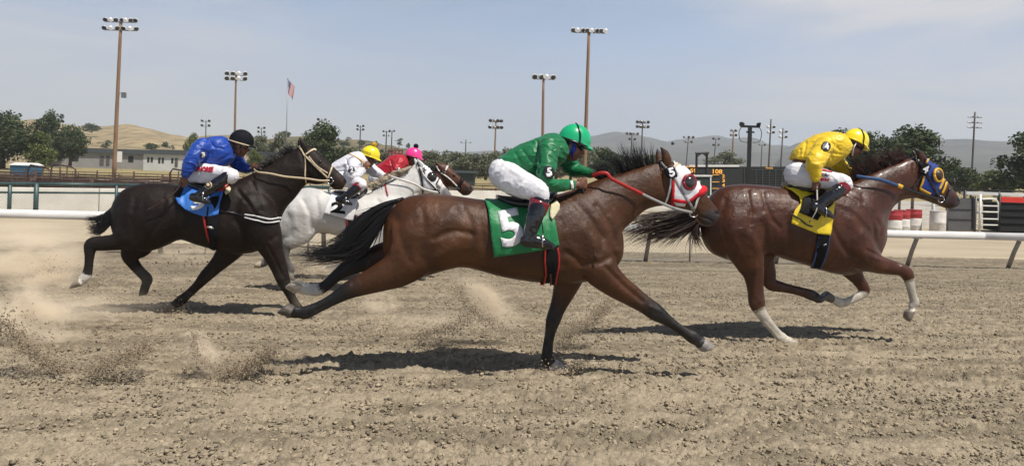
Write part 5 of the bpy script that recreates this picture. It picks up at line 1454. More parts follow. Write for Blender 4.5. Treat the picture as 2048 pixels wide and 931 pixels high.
# ---- far bay horse, red silks: mostly behind the grey
Y1 = Y2 + 1.35
kx = 0.92
def m1(p): return (878 + (p[0] - 833) * kx, 329 + (p[1] - 322) * kx)
H1 = dict(Y=Y1, k=0.52, voxel=0.0135, mat=M['coat_gloss'], coat=(0.085, 0.028, 0.011), poll=(878, 331), muzzle=(941, 383),
    trunk=[(878 + (x - 833) * kx, 329 + (a - 322) * kx + 2, 329 + (b - 322) * kx - 16, w) for x, a, b, w in H2['trunk']],
    neck=[(m1(a), m1(b), w) for a, b, w in H2['neck']],
    head=[((868, 336), (880, 380), .07), ((876, 328), (886, 376), .085), ((888, 326), (896, 375), .098), ((900, 334), (903, 374), .098), ((911, 345), (908, 376), .086), ((922, 354), (913, 380), .072), ((933, 363), (920, 386), .063), ((942, 371), (927, 391), .06), ((947, 380), (938, 390), .045)],
    legs=[([(690, 430, 36, -.12), (692, 462, 22, -.14), (706, 486, 13, -.13), (716, 505, 9.5, -.13), (706, 522, 7, -.13), (698, 532, 7.5, -.13)], .62),
          ([(690, 440, 33, .12), (700, 468, 18, .13), (722, 495, 10, .13), (730, 515, 7, .13), (724, 530, 7, .13)], .62),
          ([(830, 430, 32, -.13), (845, 465, 18, -.14), (850, 495, 10, -.14), (838, 510, 7, -.14), (825, 515, 7, -.14)], .72),
          ([(830, 440, 30, .13), (828, 475, 16, .13), (830, 505, 9, .13), (838, 530, 7, .13), (840, 545, 7, .13)], .72)],
    legcol=[[(1.8, 3.0, BLACK)], [(1.6, 3.0, BLACK)], [(2.0, 3.0, BLACK)], [(2, 3.0, BLACK)]],
    hooves=[hoof((704, 534), (694, 527), (694, 545), (686, 534), .05, -.13, (.1, .09, .08)), hoof((728, 532), (718, 526), (716, 545), (710, 532), .05, .13, (.1, .09, .08)),
            hoof((826, 522), (826, 508), (811, 520), (816, 508), .05, -.14, (.1, .09, .08)), hoof((848, 547), (834, 549), (854, 560), (836, 560), .05, .13, (.1, .09, .08))],
    ears=[[(884, 341, 6, -.045), (880, 334, 6, -.05), (876, 329, 4.5, -.055), (872, 323, 1.2, -.06)], [(878, 342, 5.5, .045), (874, 336, 5, .05), (871, 331, 4, .055), (868, 326, 1.2, .06)]],
    muscle=[([(880, 340), (886, 360), (896, 372)], 4, -.009), ([(944, 376), (945, 375)], 3, -.012), ([(922, 384), (936, 386)], 2, -.007), ([(906, 352), (912, 358)], 4, -.008)],
    patch=[(938, 383, 12, (.03, .018, .014), .75), (943, 375, 3, (.004, .003, .003), 1), (874, 335, 7, BLACK, .5)])
h1, b1 = horse('race_horse', 'bay horse with only its bridled head showing beyond the white grey horse', H1)

def eye_ball(px, py, Y, bv, root, r=0.02):
    p, n = surf_pt(px, py, bv, Y)
    mb = MB(); mb.ball(p - Vector((0, -0.004, 0)), r, 14, 10)
    build('eye', mb, M['eye'], root, True)
eye_ball(1376, 361, Y5, b5, h5)
eye_ball(1874, 352, Y4, b4, h4)
eye_ball(640, 323, Y3, b3, h3)
eye_ball(864, 352, Y2, b2, h2)
eye_ball(908, 351, Y1, b1, h1, 0.022)

# manes and tails
hair('mane', [[(1196, 358), (1190, 352), (1180, 348), (1172, 345)], [(1222, 352), (1212, 338), (1204, 325), (1200, 316)], [(1244, 346), (1238, 334), (1231, 322), (1230, 312)], [(1262, 340), (1256, 326), (1250, 314), (1243, 304)], [(1285, 334), (1282, 322), (1279, 310), (1274, 297)], [(1308, 327), (1306, 318), (1306, 308), (1308, 294)]],
     420, Y5, M['hair_black'], h5, r=0.0026, jit=3.6, ywid=0.035, lmin=0.62)
hair('tail', [[(806, 396), (765, 408), (725, 436), (690, 476), (650, 502), (600, 505)], [(800, 400), (762, 420), (722, 450), (690, 486), (650, 506), (596, 508)], [(792, 408), (760, 440), (735, 478), (705, 502), (660, 510), (592, 506)], [(790, 416), (762, 452), (738, 488), (712, 508), (670, 513), (600, 511)]],
     800, Y5, M['hair_black'], h5, r=0.0040, jit=4.6, ywid=0.05, lmin=0.42, seg=12, tipspread=2.3)
hair('mane', [[(1705, 362), (1702, 350), (1700, 342), (1698, 338)], [(1732, 350), (1724, 334), (1718, 322), (1710, 314)], [(1752, 341), (1745, 326), (1738, 314), (1730, 306)], [(1775, 331), (1768, 318), (1760, 310), (1750, 306)], [(1800, 322), (1792, 312), (1783, 306), (1776, 306)], [(1820, 315), (1815, 311), (1808, 308), (1803, 304)]],
     480, Y4, M['hair_red'], h4, r=0.0034, jit=3.4, ywid=0.05, lmin=0.5)
hair('tail', [[(1422, 404), (1380, 416), (1330, 424), (1285, 432), (1242, 446)], [(1420, 412), (1380, 428), (1330, 442), (1280, 452), (1240, 470)], [(1416, 420), (1384, 444), (1340, 462), (1300, 470), (1262, 482)], [(1412, 428), (1388, 452), (1362, 468), (1345, 482), (1335, 496)], [(1412, 432), (1398, 454), (1400, 474), (1408, 486), (1418, 500)]],
     800, Y4, M['hair_brown'], h4, r=0.0036, jit=4.6, ywid=0.09, lmin=0.5, seg=12, tipspread=1.8)
hair('mane', [[(512, 345), (508, 341), (503, 340), (498, 342)], [(545, 326), (540, 320), (533, 318), (526, 320)], [(575, 308), (570, 302), (564, 300), (558, 302)], [(598, 295), (594, 289), (589, 287), (584, 289)]], 240, Y3, M['hair_black'], h3, r=0.0032, jit=1.8, ywid=0.04)
hair('tail', [[(232, 404), (216, 422), (195, 432), (168, 434)], [(230, 416), (214, 436), (195, 446), (172, 444)], [(229, 428), (214, 448), (196, 460), (178, 456)], [(229, 438), (218, 454), (200, 468), (178, 474)]], 420, Y3, M['hair_black'], h3, r=0.0045, jit=2.6, ywid=0.06, lmin=0.6, tipspread=1.6)
hair('mane', [[(742, 380), (738, 374), (740, 372), (744, 376)], [(755, 372), (746, 366), (744, 370), (746, 378)], [(772, 363), (760, 358), (755, 364), (752, 376)], [(792, 352), (784, 350), (778, 354), (770, 364)], [(812, 341), (804, 340), (798, 344), (792, 352)], [(830, 328), (824, 330), (816, 336), (806, 344)]],
     340, Y2 - 0.05, M['hair_cream'], h2, r=0.005, jit=1.8, ywid=0.06, lmin=0.6)
hair('tail', [[(556, 418), (546, 430), (540, 445), (536, 462)], [(554, 424), (540, 436), (532, 452), (530, 470)]], 80, Y2, M['hair_cream'], h2, r=0.009, jit=2.0, ywid=0.05)
hair('mane', [[(800, 366), (794, 362), (790, 364)], [(840, 346), (834, 342), (830, 345)], [(870, 334), (866, 330), (861, 333)]], 90, Y1, M['hair_black'], h1, r=0.007, jit=1.5, ywid=0.05)

# ------------------------------------------------------------------ tack, built onto each horse
def rein(name, pts, Y, r, material, parent, flat=0.45):
    """free strap in the air: pts (px, py, dy)"""
    A = catmull([[*P(p[0], p[1], Y + p[2])] for p in pts], 5)
    mb = MB(); mb.tube(A, [r] * len(A), 8, flat)
    return build(name, mb, material, parent, True)
def ring_tube(c, ax1, ax2, r1, r2, t, seg=24):
    pts = [Vector(c) + ax1 * (r1 * math.cos(2 * math.pi * k / seg)) + ax2 * (r2 * math.sin(2 * math.pi * k / seg)) for k in range(seg + 1)]
    mb = MB(); mb.tube(pts, t, 8)
    return mb
def stirrup(px, py, Y, dy, top, k, root):
    c = P(px, py, Y + dy)
    s = mpp(px, py, Y) * k
    mb = ring_tube(c + Vector((0, 0, 9 * s)), Vector((0.25, 0.95, 0)).normalized(), Vector((0, 0, 1)), 13 * s, 13 * s, 1.4 * s)
    st = build('stirrup', mb, M['steel'], root, True)
    mb = MB(); t = P(top[0], top[1], Y + dy * 0.85)
    mb.tube([t, t.lerp(c + Vector((0, 0, 22 * s)), 0.5) + Vector((0, -0.01, 0)), c + Vector((0, 0, 22 * s))], 2.6 * s, 6, 0.4)
    build('stirrup_leather', mb, M['black_leather'], st, True)
def saddle(pairs, Y, root, material=None):
    mb = MB(); pairs_loft(mb, pairs, Y, 4, 2.2)
    V, Fc, E = remesh(mb, 0.012, 3)
    return link('saddle', mesh_np('saddle', V, Fc), material or M['black_leather'], root)
def cup(c, n, r, material, root, half=False, ring_mat=None, tilt=0.3):
    """raised round eye cup of a racing hood"""
    n = n.normalized(); a = n.cross(Vector((0, 0, 1))).normalized(); b = a.cross(n).normalized()
    mb = MB()
    seg, rr = 20, []
    for i in range(6):
        th = (math.pi / 2) * (1 - i / 6.0)
        rr.append([c + a * (r * math.sin(th) * math.cos(2 * math.pi * k / seg)) + b * (r * math.sin(th) * math.sin(2 * math.pi * k / seg)) + n * (r * 0.75 * math.cos(th)) for k in range(seg)])
    mb.loft(rr)
    o = build('eye_cup', mb, material, root, True)
    pts = [c + a * (r * math.cos(2 * math.pi * k / 28)) + b * (r * math.sin(2 * math.pi * k / 28)) + n * 0.008 for k in range(29)]
    mb = MB(); mb.tube(pts, r * 0.24, 8)
    build('cup_rim', mb, ring_mat or material, o, True)
    return o

def bvh_obj(o):
    return BVHTree.FromPolygons([tuple(v.co) for v in o.data.vertices], [tuple(p.vertices) for p in o.data.polygons])

# -- number five
cloth = decal('saddle_cloth', [(969, 400), (975, 393), (995, 393), (1020, 396), (1050, 396), (1085, 392), (1104, 390), (1106, 410), (1108, 440), (1117, 489), (1100, 497), (1048, 505), (988, 513), (983, 480), (979, 445), (976, 420)], b5, Y5, M['green_cloth'], h5, .014, .005, 5, .012)
text_decal('number', '5', [(990, 424), (1038, 414), (1050, 486), (1006, 497)], bvh_obj(cloth), Y5, M['white_cloth'], cloth, .006, .035)
saddle([((992, 388), (996, 402), .10), ((1008, 391), (1012, 412), .19), ((1040, 393), (1042, 418), .24), ((1075, 388), (1076, 416), .25), ((1098, 381), (1099, 408), .20), ((1112, 378), (1112, 392), .08)], Y5, h5)
decal('girth_pad', [(1099, 424), (1102, 412), (1112, 404), (1119, 412), (1118, 421), (1103, 441), (1099, 434)], b5, Y5, M['pale_foam'], h5, .03, .03, 4)
girth = decal('girth', [(1094, 488), (1114, 488), (1116, 525), (1113, 552), (1109, 569), (1091, 569), (1092, 545), (1090, 520)], b5, Y5, M['black_cloth'], h5, .012, .008, 4, .004)
strap('girth_piping', [(1090, 497), (1089, 520), (1091, 545), (1087, 564), (1080, 566)], 3, b5, Y5, M['red_strap'], girth, .016, .008)
strap('girth_piping', [(1114, 495), (1117, 520), (1114, 545), (1110, 568)], 3, b5, Y5, M['red_strap'], girth, .016, .008)
strap('girth_strap', [(1100, 545), (1101, 565), (1099, 584)], 4, b5, Y5, M['brown_leather'], girth, .022, .004)
stirrup(1086, 490, Y5, -0.42, (1078, 410), 1.0, h5)
hood = decal('blinker_hood', [(1346, 321), (1357, 326), (1370, 336), (1382, 347), (1394, 361), (1403, 373), (1402, 383), (1392, 391), (1380, 399), (1372, 404), (1358, 404), (1345, 405), (1346, 380), (1347, 362), (1354, 352), (1348, 336)], b5, Y5, M['white_cloth'], h5, .010, .004, 4, .003)
strap('hood_binding', [(1346, 360), (1346, 385), (1345, 410)], 5, b5, Y5, M['red_fleece'], hood, .016, .006)
strap('hood_binding', [(1346, 399), (1358, 401), (1372, 403)], 6, b5, Y5, M['red_fleece'], hood, .016, .006)
strap('hood_binding', [(1373, 404), (1385, 396), (1398, 385)], 6, b5, Y5, M['red_fleece'], hood, .016, .006)
decal('hood_fringe', [(1347, 402), (1372, 405), (1369, 412), (1352, 411)], b5, Y5, M['white_cloth'], hood, .008, .004, 4)
p, n = surf_pt(1377, 364, b5, Y5)
cup(p + Vector((0, -0.012, 0)), Vector((0.25, -1, 0.1)), 0.054, M['smoke_cup'], hood, ring_mat=M['maroon_cloth'])
mb = MB()
a, b = P(1392, 392, Y5 - .085), P(1403, 380, Y5); c = P(1405, 381, Y5 + .085)
mb.tube([a, P(1398, 386, Y5 - .08), P(1404, 381, Y5 - .05), P(1406, 379, Y5), c], [.022, .032, .036, .036, .026], 14)
build('shadow_roll', mb, M['red_fleece'], h5, True)
bri = strap('bridle', [(1322, 325), (1328, 332), (1338, 345), (1347, 354), (1360, 378), (1378, 405), (1388, 421)], 5, b5, Y5, M['grey_strap'], h5, .017, .006)
strap('throat_latch', [(1342, 352), (1341, 372), (1336, 392), (1329, 408)], 4, b5, Y5, M['white_strap'], bri, .008)
strap('browband', [(1345, 336), (1351, 331), (1357, 327)], 5, b5, Y5, M['cream_strap'], bri, .018, .006)
strap('noseband', [(1398, 391), (1393, 402), (1389, 416)], 4, b5, Y5, M['white_strap'], bri, .010)
strap('browband_strap', [(1320, 322), (1328, 334), (1336, 344)], 6, b5, Y5, M['black_leather'], bri, .012)
nt = decal('number_tag', [(1328, 340), (1334, 335), (1344, 333), (1348, 338), (1352, 350), (1348, 355), (1338, 357), (1333, 352)], b5, Y5, M['black_cloth'], h5, .026, .008, 4)
text_decal('number', '5', [(1333, 339), (1344, 336), (1349, 352), (1339, 355)], b5, Y5, M['white_cloth'], nt, .034, .05, 2)
p, n = surf_pt(1386, 425, b5, Y5)
build('bit_ring', ring_tube(p + Vector((0, -.016, 0)), Vector((1, 0, 0)), Vector((0, 0, 1)), .034, .034, .005), M['steel'], bri, True)
rr = rein('rein', [(1184, 352, -.09), (1200, 346, -.14), (1214, 347, -.16), (1223, 357, -.165), (1250, 371, -.155), (1285, 388, -.14)], Y5, .014, M['red_strap'], h5)
rein('rein_strap', [(1283, 387, -.14), (1310, 400, -.14), (1345, 415, -.135), (1384, 425, -.115)], Y5, .011, M['grey_strap'], rr)
rein('rein_strap', [(1184, 352, .05), (1225, 360, .15), (1290, 390, .14), (1388, 426, .10)], Y5, .010, M['red_strap'], rr)

# -- number four
cloth = decal('saddle_cloth', [(1560, 371), (1574, 369), (1600, 372), (1640, 374), (1664, 374), (1668, 400), (1664, 440), (1658, 470), (1630, 466), (1606, 456), (1581, 446), (1583, 432), (1588, 420), (1600, 406), (1596, 394), (1580, 382)], b4, Y4, M['yellow_cloth'], h4, .014, .005, 4, .014)
saddle([((1570, 362), (1572, 376), .10), ((1590, 367), (1592, 386), .19), ((1625, 370), (1627, 394), .24), ((1655, 368), (1656, 394), .24), ((1678, 362), (1679, 382), .16), ((1688, 360), (1688, 372), .07)], Y4, h4)
decal('saddle_flap', [(1602, 398), (1640, 386), (1672, 386), (1660, 410), (1640, 425), (1630, 440), (1612, 432), (1594, 424), (1600, 412)], b4, Y4, M['black_cloth'], h4, .045, .012, 4, .01)
girth = decal('girth', [(1634, 460), (1658, 462), (1655, 490), (1646, 518), (1640, 535), (1621, 533), (1629, 510), (1634, 485)], b4, Y4, M['black_cloth'], h4, .012, .008, 4, .004)
strap('girth_piping', [(1636, 440), (1637, 470), (1631, 505), (1622, 532)], 4, b4, Y4, M['navy_strap'], girth, .02, .006)
strap('girth_piping', [(1657, 470), (1652, 505), (1641, 534)], 3, b4, Y4, M['navy_strap'], girth, .02, .006)
strap('girth_buckle', [(1645, 489), (1651, 487)], 3, b4, Y4, M['steel'], girth, .022, .006)
strap('saddle_strap', [(1580, 428), (1596, 438), (1612, 449), (1622, 452)], 3, b4, Y4, M['black_leather'], cloth, .034, .004)
stirrup(1650, 431, Y4, -0.42, (1648, 392), 0.8, h4)
hood = decal('blinker_hood', [(1851, 315), (1862, 320), (1874, 334), (1883, 350), (1888, 362), (1885, 374), (1878, 384), (1868, 390), (1856, 388), (1838, 377), (1846, 353), (1853, 345), (1848, 328)], b4, Y4, M['royal_cloth'], h4, .010, .004, 4, .003)
strap('hood_binding', [(1847, 352), (1843, 366), (1838, 376)], 4, b4, Y4, M['gold_trim'], hood, .016, .006)
strap('hood_binding', [(1838, 376), (1848, 382), (1860, 388)], 5, b4, Y4, M['gold_trim'], hood, .016, .006)
p, n = surf_pt(1874, 350, b4, Y4)
cup(p + Vector((0, -0.010, 0)), Vector((0.35, -1, 0.1)), 0.062, M['brown_leather'], hood, ring_mat=M['gold_trim'])
bri = strap('bridle', [(1826, 316), (1836, 322), (1848, 340), (1856, 356), (1868, 378), (1878, 394)], 5, b4, Y4, M['black_leather'], h4, .017, .006)
strap('throat_latch', [(1846, 346), (1836, 362), (1824, 378)], 4, b4, Y4, M['black_leather'], bri, .008)
strap('browband', [(1851, 326), (1854, 318)], 4, b4, Y4, M['gold_trim'], bri, .02, .006)
strap('noseband', [(1886, 358), (1882, 368), (1877, 378)], 4, b4, Y4, M['gold_trim'], bri, .016, .006)
strap('noseband', [(1892, 364), (1888, 376), (1883, 386)], 4, b4, Y4, M['gold_trim'], bri, .012, .006)
strap('noseband', [(1900, 376), (1894, 392), (1888, 406)], 4, b4, Y4, M['black_leather'], bri, .012, .006)
p, n = surf_pt(1847, 338, b4, Y4)
pc = p + Vector((0, -.03, 0)); s_ = mpp(1847, 338, Y4)
ux = (R0 * math.cos(.38) - U0 * math.sin(.38)); uy = (U0 * math.cos(.38) + R0 * math.sin(.38))
mb = MB(); mb.box(pc, (17 * s_, .012, 22 * s_), Matrix((ux, ux.cross(uy) * -1, uy)).transposed())
nt = build('number_tag', mb, M['black_cloth'], h4, False, .006)
text_flat('number', '4', pc - ux * 5.5 * s_ - uy * 8.0 * s_ + Vector((0, -.010, 0)), ux, uy, 11 * s_, 16 * s_, M['white_cloth'], nt, .03)
p, n = surf_pt(1880, 398, b4, Y4)
build('bit_ring', ring_tube(p + Vector((0, -.016, 0)), Vector((1, 0, 0)), Vector((0, 0, 1)), .034, .034, .005), M['steel'], bri, True)
rr = rein('rein', [(1712, 352, -.10), (1732, 355, -.15), (1760, 359, -.17), (1790, 369, -.16), (1806, 374, -.15)], Y4, .017, M['navy_strap'], h4)
rein('rein_strap', [(1804, 373, -.15), (1830, 383, -.14), (1860, 392, -.13), (1880, 398, -.115)], Y4, .012, M['black_leather'], rr)
rein('rein_tag', [(1796, 370.5, -.16), (1805, 374, -.155)], Y4, .021, M['gold_trim'], rr)
rein('rein_strap', [(1712, 352, .08), (1790, 369, .16), (1882, 398, .11)], Y4, .012, M['navy_strap'], rr)

# -- number three
cloth = decal('saddle_cloth', [(372, 370), (385, 366), (410, 367), (440, 366), (452, 366), (448, 385), (441, 405), (438, 428), (425, 432), (408, 432), (390, 427), (372, 419), (357, 406), (352, 395), (362, 396), (366, 384)], b3, Y3, M['blue_cloth'], h3, .014, .005, 4, .02)
text_decal('number', '3', [(376, 392), (404, 384), (412, 414), (384, 422)], bvh_obj(cloth), Y3, M['white_cloth'], cloth, .006, .05)
saddle([((378, 362), (380, 373), .10), ((395, 364), (397, 380), .19), ((420, 366), (422, 386), .24), ((442, 361), (443, 384), .24), ((462, 356), (463, 372), .15), ((470, 354), (470, 362), .07)], Y3, h3)
decal('saddle_flap', [(438, 386), (446, 374), (456, 361), (462, 364), (458, 374), (448, 384)], b3, Y3, M['red_strap'], h3, .045, .01, 3)
decal('girth_pad', [(450, 386), (453, 379), (460, 375), (463, 379), (460, 385), (452, 390)], b3, Y3, M['pale_foam'], h3, .028, .02, 3)
girth = decal('girth', [(418, 396), (440, 392), (439, 430), (436, 470), (431, 498), (421, 494), (418, 460), (414, 430)], b3, Y3, M['black_cloth'], h3, .024, .008, 4, .006)
strap('girth_piping', [(407, 424), (411, 450), (418, 475), (427, 496)], 4, b3, Y3, M['red_strap'], girth, .02, .008)
strap('girth_buckle', [(416, 452), (428, 456)], 4, b3, Y3, M['steel'], girth, .035, .006)
bc = strap('breast_collar', [(490, 431), (515, 436), (540, 440), (561, 437)], 10, b3, Y3, M['black_leather'], h3, .012, .006)
strap('collar_fleece', [(490, 428), (515, 432), (540, 438), (561, 434)], 2.4, b3, Y3, M['white_fleece'], bc, .02, .010)
strap('collar_fleece', [(490, 434), (512, 440), (535, 445), (561, 442)], 2.4, b3, Y3, M['white_fleece'], bc, .02, .008)
strap('collar_strap', [(440, 421), (465, 425), (491, 431)], 3, b3, Y3, M['black_leather'], bc, .010)
stirrup(410, 399, Y3, -0.42, (430, 375), 0.72, h3)
bri = strap('bridle', [(599, 293), (604, 301), (610, 311), (625, 326), (640, 341), (655, 355)], 3.4, b3, Y3, M['cream_strap'], h3, .012, .006)
strap('browband', [(612, 309), (620, 303), (628, 299), (632, 301)], 3, b3, Y3, M['cream_strap'], bri, .012, .006)
strap('throat_latch', [(610, 311), (611, 330), (610, 352), (613, 368)], 2.8, b3, Y3, M['cream_strap'], bri, .010)
strap('cheek_strap', [(618, 313), (634, 332), (655, 346)], 2.6, b3, Y3, M['cream_strap'], bri, .014)
strap('noseband', [(664, 333), (660, 345), (656, 356)], 3, b3, Y3, M['cream_strap'], bri, .012)
p, n = surf_pt(660, 361, b3, Y3)
build('bit_ring', ring_tube(p + Vector((0, -.016, 0)), Vector((1, 0, 0)), Vector((0, 0, 1)), .034, .034, .005), M['steel'], bri, True)
rr = rein('rein', [(508, 338, -.05), (516, 344, -.14), (540, 347, -.17), (570, 353, -.16), (612, 357, -.15), (640, 361, -.13), (659, 361, -.115)], Y3, .011, M['cream_strap'], h3)
rein('rein_strap', [(508, 338, .05), (560, 351, .17), (612, 357, .15), (662, 361, .11)], Y3, .010, M['cream_strap'], rr)

# -- number two
cloth = decal('saddle_cloth', [(664, 386), (690, 384), (714, 384), (716, 400), (711, 422), (706, 441), (692, 438), (670, 432), (648, 426), (655, 408)], b2, Y2, M['white_cloth'], h2, .016, .005, 3, .014)
text_decal('number', '2', [(663, 404), (686, 402), (691, 428), (661, 424)], bvh_obj(cloth), Y2, M['black_cloth'], cloth, .006, .05)
saddle([((668, 380), (670, 390), .10), ((684, 381), (686, 396), .20), ((704, 382), (706, 400), .24), ((722, 378), (723, 396), .22), ((734, 374), (735, 384), .10)], Y2, h2)
decal('girth_pad', [(704, 392), (710, 386), (715, 390), (712, 398), (705, 398)], b2, Y2, M['pale_foam'], h2, .05, .02, 3)
girth = decal('girth', [(696, 430), (712, 428), (714, 450), (711, 470), (705, 482), (694, 480), (696, 460)], b2, Y2, M['black_leather'], h2, .014, .008, 3)
strap('girth_piping', [(692, 432), (694, 455), (692, 478)], 3, b2, Y2, M['maroon_cloth'], girth, .02, .008)
strap('girth_piping', [(714, 430), (716, 452), (710, 478)], 3, b2, Y2, M['maroon_cloth'], girth, .02, .008)
stirrup(694, 405, Y2, -0.42, (708, 388), 0.56, h2)
hood = decal('blinker_hood', [(846, 330), (858, 335), (868, 344), (877, 356), (876, 368), (868, 378), (858, 380), (848, 376), (846, 360), (850, 346), (845, 338)], b2, Y2, M['white_cloth'], h2, .012, .004, 3, .003)
p, n = surf_pt(864, 353, b2, Y2)
cup(p + Vector((0, -0.012, 0)), Vector((0.3, -1, 0.1)), 0.056, M['smoke_cup'], hood, ring_mat=M['black_leather'])
nb = decal('noseband_fleece', [(880, 356), (887, 362), (881, 375), (873, 369)], b2, Y2, M['white_fleece'], h2, .02, .02, 3)
strap('noseband_edge', [(878, 355), (872, 368)], 2.5, b2, Y2, M['black_leather'], nb, .024, .01)
bri = strap('bridle', [(835, 325), (842, 338), (850, 352), (860, 366), (875, 381), (880, 386)], 3, b2, Y2, M['black_leather'], h2, .022, .006)
strap('throat_latch', [(838, 337), (842, 352), (845, 370), (846, 388)], 3, b2, Y2, M['black_leather'], bri, .012)
strap('cheek_strap', [(840, 333), (847, 348), (858, 362), (874, 378)], 2, b2, Y2, M['white_strap'], bri, .03)
strap('noseband', [(846, 377), (862, 380), (880, 380)], 3, b2, Y2, M['black_leather'], bri, .014)
nt = decal('number_tag', [(841, 336), (849, 333), (854, 339), (849, 343), (843, 342)], b2, Y2, M['white_cloth'], h2, .028, .006, 3)
text_decal('number', '2', [(843.5, 336), (849, 334.5), (851, 341), (845.5, 342)], b2, Y2, M['black_cloth'], nt, .036, .04, 1)
rr = rein('rein', [(777, 350, -.08), (786, 354, -.13), (805, 360, -.15), (830, 368, -.14), (850, 379, -.13), (876, 385, -.11)], Y2, .015, M['white_strap'], h2)
rein('rein_strap', [(777, 350, .05), (830, 368, .14), (876, 385, .11)], Y2, .013, M['black_leather'], rr)
strap('neck_strap', [(771, 366), (773, 378), (776, 392)], 2.5, b2, Y2, M['red_strap'], h2, .014)

# -- far bay
bri = strap('bridle', [(873, 332), (878, 341), (888, 349), (900, 358), (914, 372), (920, 377)], 2.6, b1, Y1, M['white_strap'], h1, .012, .006)
strap('browband', [(880, 342), (892, 346)], 3.2, b1, Y1, M['black_leather'], bri, .014)
strap('browband', [(891, 341), (895, 332)], 3.2, b1, Y1, M['white_strap'], bri, .014)
strap('noseband', [(926, 355), (922, 364), (917, 374)], 6, b1, Y1, M['black_cloth'], bri, .022, .02)
strap('noseband', [(923, 372), (919, 382), (918, 388)], 3, b1, Y1, M['black_leather'], bri, .014)
rein('rein', [(800, 352, -.08), (830, 358, -.15), (870, 372, -.14), (918, 378, -.11)], Y1, .013, M['black_leather'], h1)
saddle([((742, 372), (744, 382), .10), ((760, 374), (762, 390), .22), ((785, 372), (786, 390), .22), ((800, 368), (801, 378), .10)], Y1, h1)

# ================================================================== JOCKEYS
def skin_mat(): return mat('skin', (0.17, 0.072, 0.042), 0.5, vary=0.3, vscale=25, bump=0.2, bscale=120)
M['skin'] = skin_mat()
M['skin_tan'] = mat('tanned_skin', (0.27, 0.125, 0.075), 0.5, vary=0.25, vscale=25)
M['breeches_white'] = mat('white_breeches', (0.70, 0.69, 0.71), 0.65, vary=0.06, vscale=8, bump=0.35, bscale=35, sheen=0.1)
M['boot'] = mat('black_boot', (0.008, 0.008, 0.010), 0.16, coat=0.5, bump=0.2, bscale=30)
M['boot_cuff'] = mat('red_boot_cuff', (0.24, 0.010, 0.018), 0.2, coat=0.4, vary=0.2, vscale=20)
silk = lambda n, c, v=0.22: mat(n, c, 0.44, spec=0.4, vary=v, vscale=9, bump=0.5, bscale=18, sheen=0.1, bdist=.015, bump2=.3, b2scale=(60, 60, 90))
M['silk_green'] = silk('green_silk', (0.004, 0.155, 0.050))
M['silk_yellow'] = silk('yellow_silk', (0.76, 0.52, 0.016), 0.15)
M['silk_blue'] = silk('blue_silk', (0.008, 0.055, 0.34))
M['silk_white'] = silk('white_silk', (0.68, 0.67, 0.72), 0.08)
M['silk_red'] = silk('red_silk', (0.42, 0.008, 0.022))
shell = lambda n, c: mat(n, c, 0.3, spec=0.5, coat=0.3, vary=0.12, vscale=14)
M['cap_green'] = shell('green_cap', (0.010, 0.42, 0.17))
M['cap_yellow'] = shell('yellow_cap', (0.88, 0.70, 0.02))
M['cap_black'] = mat('black_velvet_cap', (0.005, 0.006, 0.010), 0.8, spec=0.2)
M['cap_pink'] = shell('pink_cap', (0.86, 0.05, 0.28))
M['goggle'] = mat('goggle_lens', (0.015, 0.013, 0.014), 0.08, coat=0.7)
M['strap_blue'] = mat('blue_strap', (0.01, 0.035, 0.30), 0.5)
M['badge_black'] = mat('badge_black', (0.01, 0.01, 0.012), 0.5)
M['letter_red'] = mat('red_lettering', (0.40, 0.01, 0.03), 0.5)
M['braid'] = mat('braided_cord', (0.62, 0.58, 0.50), 0.6, vary=0.6, vscale=90)

def cloth_part(name, mb, voxel, material, parent, amp=0.0, freq=(14, 14, 14), iters=4, folds=(), k=1.0, seed=1):
    V, Fc, E = remesh(mb, voxel, iters)
    V = lap(V, E, 3, np.full(len(V), 0.5))
    if amp or folds:
        N = normals(V, Fc)
        q = V * np.array(freq)
        q = q + (vnoise(V * 5.0, seed)[:, None] - 0.5) * 3.0
        r = 1 - np.abs(vnoise(q, seed + 1) * 2 - 1)
        r2 = 1 - np.abs(vnoise(q * 2.1, seed + 2) * 2 - 1)
        d = amp * 1.15 * (r ** 3.5 - 0.25) + amp * 0.5 * (r2 ** 3 - 0.25)
        px, py = proj(V)
        for ln, w, dp in folds: d = d + dp * np.exp(-(seg_dist(px, py, ln) / (w * k)) ** 2)
        V = V + N * d[:, None]
        V = lap(V, E, 1, np.full(len(V), 0.3))
    return link(name, mesh_np(name, V, Fc), material, parent), bvh_of(V, Fc), V

def fist(mb, c, a, u, s=1.0):
    """closed hand: c knuckle-palm centre, a along the forearm, u towards the thumb side"""
    a = a.normalized(); u = (u - a * u.dot(a)).normalized(); cdir = u.cross(a).normalized()
    if cdir.y < 0: cdir = -cdir            # fingers close towards the far side
    mb.ball(c - a * 0.012 * s, (0.046 * s, 0.040 * s, 0.018 * s), 12, 8, (a, u, cdir))
    for i, (off, ln) in enumerate(((0.030, 0.92), (0.010, 1.0), (-0.010, 0.95), (-0.029, 0.8))):
        b = c + a * 0.026 * s + u * off * s
        k1 = b + a * 0.022 * ln * s + cdir * 0.008 * s
        k2 = k1 + cdir * 0.032 * ln * s - a * 0.004 * s
        k3 = k2 - a * 0.030 * ln * s + cdir * 0.004 * s
        mb.tube([b - a * 0.02 * s, b, k1, k2, k3], [0.0095 * s, 0.0105 * s, 0.0105 * s, 0.0098 * s, 0.008 * s], 8)
        mb.ball(k1, 0.0112 * s, 8, 6)
    t0 = c - a * 0.020 * s + u * 0.034 * s
    mb.tube([t0 - a * 0.01 * s, t0 + a * 0.018 * s + u * 0.008 * s, t0 + a * 0.042 * s + cdir * 0.016 * s, t0 + a * 0.048 * s + cdir * 0.036 * s - u * 0.01 * s], [0.013 * s, 0.012 * s, 0.0105 * s, 0.008 * s], 8)

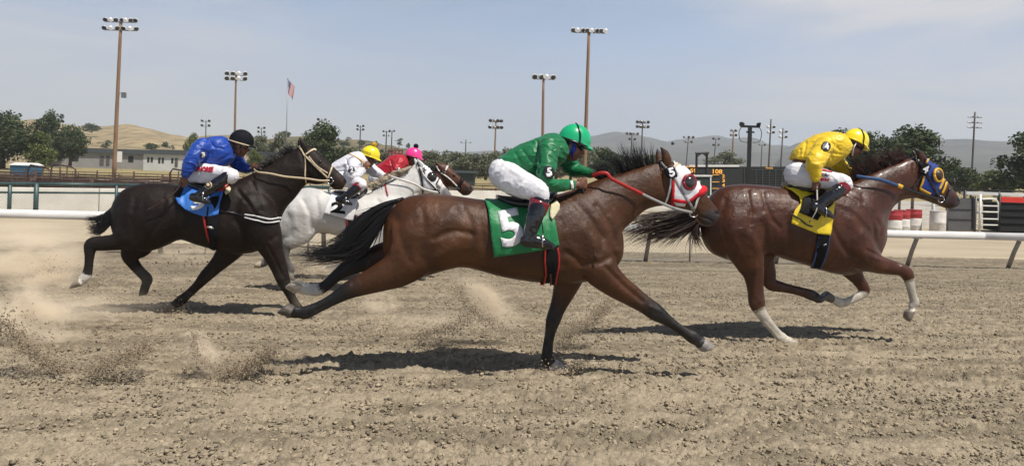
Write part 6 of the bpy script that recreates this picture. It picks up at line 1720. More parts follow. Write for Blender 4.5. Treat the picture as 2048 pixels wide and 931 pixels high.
def jockey(label, J):
    Y, k = J['Y'], J['k']
    s_ = mpp(J['head'][0], J['head'][1], Y)
    vx = 0.0085 + 0.004 * (1 - k)
    # the body: one continuous figure under the silks
    mb = MB()
    chain_loft(mb, [(c[0], c[1], c[2] * 0.80, c[3] if len(c) > 3 else 0) for c in J['spine']], Y, 1.25, 4)
    for key in ('arm_near', 'arm_far'):
        ch = J[key]
        chain_loft(mb, [(c[0], c[1], c[2] * (0.62 if i < len(ch) - 1 else 0.9), c[3]) for i, c in enumerate(ch)], Y, 0.95, 4)
    for leg, boot in ((J['thigh'], J['boot']), ([(c[0], c[1], c[2], -c[3]) for c in J['thigh']], [(c[0], c[1], c[2], -c[3]) for c in J['boot']])):
        chain_loft(mb, [(c[0], c[1], c[2] * 0.78, c[3]) for c in leg + boot], Y, 0.95, 3)
    hx, hy = J['head']; tl = J.get('tilt', 18); ct, st = math.cos(math.radians(tl)), math.sin(math.radians(tl))
    def hp(fx, fy, dy=0.0):             # head-local px: fx forward, fy up, in units of head size
        x = fx * 26 * k; y = fy * 26 * k
        return P(hx + x * ct + y * st, hy + x * st - y * ct, Y + dy)
    def hd(fx, fy):
        v = hp(fx, fy) - hp(0, 0); return v
    fw = (hp(1, 0) - hp(0, 0)).normalized(); upv = (hp(0, 1) - hp(0, 0)).normalized()
    H = 0.10
    mb.ball(hp(0, 0.25), (0.100, 0.078, 0.098), 18, 12, (fw, LAT, upv))           # skull
    mb.ball(hp(0.20, -0.42), (0.072, 0.058, 0.085), 16, 10, (fw, LAT, upv))        # face
    mb.ball(hp(0.42, -0.98), (0.034, 0.032, 0.030), 12, 8, (fw, LAT, upv))         # chin
    mb.ball(hp(0.10, -0.75), (0.060, 0.056, 0.035), 12, 8, (fw, LAT, upv))         # jaw
    mb.tube([hp(0.72, 0.02), hp(0.86, -0.22), hp(0.98, -0.42), hp(0.80, -0.52)], [.010, .013, .017, .012], 8)   # nose
    mb.ball(hp(0.72, 0.08), (0.020, 0.055, 0.014), 12, 8, (fw, LAT, upv))          # brow
    mb.ball(hp(0.70, -0.68), (0.018, 0.026, 0.009), 10, 6, (fw, LAT, upv))         # lips
    mb.ball(hp(0.68, -0.80), (0.017, 0.024, 0.009), 10, 6, (fw, LAT, upv))
    for sd in (-1, 1): mb.ball(hp(-0.12, -0.28, sd * 0.076), (0.020, 0.010, 0.032), 10, 8, (fw, LAT, upv))   # ears
    nk = J['spine'][-1]
    mb.tube([P(nk[0], nk[1], Y), (P(nk[0], nk[1], Y) + hp(-0.25, -0.5)) / 2, hp(-0.15, -0.35)], [.068, .062, .060], 12)
    for key, tgt in (('arm_near', J['hand_near']), ('arm_far', J['hand_far'])):
        w = J[key][-1]
        wp = P(w[0], w[1], Y + w[3]); hc = P(tgt[0], tgt[1], Y + tgt[2])
        a = (hc - wp)
        mb.tube([wp, wp.lerp(hc, 0.6)], [w[2] * mpp(w[0], w[1], Y) * 0.9, 0.024], 10)
        fist(mb, hc, a, tgt[3] if len(tgt) > 3 else Vector((0.2, 0, 1)), J.get('hs', 1.0))
    V, Fc, E = remesh(mb, 0.006 + 0.002 * (1 - k), 3)
    body = link('person', mesh_np('person', V, Fc), M[J['skin']])
    tag(body, label, 'jockey', 'jockeys riding in the race')
    # silks
    mb = MB()
    pairs_loft(mb, J['torso'], Y, 4, 2.3)
    for key in ('arm_near', 'arm_far'):
        chain_loft(mb, J[key], Y, 0.95, 4)
    jk, bj, VJ = cloth_part('jacket', mb, vx * .8, M[J['silk']], body, J.get('fold', .0085), J.get('ffreq', (11, 8, 20)), 2, J.get('folds', ()), k, J['seed'])
    # breeches
    mb = MB()
    mb.ball(P(J['pelvis'][0], J['pelvis'][1], Y), J['pelvis'][2:5], 20, 14)
    chain_loft(mb, J['thigh'], Y, 0.92, 4)
    chain_loft(mb, [(c[0], c[1], c[2], -c[3]) for c in J['thigh']], Y, 0.92, 4)
    br, bb, VB = cloth_part('breeches', mb, vx, M['breeches_white'], body, .007, (10, 10, 22), 3, J.get('bfolds', ()), k, J['seed'] + 20)
    # boots
    for sd in (1, -1):
        ch = [(c[0], c[1], c[2], sd * c[3]) for c in J['boot']]; ft = [(c[0], c[1], c[2], sd * c[3]) for c in J['foot']]
        mb = MB()
        chain_loft(mb, ch, Y, 0.9, 4); chain_loft(mb, ft, Y, 0.85, 4)
        a, b = ft[0], ft[-1]
        sole = [(a[0], a[1] + a[2] * 0.75, a[2] * 0.35, a[3]), ((a[0] + b[0]) / 2, (a[1] + b[1]) / 2 + a[2] * 0.62, a[2] * 0.28, a[3]), (b[0], b[1] + b[2] * 0.55, b[2] * 0.5, b[3])]
        chain_loft(mb, sole, Y, 2.2, 4)
        bt, bbt, _ = cloth_part('boot', mb, vx * 0.85, M['boot'], body, .004, (16, 16, 30), 2, (), k, J['seed'] + 30)
        if sd == 1: b_boot = bbt
        if J.get('cuff'):
            c0, c1 = ch[0], ch[1]; f = J['cuff']
            A = [(c0[0], c0[1], c0[2] * 1.16, c0[3]), (c0[0] + (c1[0] - c0[0]) * f, c0[1] + (c1[1] - c0[1]) * f, (c0[2] + (c1[2] - c0[2]) * f) * 1.14, c0[3])]
            mb = MB(); chain_loft(mb, [A[0], ((A[0][0] + A[1][0]) / 2, (A[0][1] + A[1][1]) / 2, (A[0][2] + A[1][2]) / 2, A[0][3]), A[1]], Y, 0.9, 3, False)
            build('boot_cuff', mb, M['boot_cuff'], bt, True)
    # helmet: dome with a rim and a short peak
    mb = MB()
    c = hp(0.02, 0.30); seg = 30; rows = []
    for i in range(11):
        th = math.pi / 2 * (i / 10.0) * 1.03
        rad = math.sin(th) if i else 0.02
        rows.append([c + fw * (0.132 * rad * math.cos(2 * math.pi * q / seg)) + LAT * (0.104 * rad * math.sin(2 * math.pi * q / seg)) + upv * (0.128 * math.cos(th)) for q in range(seg)])
    rows.append([c + fw * (0.135 * math.cos(2 * math.pi * q / seg)) + LAT * (0.107 * math.sin(2 * math.pi * q / seg)) - upv * 0.022 for q in range(seg)])
    rows.append([c + fw * (0.118 * math.cos(2 * math.pi * q / seg)) + LAT * (0.092 * math.sin(2 * math.pi * q / seg)) - upv * 0.024 for q in range(seg)])
    mb.loft(rows)
    hel = build('helmet', mb, M[J['cap']], body, True)
    V = np.array(mb.v); bh = bvh_of(V, [f for f in mb.f if len(f) == 4])
    mb = MB(); rows = []
    for e in range(5):                    # peak
        f = e / 4
        rows.append([c + fw * ((0.130 + 0.042 * f) * math.cos(q)) + LAT * ((0.104 - 0.012 * f) * math.sin(q)) - upv * (0.012 + 0.022 * f) for q in np.linspace(-1.15, 1.15, 15)])
    o = 0
    for r in rows: mb.v.extend([tuple(p) for p in r])
    for a in range(4):
        for b in range(14): mb.f.append((a * 15 + b, a * 15 + b + 1, (a + 1) * 15 + b + 1, (a + 1) * 15 + b))
    pk = build('peak', mb, M[J['cap']], hel, True)
    m = pk.modifiers.new('solid', 'SOLIDIFY'); m.thickness = 0.006
    def band(nm, tilt_up, fr, mt, rr=0.006, parent=hel, off=1.02, flat=1.0):
        pts = [c + fw * (0.134 * off * math.cos(q)) + LAT * (0.107 * off * math.sin(q)) + upv * (tilt_up + fr * math.cos(q)) for q in np.linspace(0, 2 * math.pi, 33)]
        b_ = MB(); b_.tube(pts, rr, 6, flat); return build(nm, b_, mt, parent, True)
    band('rim', -0.022, 0.0, J['rimmat'] if 'rimmat' in J else M[J['cap']], 0.007)
    if J.get('strapmat'):
        pts = [c + fw * (0.02 + 0.138 * math.sin(q)) * 1.0 + upv * (0.134 * math.cos(q)) - LAT * 0.108 * abs(math.sin(q)) * 0.0 for q in ()]
        pts = [c + (-fw * 0.035 + upv * 0.125) * 1.02 - LAT * 0.0, c - fw * 0.02 + upv * 0.10 - LAT * 0.070, c + fw * 0.01 + upv * 0.045 - LAT * 0.104, c + fw * 0.03 - upv * 0.02 - LAT * 0.112, c + fw * 0.05 - upv * 0.03 - LAT * 0.108]
        b_ = MB(); b_.tube(catmull(pts, 4), 0.007, 6); build('goggle_strap', b_, J['strapmat'], hel, True)
    # goggles over the eyes, strap round the helmet, chin strap
    mb = MB(); mb.ball(hp(0.66, -0.14), (0.030, 0.074, 0.027), 16, 10, (fw, LAT, upv))
    gg = build('goggles', mb, M['goggle'], body, True)
    mb = MB(); mb.tube([hp(0.62, -0.12, -0.066), hp(0.2, 0.0, -0.09), hp(-0.3, 0.10, -0.094), hp(-0.9, 0.16, -0.03)], [.010, .008, .008, .008], 8, 0.5)
    build('goggle_band', mb, J.get('gband', M['black_leather']), gg, True)
    mb = MB(); mb.tube([hp(0.12, 0.1, -0.088), hp(0.12, -0.35, -0.082), hp(0.28, -0.85, -0.060), hp(0.40, -1.10, 0.0), hp(0.28, -0.85, 0.060), hp(0.12, -0.35, 0.082), hp(0.12, 0.1, 0.088)], [J.get('chinw', .008)] * 7, 8, 0.5)
    build('chin_strap', mb, J.get('chin', M['black_leather']), hel, True)
    mb = MB(); mb.ball(hp(-0.35, -0.30), (0.062, 0.070, 0.060), 14, 10, (fw, LAT, upv))
    build('hair', mb, J.get('hairmat', M['hair_black']), body, True)
    if J.get('pom'):
        mb = MB(); q = c + upv * 0.150
        mb.ball(q, 0.040, 16, 12)
        build('pompom', mb, J['pom'], hel, True)
    return dict(body=body, jacket=jk, bj=bj, breeches=br, bb=bb, bboot=b_boot, hel=hel, bh=bh, Y=Y, hp=hp)

def badge(J, px, py, rx, ry, txt, quad, black=True, tgt='bj', parent='jacket'):
    poly = [(px + rx * math.cos(q), py + ry * math.sin(q)) for q in np.linspace(0, 2 * math.pi, 20)[:-1]]
    b = decal('number_badge', poly, J[tgt], J['Y'], M['badge_black'] if black else M['white_cloth'], J[parent], .010, .003, 3)
    text_decal('number', txt, quad, J[tgt], J['Y'], M['white_cloth'] if black else M['badge_black'], b, .014, .05, 2)
def whip(label, pts, Y, r0, r1, material, handle=None):
    A = catmull([[*P(p[0], p[1], Y + p[2])] for p in pts], 4)
    root = MB(); root.tube(A, list(np.linspace(r0, r1, len(A))), 8)
    o = build('riding_whip', root, material, None, True)
    tag(o, label, 'whip', 'whips carried by the jockeys')
    mb = MB(); h = A[:max(3, len(A) // 4)]
    mb.tube(h, r0 * 1.35, 8); build('handle', mb, handle or M['black_leather'], o, True)
    mb = MB(); mb.tube([A[-2], A[-1] + (A[-1] - A[-2]) * 0.8], [r1 * 1.6, r1 * 1.8], 6, 0.4); build('flap', mb, M['brown_leather'], o, True)
    return o

J5 = jockey('jockey in green silks with a black 5 badge and green cap', dict(Y=Y5, k=1.0, seed=3, skin='skin', silk='silk_green', cap='cap_green', cuff=.95,
    head=(1146, 287), tilt=20, spine=[(1008, 340, 27), (1035, 322, 28), (1068, 306, 30), (1098, 296, 26), (1120, 288, 17)],
    torso=[((997, 315), (1020, 347), .145), ((1016, 303), (1040, 352), .165), ((1038, 291), (1064, 355), .18), ((1060, 281), (1088, 352), .19), ((1083, 272), (1112, 336), .19), ((1104, 267), (1130, 318), .165), ((1120, 271), (1138, 300), .09)],
    arm_near=[(1098, 294, 22, -.17), (1095, 322, 21, -.25), (1090, 350, 18, -.29), (1098, 368, 14, -.27), (1122, 371, 12, -.21), (1147, 370, 8.5, -.14)], hand_near=(1163, 368, -.12),
    arm_far=[(1108, 294, 22, .17), (1130, 318, 20, .22), (1148, 338, 15, .22), (1166, 343, 12, .16), (1186, 347, 8, .09)], hand_far=(1199, 350, .05),
    pelvis=(1008, 345, .118, .165, .118), thigh=[(1006, 347, 30, -.09), (1028, 362, 29, -.19), (1056, 374, 25, -.29), (1079, 384, 20, -.36), (1083, 398, 15.5, -.37)],
    boot=[(1081, 402, 18.3, -.37), (1072, 426, 17.5, -.40), (1066, 443, 16, -.41), (1061, 463, 13.5, -.41), (1058, 478, 12.5, -.41)], foot=[(1050, 481, 11.5, -.41), (1072, 480, 11, -.42), (1090, 486, 9, -.43), (1107, 493, 5.5, -.43)],
    folds=[([(1075, 285), (1078, 320), (1076, 352)], 3, -.014), ([(1030, 305), (1050, 340)], 3, -.008), ([(1045, 300), (1072, 335)], 3, -.008), ([(1108, 300), (1120, 325)], 3, -.012), ([(1100, 312), (1118, 330)], 3, -.010)],
    bfolds=[([(1010, 330), (1040, 350), (1070, 362)], 4, .006), ([(1040, 365), (1060, 355)], 3, -.007), ([(1055, 380), (1072, 362)], 3, -.007), ([(1068, 388), (1080, 370)], 2.5, -.006)],
    strapmat=M['black_leather'], rimmat=M['black_leather'], chin=M['strap_blue'], chinw=.013))
badge(J5, 1097, 344, 10.5, 12.5, '5', [(1093, 335), (1102, 334), (1103, 352), (1092, 353)])
strap('wristband', [(1142, 362), (1143.5, 369), (1144, 377)], 5, J5['bj'], Y5, M['white_cloth'], J5['jacket'], .008, .003)
mb = MB(); mb.ball(J5['hp'](-0.05, -0.35, -0.05), (.045, .035, .05), 14, 10); build('ear_guard', mb, M['strap_blue'], J5['hel'], True)
whip('black whip hanging down from the right hand of the green jockey', [(1160, 356, -.12), (1166, 380, -.12), (1172, 410, -.15), (1182, 460, -.22), (1192, 515, -.27)], Y5, .0075, .0045, M['black_leather'])

J4 = jockey('jockey in yellow silks and yellow cap with lettered white breeches, on the leading chestnut', dict(Y=Y4, k=0.84, seed=7, skin='skin', silk='silk_yellow', cap='cap_yellow', cuff=.9,
    head=(1708, 287), tilt=28, spine=[(1594, 344, 22), (1612, 318, 23), (1640, 298, 25), (1668, 288, 22), (1686, 284, 14)],
    torso=[((1584, 316), (1614, 326), .14), ((1593, 298), (1632, 334), .16), ((1612, 282), (1656, 334), .175), ((1634, 270), (1674, 324), .185), ((1656, 264), (1688, 312), .18), ((1676, 266), (1696, 300), .14), ((1688, 272), (1698, 292), .08)],
    arm_near=[(1652, 290, 19, -.17), (1638, 310, 18.5, -.25), (1629, 328, 17.5, -.30), (1630, 343, 13, -.31), (1631, 357, 8.5, -.31)], hand_near=(1632, 370, -.31, Vector((1, 0, 0.1))),
    arm_far=[(1668, 298, 18, .17), (1672, 322, 16, .23), (1690, 340, 12, .20), (1708, 348, 7.5, .12)], hand_far=(1722, 350, .07),
    pelvis=(1594, 348, .118, .165, .135), thigh=[(1596, 350, 26, -.09), (1626, 354, 22, -.20), (1660, 360, 18, -.31), (1686, 364, 15.5, -.38), (1692, 371, 14, -.385)],
    boot=[(1690, 369, 14.5, -.385), (1677, 381, 14.5, -.40), (1660, 393, 13, -.41), (1645, 405, 11, -.41), (1637, 412, 10, -.41)], foot=[(1629, 412, 9.5, -.41), (1644, 419, 9, -.42), (1656, 427, 7, -.43), (1665, 433, 4.5, -.43)],
    folds=[([(1612, 285), (1606, 318)], 3, -.010), ([(1600, 298), (1600, 318)], 3, -.008), ([(1665, 285), (1680, 300)], 3, -.010), ([(1655, 305), (1680, 308)], 3, -.010)],
    strapmat=M['black_leather'], chin=M['white_strap'], chinw=.014, gband=M['cap_black']))
badge(J4, 1651.5, 293, 9, 9.5, '4', [(1647, 287), (1656, 286), (1656.5, 299), (1647.5, 300)])
text_decal('lettering', 'ck', [(1642, 344), (1661, 349), (1661, 354.5), (1641.5, 351)], J4['bb'], Y4, M['badge_black'], J4['breeches'], .008, .06, 2)
text_decal('lettering', 'RM', [(1643, 355), (1659, 357), (1657, 363), (1641, 362)], J4['bb'], Y4, M['letter_red'], J4['breeches'], .008, .06, 2)
decal('red_panel', [(1642, 337.5), (1662, 342), (1664, 345), (1643, 341)], J4['bb'], Y4, M['letter_red'], J4['breeches'], .006, .002, 3)
whip('short whip with a white braided grip in the right hand of the leading yellow jockey', [(1632, 362, -.31), (1634, 385, -.33), (1634, 414, -.44), (1628, 430, -.44), (1620, 442, -.42)], Y4, .009, .004, M['braid'], M['braid'])

J3 = jockey('jockey in blue silks with a black cap and goggles, on the dark brown horse', dict(Y=Y3, k=0.76, seed=13, skin='skin', silk='silk_blue', cap='cap_black',
    head=(481, 288), tilt=16, spine=[(388, 340, 19), (398, 318, 20), (420, 302, 22), (445, 294, 19), (460, 290, 12)],
    torso=[((373, 314), (394, 334), .14), ((386, 294), (414, 337), .165), ((404, 281), (434, 337), .18), ((424, 273), (455, 332), .19), ((444, 273), (468, 318), .165), ((456, 278), (470, 302), .10)],
    arm_near=[(405, 294, 18, -.18), (390, 311, 16.5, -.26), (380, 328, 14.5, -.30), (374, 342, 11.5, -.30), (371, 351, 8.5, -.29)], hand_near=(366, 363, -.29, Vector((1, 0, 0.2))),
    arm_far=[(450, 296, 17, .17), (470, 318, 15.5, .22), (484, 334, 12, .18), (498, 337, 8, .10)], hand_far=(508, 335, .06),
    pelvis=(389, 343, .118, .16, .118), thigh=[(390, 344, 22, -.09), (418, 347, 19, -.20), (446, 347, 15, -.32), (466, 350, 12, -.385), (462, 357, 11, -.39)],
    boot=[(456, 352, 12, -.385), (440, 363, 12, -.40), (421, 377, 11, -.41), (404, 387, 9.5, -.41), (394, 393, 8.8, -.41)], foot=[(386, 393, 8.5, -.41), (400, 397, 7.8, -.42), (410, 401, 6, -.43), (419, 404, 4, -.43)],
    folds=[([(418, 283), (430, 295), (445, 297)], 2.5, -.012), ([(400, 298), (425, 308)], 3, -.010), ([(430, 325), (460, 310)], 3, -.008)],
    rimmat=M['cream_strap'], gband=M['grey_strap'], fold=.009))
badge(J3, 405.5, 309, 5.8, 6.2, '3', [(402.5, 305), (409, 304), (409, 313), (402.5, 314)])
text_decal('lettering', 'DHORSE', [(392, 333), (428, 334), (426, 345), (391, 342)], J3['bb'], Y3, M['letter_red'], J3['breeches'], .008, .06, 2)
poly = [(417 + 7.6 * math.cos(q), 370 + 7.4 * math.sin(q)) for q in np.linspace(0, 2 * math.pi, 20)[:-1]]
pt = decal('boot_patch', poly, J3['bboot'], Y3, M['cream_strap'], J3['body'], .006, .003, 3)
decal('boot_patch_ring', [(417 + 5.8 * math.cos(q), 370 + 5.6 * math.sin(q)) for q in np.linspace(0, 2 * math.pi, 20)[:-1]], J3['bboot'], Y3, M['brown_leather'], pt, .011, .002, 3)
decal('boot_patch_centre', [(417 + 3.2 * math.cos(q), 370 + 3.1 * math.sin(q)) for q in np.linspace(0, 2 * math.pi, 16)[:-1]], J3['bboot'], Y3, M['cream_strap'], pt, .015, .002, 2)
whip('thin dark whip trailing back along the flank of the dark brown horse', [(368, 356, -.29), (360, 370, -.30), (346, 388, -.33), (322, 405, -.34), (296, 419, -.34)], Y3, .0085, .005, M['brown_leather'])

J2 = jockey('jockey in white silks with a yellow spotted cap, on the white grey horse', dict(Y=Y2, k=0.58, seed=17, skin='skin', silk='silk_white', cap='cap_yellow', cuff=.9,
    head=(739, 314), tilt=20, spine=[(672, 352, 15), (682, 338, 16), (699, 327, 17.5), (716, 321, 15), (727, 318, 10)],
    torso=[((660, 332), (678, 356), .145), ((675, 320), (698, 358), .165), ((693, 310), (714, 352), .18), ((708, 304), (728, 342), .185), ((720, 303), (736, 330), .14), ((728, 307), (737, 320), .08)],
    arm_near=[(712, 322, 14, -.18), (705, 336, 13.5, -.26), (704, 350, 12, -.30), (714, 350, 10, -.28), (726, 341, 6.8, -.24)], hand_near=(733, 331, -.24, Vector((-0.5, 0, 1))),
    arm_far=[(722, 322, 14, .17), (738, 334, 12, .22), (752, 345, 10, .18), (766, 351, 6.5, .10)], hand_far=(775, 353, .06),
    pelvis=(674, 356, .118, .16, .118), thigh=[(674, 357, 17, -.09), (694, 360, 15, -.20), (712, 364, 11.5, -.31), (724, 368, 9.5, -.375), (722, 374, 8.5, -.38)],
    boot=[(719, 371, 9.2, -.375), (708, 380, 9.2, -.40), (697, 389, 8.2, -.41), (688, 396, 7.2, -.41), (683, 399, 6.8, -.41)], foot=[(676, 398, 6.4, -.41), (687, 402, 6, -.42), (696, 405, 4.6, -.43), (703, 408, 3.2, -.43)],
    folds=[([(692, 318), (700, 345)], 2.5, -.014)], pom=mat('brown_yellow_wool', (0.20, 0.09, 0.012), 0.9, col2=(0.7, .45, .02), vscale=40), fold=.008))
badge(J2, 703, 340, 6.5, 7, '2', [(699.5, 335), (706.5, 334), (707, 345), (700, 346)])
for i in range(7):
    for j in range(2):
        q = [(725 + i * 2.6 + r * math.cos(a), 301 + i * 0.9 + j * 3.2 + r * math.sin(a)) for r in (0.9,) for a in np.linspace(0, 6.28, 8)[:-1]]
        if i % 2 == j % 2 or True: decal('vent_hole', q, J2['bh'], Y2, M['badge_black'], J2['hel'], .004, .001, 2)
whip('yellow whip held over the shoulder of the white jockey', [(737, 336, -.24), (730, 327, -.24), (716, 316, -.26), (698, 307, -.24)], Y2, .010, .006, M['gold_trim'], M['gold_trim'])

J1 = jockey('jockey in red silks with a pink cap, leaning behind the white grey horse', dict(Y=Y1, k=0.54, seed=23, skin='skin', silk='silk_red', cap='cap_pink',
    head=(826, 315), tilt=14, spine=[(752, 350, 14), (764, 340, 15), (784, 328, 16), (802, 324, 14), (812, 320, 9)],
    torso=[((748, 336), (762, 354), .145), ((762, 326), (780, 356), .165), ((778, 314), (796, 350), .18), ((792, 309), (810, 342), .18), ((804, 309), (817, 332), .14), ((812, 313), (818, 325), .08)],
    arm_near=[(800, 324, 12, -.18), (793, 338, 11.5, -.26), (790, 350, 10, -.28), (794, 356, 8, -.24), (800, 360, 6.2, -.2)], hand_near=(806, 361, -.18),
    arm_far=[(808, 324, 12, .17), (818, 338, 10.5, .22), (826, 352, 9, .18), (834, 358, 6, .1)], hand_far=(841, 360, .06),
    pelvis=(752, 356, .118, .16, .118), thigh=[(752, 357, 15, -.09), (770, 360, 13.5, -.2), (786, 364, 10.5, -.31), (796, 367, 8.6, -.375), (794, 373, 8, -.38)],
    boot=[(792, 370, 8.5, -.375), (782, 378, 8.5, -.4), (772, 387, 7.6, -.41), (764, 394, 6.6, -.41), (760, 397, 6.2, -.41)], foot=[(754, 396, 5.8, -.41), (764, 400, 5.4, -.42), (772, 403, 4.2, -.43), (779, 406, 3, -.43)],
    folds=[([(780, 318), (788, 346)], 2.5, -.014)], pom=M['cap_black'], rimmat=M['maroon_cloth'], fold=.009))
badge(J1, 797, 339, 3.4, 4.6, '1', [(795.5, 335.5), (799, 335), (799, 342.5), (795.5, 343)])

# ================================================================== DUST AND FLYING DIRT
def dust_mat(name, dens, seed, sc_, col=(0.99, 0.86, 0.67), lo=.42):
    m = bpy.data.materials.new(name); m.use_nodes = True
    nt = m.node_tree; nt.nodes.clear(); N = nt.nodes.new; L = nt.links.new
    out = N('ShaderNodeOutputMaterial'); pv = N('ShaderNodeVolumePrincipled')
    pv.inputs['Color'].default_value = (*col, 1); pv.inputs['Anisotropy'].default_value = -0.35
    t = N('ShaderNodeTexCoord'); ln = N('ShaderNodeVectorMath'); ln.operation = 'LENGTH'
    L(t.outputs['Object'], ln.inputs[0])
    mr = N('ShaderNodeMapRange'); mr.inputs['From Min'].default_value = 1.0; mr.inputs['From Max'].default_value = 0.0; mr.interpolation_type = 'SMOOTHSTEP'
    L(ln.outputs['Value'], mr.inputs['Value'])
    nz_ = N('ShaderNodeTexNoise'); nz_.noise_dimensions = '4D'; nz_.inputs['W'].default_value = seed * 3.7; nz_.inputs['Scale'].default_value = sc_; nz_.inputs['Detail'].default_value = 4; nz_.inputs['Roughness'].default_value = .6
    L(t.outputs['Object'], nz_.inputs['Vector'])
    r2 = N('ShaderNodeMapRange'); r2.inputs['From Min'].default_value = lo; r2.inputs['From Max'].default_value = .68
    L(nz_.outputs['Fac'], r2.inputs['Value'])
    mu = N('ShaderNodeMath'); mu.operation = 'MULTIPLY'; L(mr.outputs['Result'], mu.inputs[0]); L(r2.outputs['Result'], mu.inputs[1])
    m2 = N('ShaderNodeMath'); m2.operation = 'MULTIPLY'; L(mu.outputs[0], m2.inputs[0]); m2.inputs[1].default_value = dens * 4.0
    L(m2.outputs[0], pv.inputs['Density']); L(pv.outputs['Volume'], out.inputs['Volume'])
    return m
def dust(px, py, Y, rx, rz, ry, dens, seed, label, rot=0.0, sc_=1.6, lo=.42, col=(0.99, 0.86, 0.67)):
    mb = MB(); mb.ball((0, 0, 0), 1.0, 24, 16)
    o = build('dust_cloud', mb, dust_mat('dust', dens, seed, sc_, col, lo), None, True)
    s = mpp(px, py, Y); o.location = P(px, py, Y); o.scale = (rx * s, ry, rz * s); o.rotation_euler = (0, rot, 0)
    tag(o, label, 'dust', 'dust raised by the hooves', 'stuff')
dust(70, 520, Y3 + .5, 150, 62, .7, 2.4, 1, 'wide pale dust cloud behind the rear horse')
dust(70, 640, Y3 - 1.6, 120, 90, .35, 5.0, 2, 'pale dust plume at the left edge before the rear horse', .35, 1.8)
dust(95, 560, Y3 + .3, 90, 26, .3, 4.5, 3, 'low dust puff behind the rear hoof of the dark horse')
dust(170, 610, Y3 - .9, 190, 40, .4, 1.2, 11, 'thin dust drifting under the dark horse')
dust(408, 705, Y5 - .15, 66, 32, .14, 5.0, 4, 'curling pale dust arc left of the bay horse shadow', .95, 2.4, .36)
dust(975, 602, Y5 + 1.1, 105, 40, .18, 5.0, 5, 'bright dust plume under the bay horse belly', .62, 2.2, .36)
dust(760, 605, Y5 + 1.15, 54, 30, .16, 5.0, 6, 'faint dust puff behind the bay hind legs')
dust(880, 640, Y5 + 1.05, 110, 30, .2, 2.6, 12, 'thin low dust trailing under the bay horse')
dust(650, 540, Y2 - .3, 50, 24, .2, 2.6, 7, 'dust puff at the white hoof under the bay tail')
dust(1165, 640, Y5 + .95, 58, 24, .12, 4.5, 8, 'brown dust fan beside the planted foreleg', -.62, 2.2)
dust(370, 505, Y3 + 1.2, 90, 26, .5, 1.0, 9, 'thin dust veil beyond the dark horse belly')
dust(40, 470, Y3 + 1.5, 170, 46, .9, .7, 10, 'thin high dust veil along the left part of the rail')
M['flying_dirt'] = mat('damp_flying_dirt', (0.13, 0.10, 0.068), 0.95, spec=.1, attr=True)
def spray(path, n, sp0, sp1, smin, smax, Y, label, ywid=.12, dark=.6):
    A = catmull(path, 8); V = []; F = []; C = []
    base = np.array([(1, 0, 0), (-1, 0, 0), (0, 1, 0), (0, -1, 0), (0, 0, 1), (0, 0, -1)], float)
    fc = np.array([(4, 0, 2), (4, 2, 1), (4, 1, 3), (4, 3, 0), (5, 2, 0), (5, 1, 2), (5, 3, 1), (5, 0, 3)])
    for i in range(int(n * 1.7)):
        f = random.random(); q = f * (len(A) - 1); a = int(min(q, len(A) - 2)); x, y = A[a] * (1 - (q - a)) + A[a + 1] * (q - a)
        sp = (sp0 + (sp1 - sp0) * f) * (.7 if random.random() < .62 else 1.9)
        x += random.gauss(0, 1) * sp; y += random.gauss(0, 1) * sp * .8
        p = P(x, y, Y + random.gauss(0, ywid)); p.z = max(p.z, gz(p.y) + .01)
        s = (smin + (smax * 1.15 - smin) * random.random() ** 7) * .8
        V.append(base * s * rng.uniform(.6, 1.3, (6, 1)) * rng.uniform(.7, 1.3, 3) + np.array(p)); F.append(fc + i * 6)
        C.append(np.tile(np.array([.31, .25, .175]) * random.uniform(.45, 1.2) * dark / .6, (6, 1)))
    me = mesh_np('flying_dirt', np.concatenate(V), np.concatenate(F), False); setcol(me, np.concatenate(C))
    tag(link('flying_dirt', me, M['flying_dirt']), label, 'flying dirt', 'dirt thrown up by the hooves', 'stuff')
spray([(388, 668), (392, 700), (415, 728), (450, 746)], 3300, 4.6, 10.0, .0012, 0.0072, Y5 - .15, 'arc of grains falling left of the bay horse shadow')
spray([(455, 746), (490, 736), (520, 718), (542, 700)], 5720, 12.6, 11.2, .0012, 0.0094, Y5 - .15, 'dark fan of dirt left of the bay horse shadow', .10)
spray([(1115, 678), (1150, 660), (1185, 635), (1215, 610)], 6600, 14.9, 11.2, .0012, 0.0086, Y5 + .95, 'brown fan of dirt flung ahead of the planted foreleg', .10)
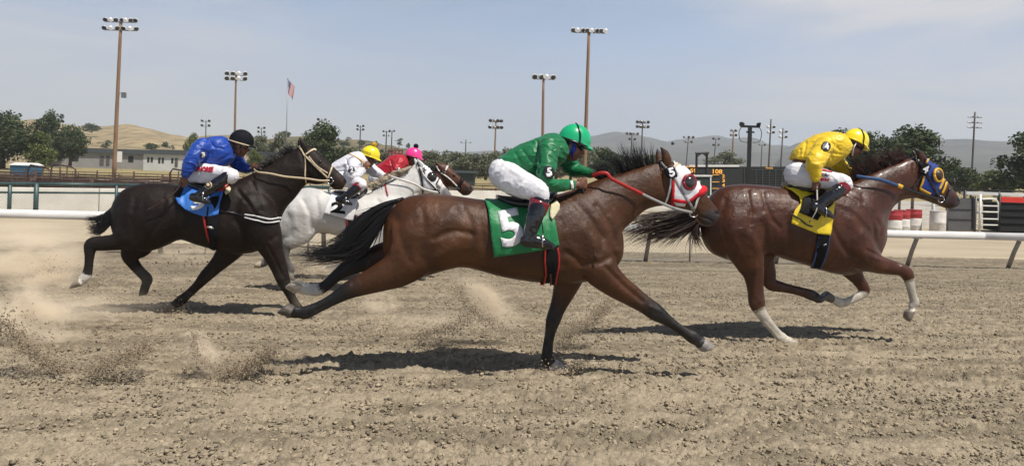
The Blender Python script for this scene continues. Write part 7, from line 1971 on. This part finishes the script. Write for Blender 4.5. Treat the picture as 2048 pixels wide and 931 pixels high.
spray([(830, 672), (870, 662), (905, 650), (938, 632)], 4840, 11.5, 15.0, .0012, 0.0079, Y5 + 1.05, 'low dirt spray under the bay horse belly')
spray([(918, 570), (930, 600), (960, 630), (1010, 660), (1060, 668)], 3300, 8.0, 12.5, .0012, 0.0079, Y5 + 1.1, 'arc of dirt under the bay horse girth')
spray([(690, 655), (740, 668), (800, 672)], 1540, 16.1, 12.5, .0012, 0.0072, Y5 + 1.15, 'scattered grains behind the bay hind legs')
spray([(180, 742), (220, 728), (260, 712), (298, 690)], 5280, 12.6, 15.0, .0012, 0.0094, Y5 - .2, 'dark fan of dirt at lower left')
spray([(0, 640), (40, 680), (80, 715), (130, 738)], 5720, 18.4, 11.2, .0012, 0.0101, Y5 - .1, 'long streak of dirt falling at the left edge')
spray([(40, 556), (90, 548), (120, 536)], 1980, 11.5, 17.5, .0012, 0.0079, Y3 + .4, 'dirt low behind the rear horse')
spray([(330, 530), (370, 525), (400, 515)], 484, 23.0, 22.5, .0012, 0.0144, Y3 + 1.0, 'loose clods flying beyond the dark horse legs', .3)
spray([(420, 548), (445, 530), (465, 512)], 1100, 9.2, 10.0, .0012, 0.0072, Y3 + .6, 'small dirt fan beyond the dark horse foreleg')
spray([(600, 548), (630, 540), (650, 520), (655, 505)], 1540, 10.3, 7.5, .0012, 0.0086, Y2 - .3, 'dirt thrown by the white hoof under the bay tail')
spray([(180, 575), (195, 566), (170, 572)], 770, 8.0, 7.5, .0012, 0.0079, Y3 - .13, 'dirt clinging round the rear hoof of the dark horse')
spray([(1085, 745), (1110, 748), (1140, 742), (1160, 725)], 3300, 9.2, 12.5, .0012, 0.0086, Y5 + .1, 'dirt bursting round the planted white hoof of the bay', .07, .95)
spray([(325, 630), (345, 632), (370, 622)], 1980, 9.2, 10.0, .0012, 0.0086, Y3 + .1, 'dirt bursting round the planted hoof of the dark horse', .1, .9)
spray([(1560, 690), (1590, 690), (1610, 684)], 1100, 6.9, 7.5, .0012, 0.0072, Y4 - .1, 'dirt round the planted white hind hoof of the chestnut', .1, .9)
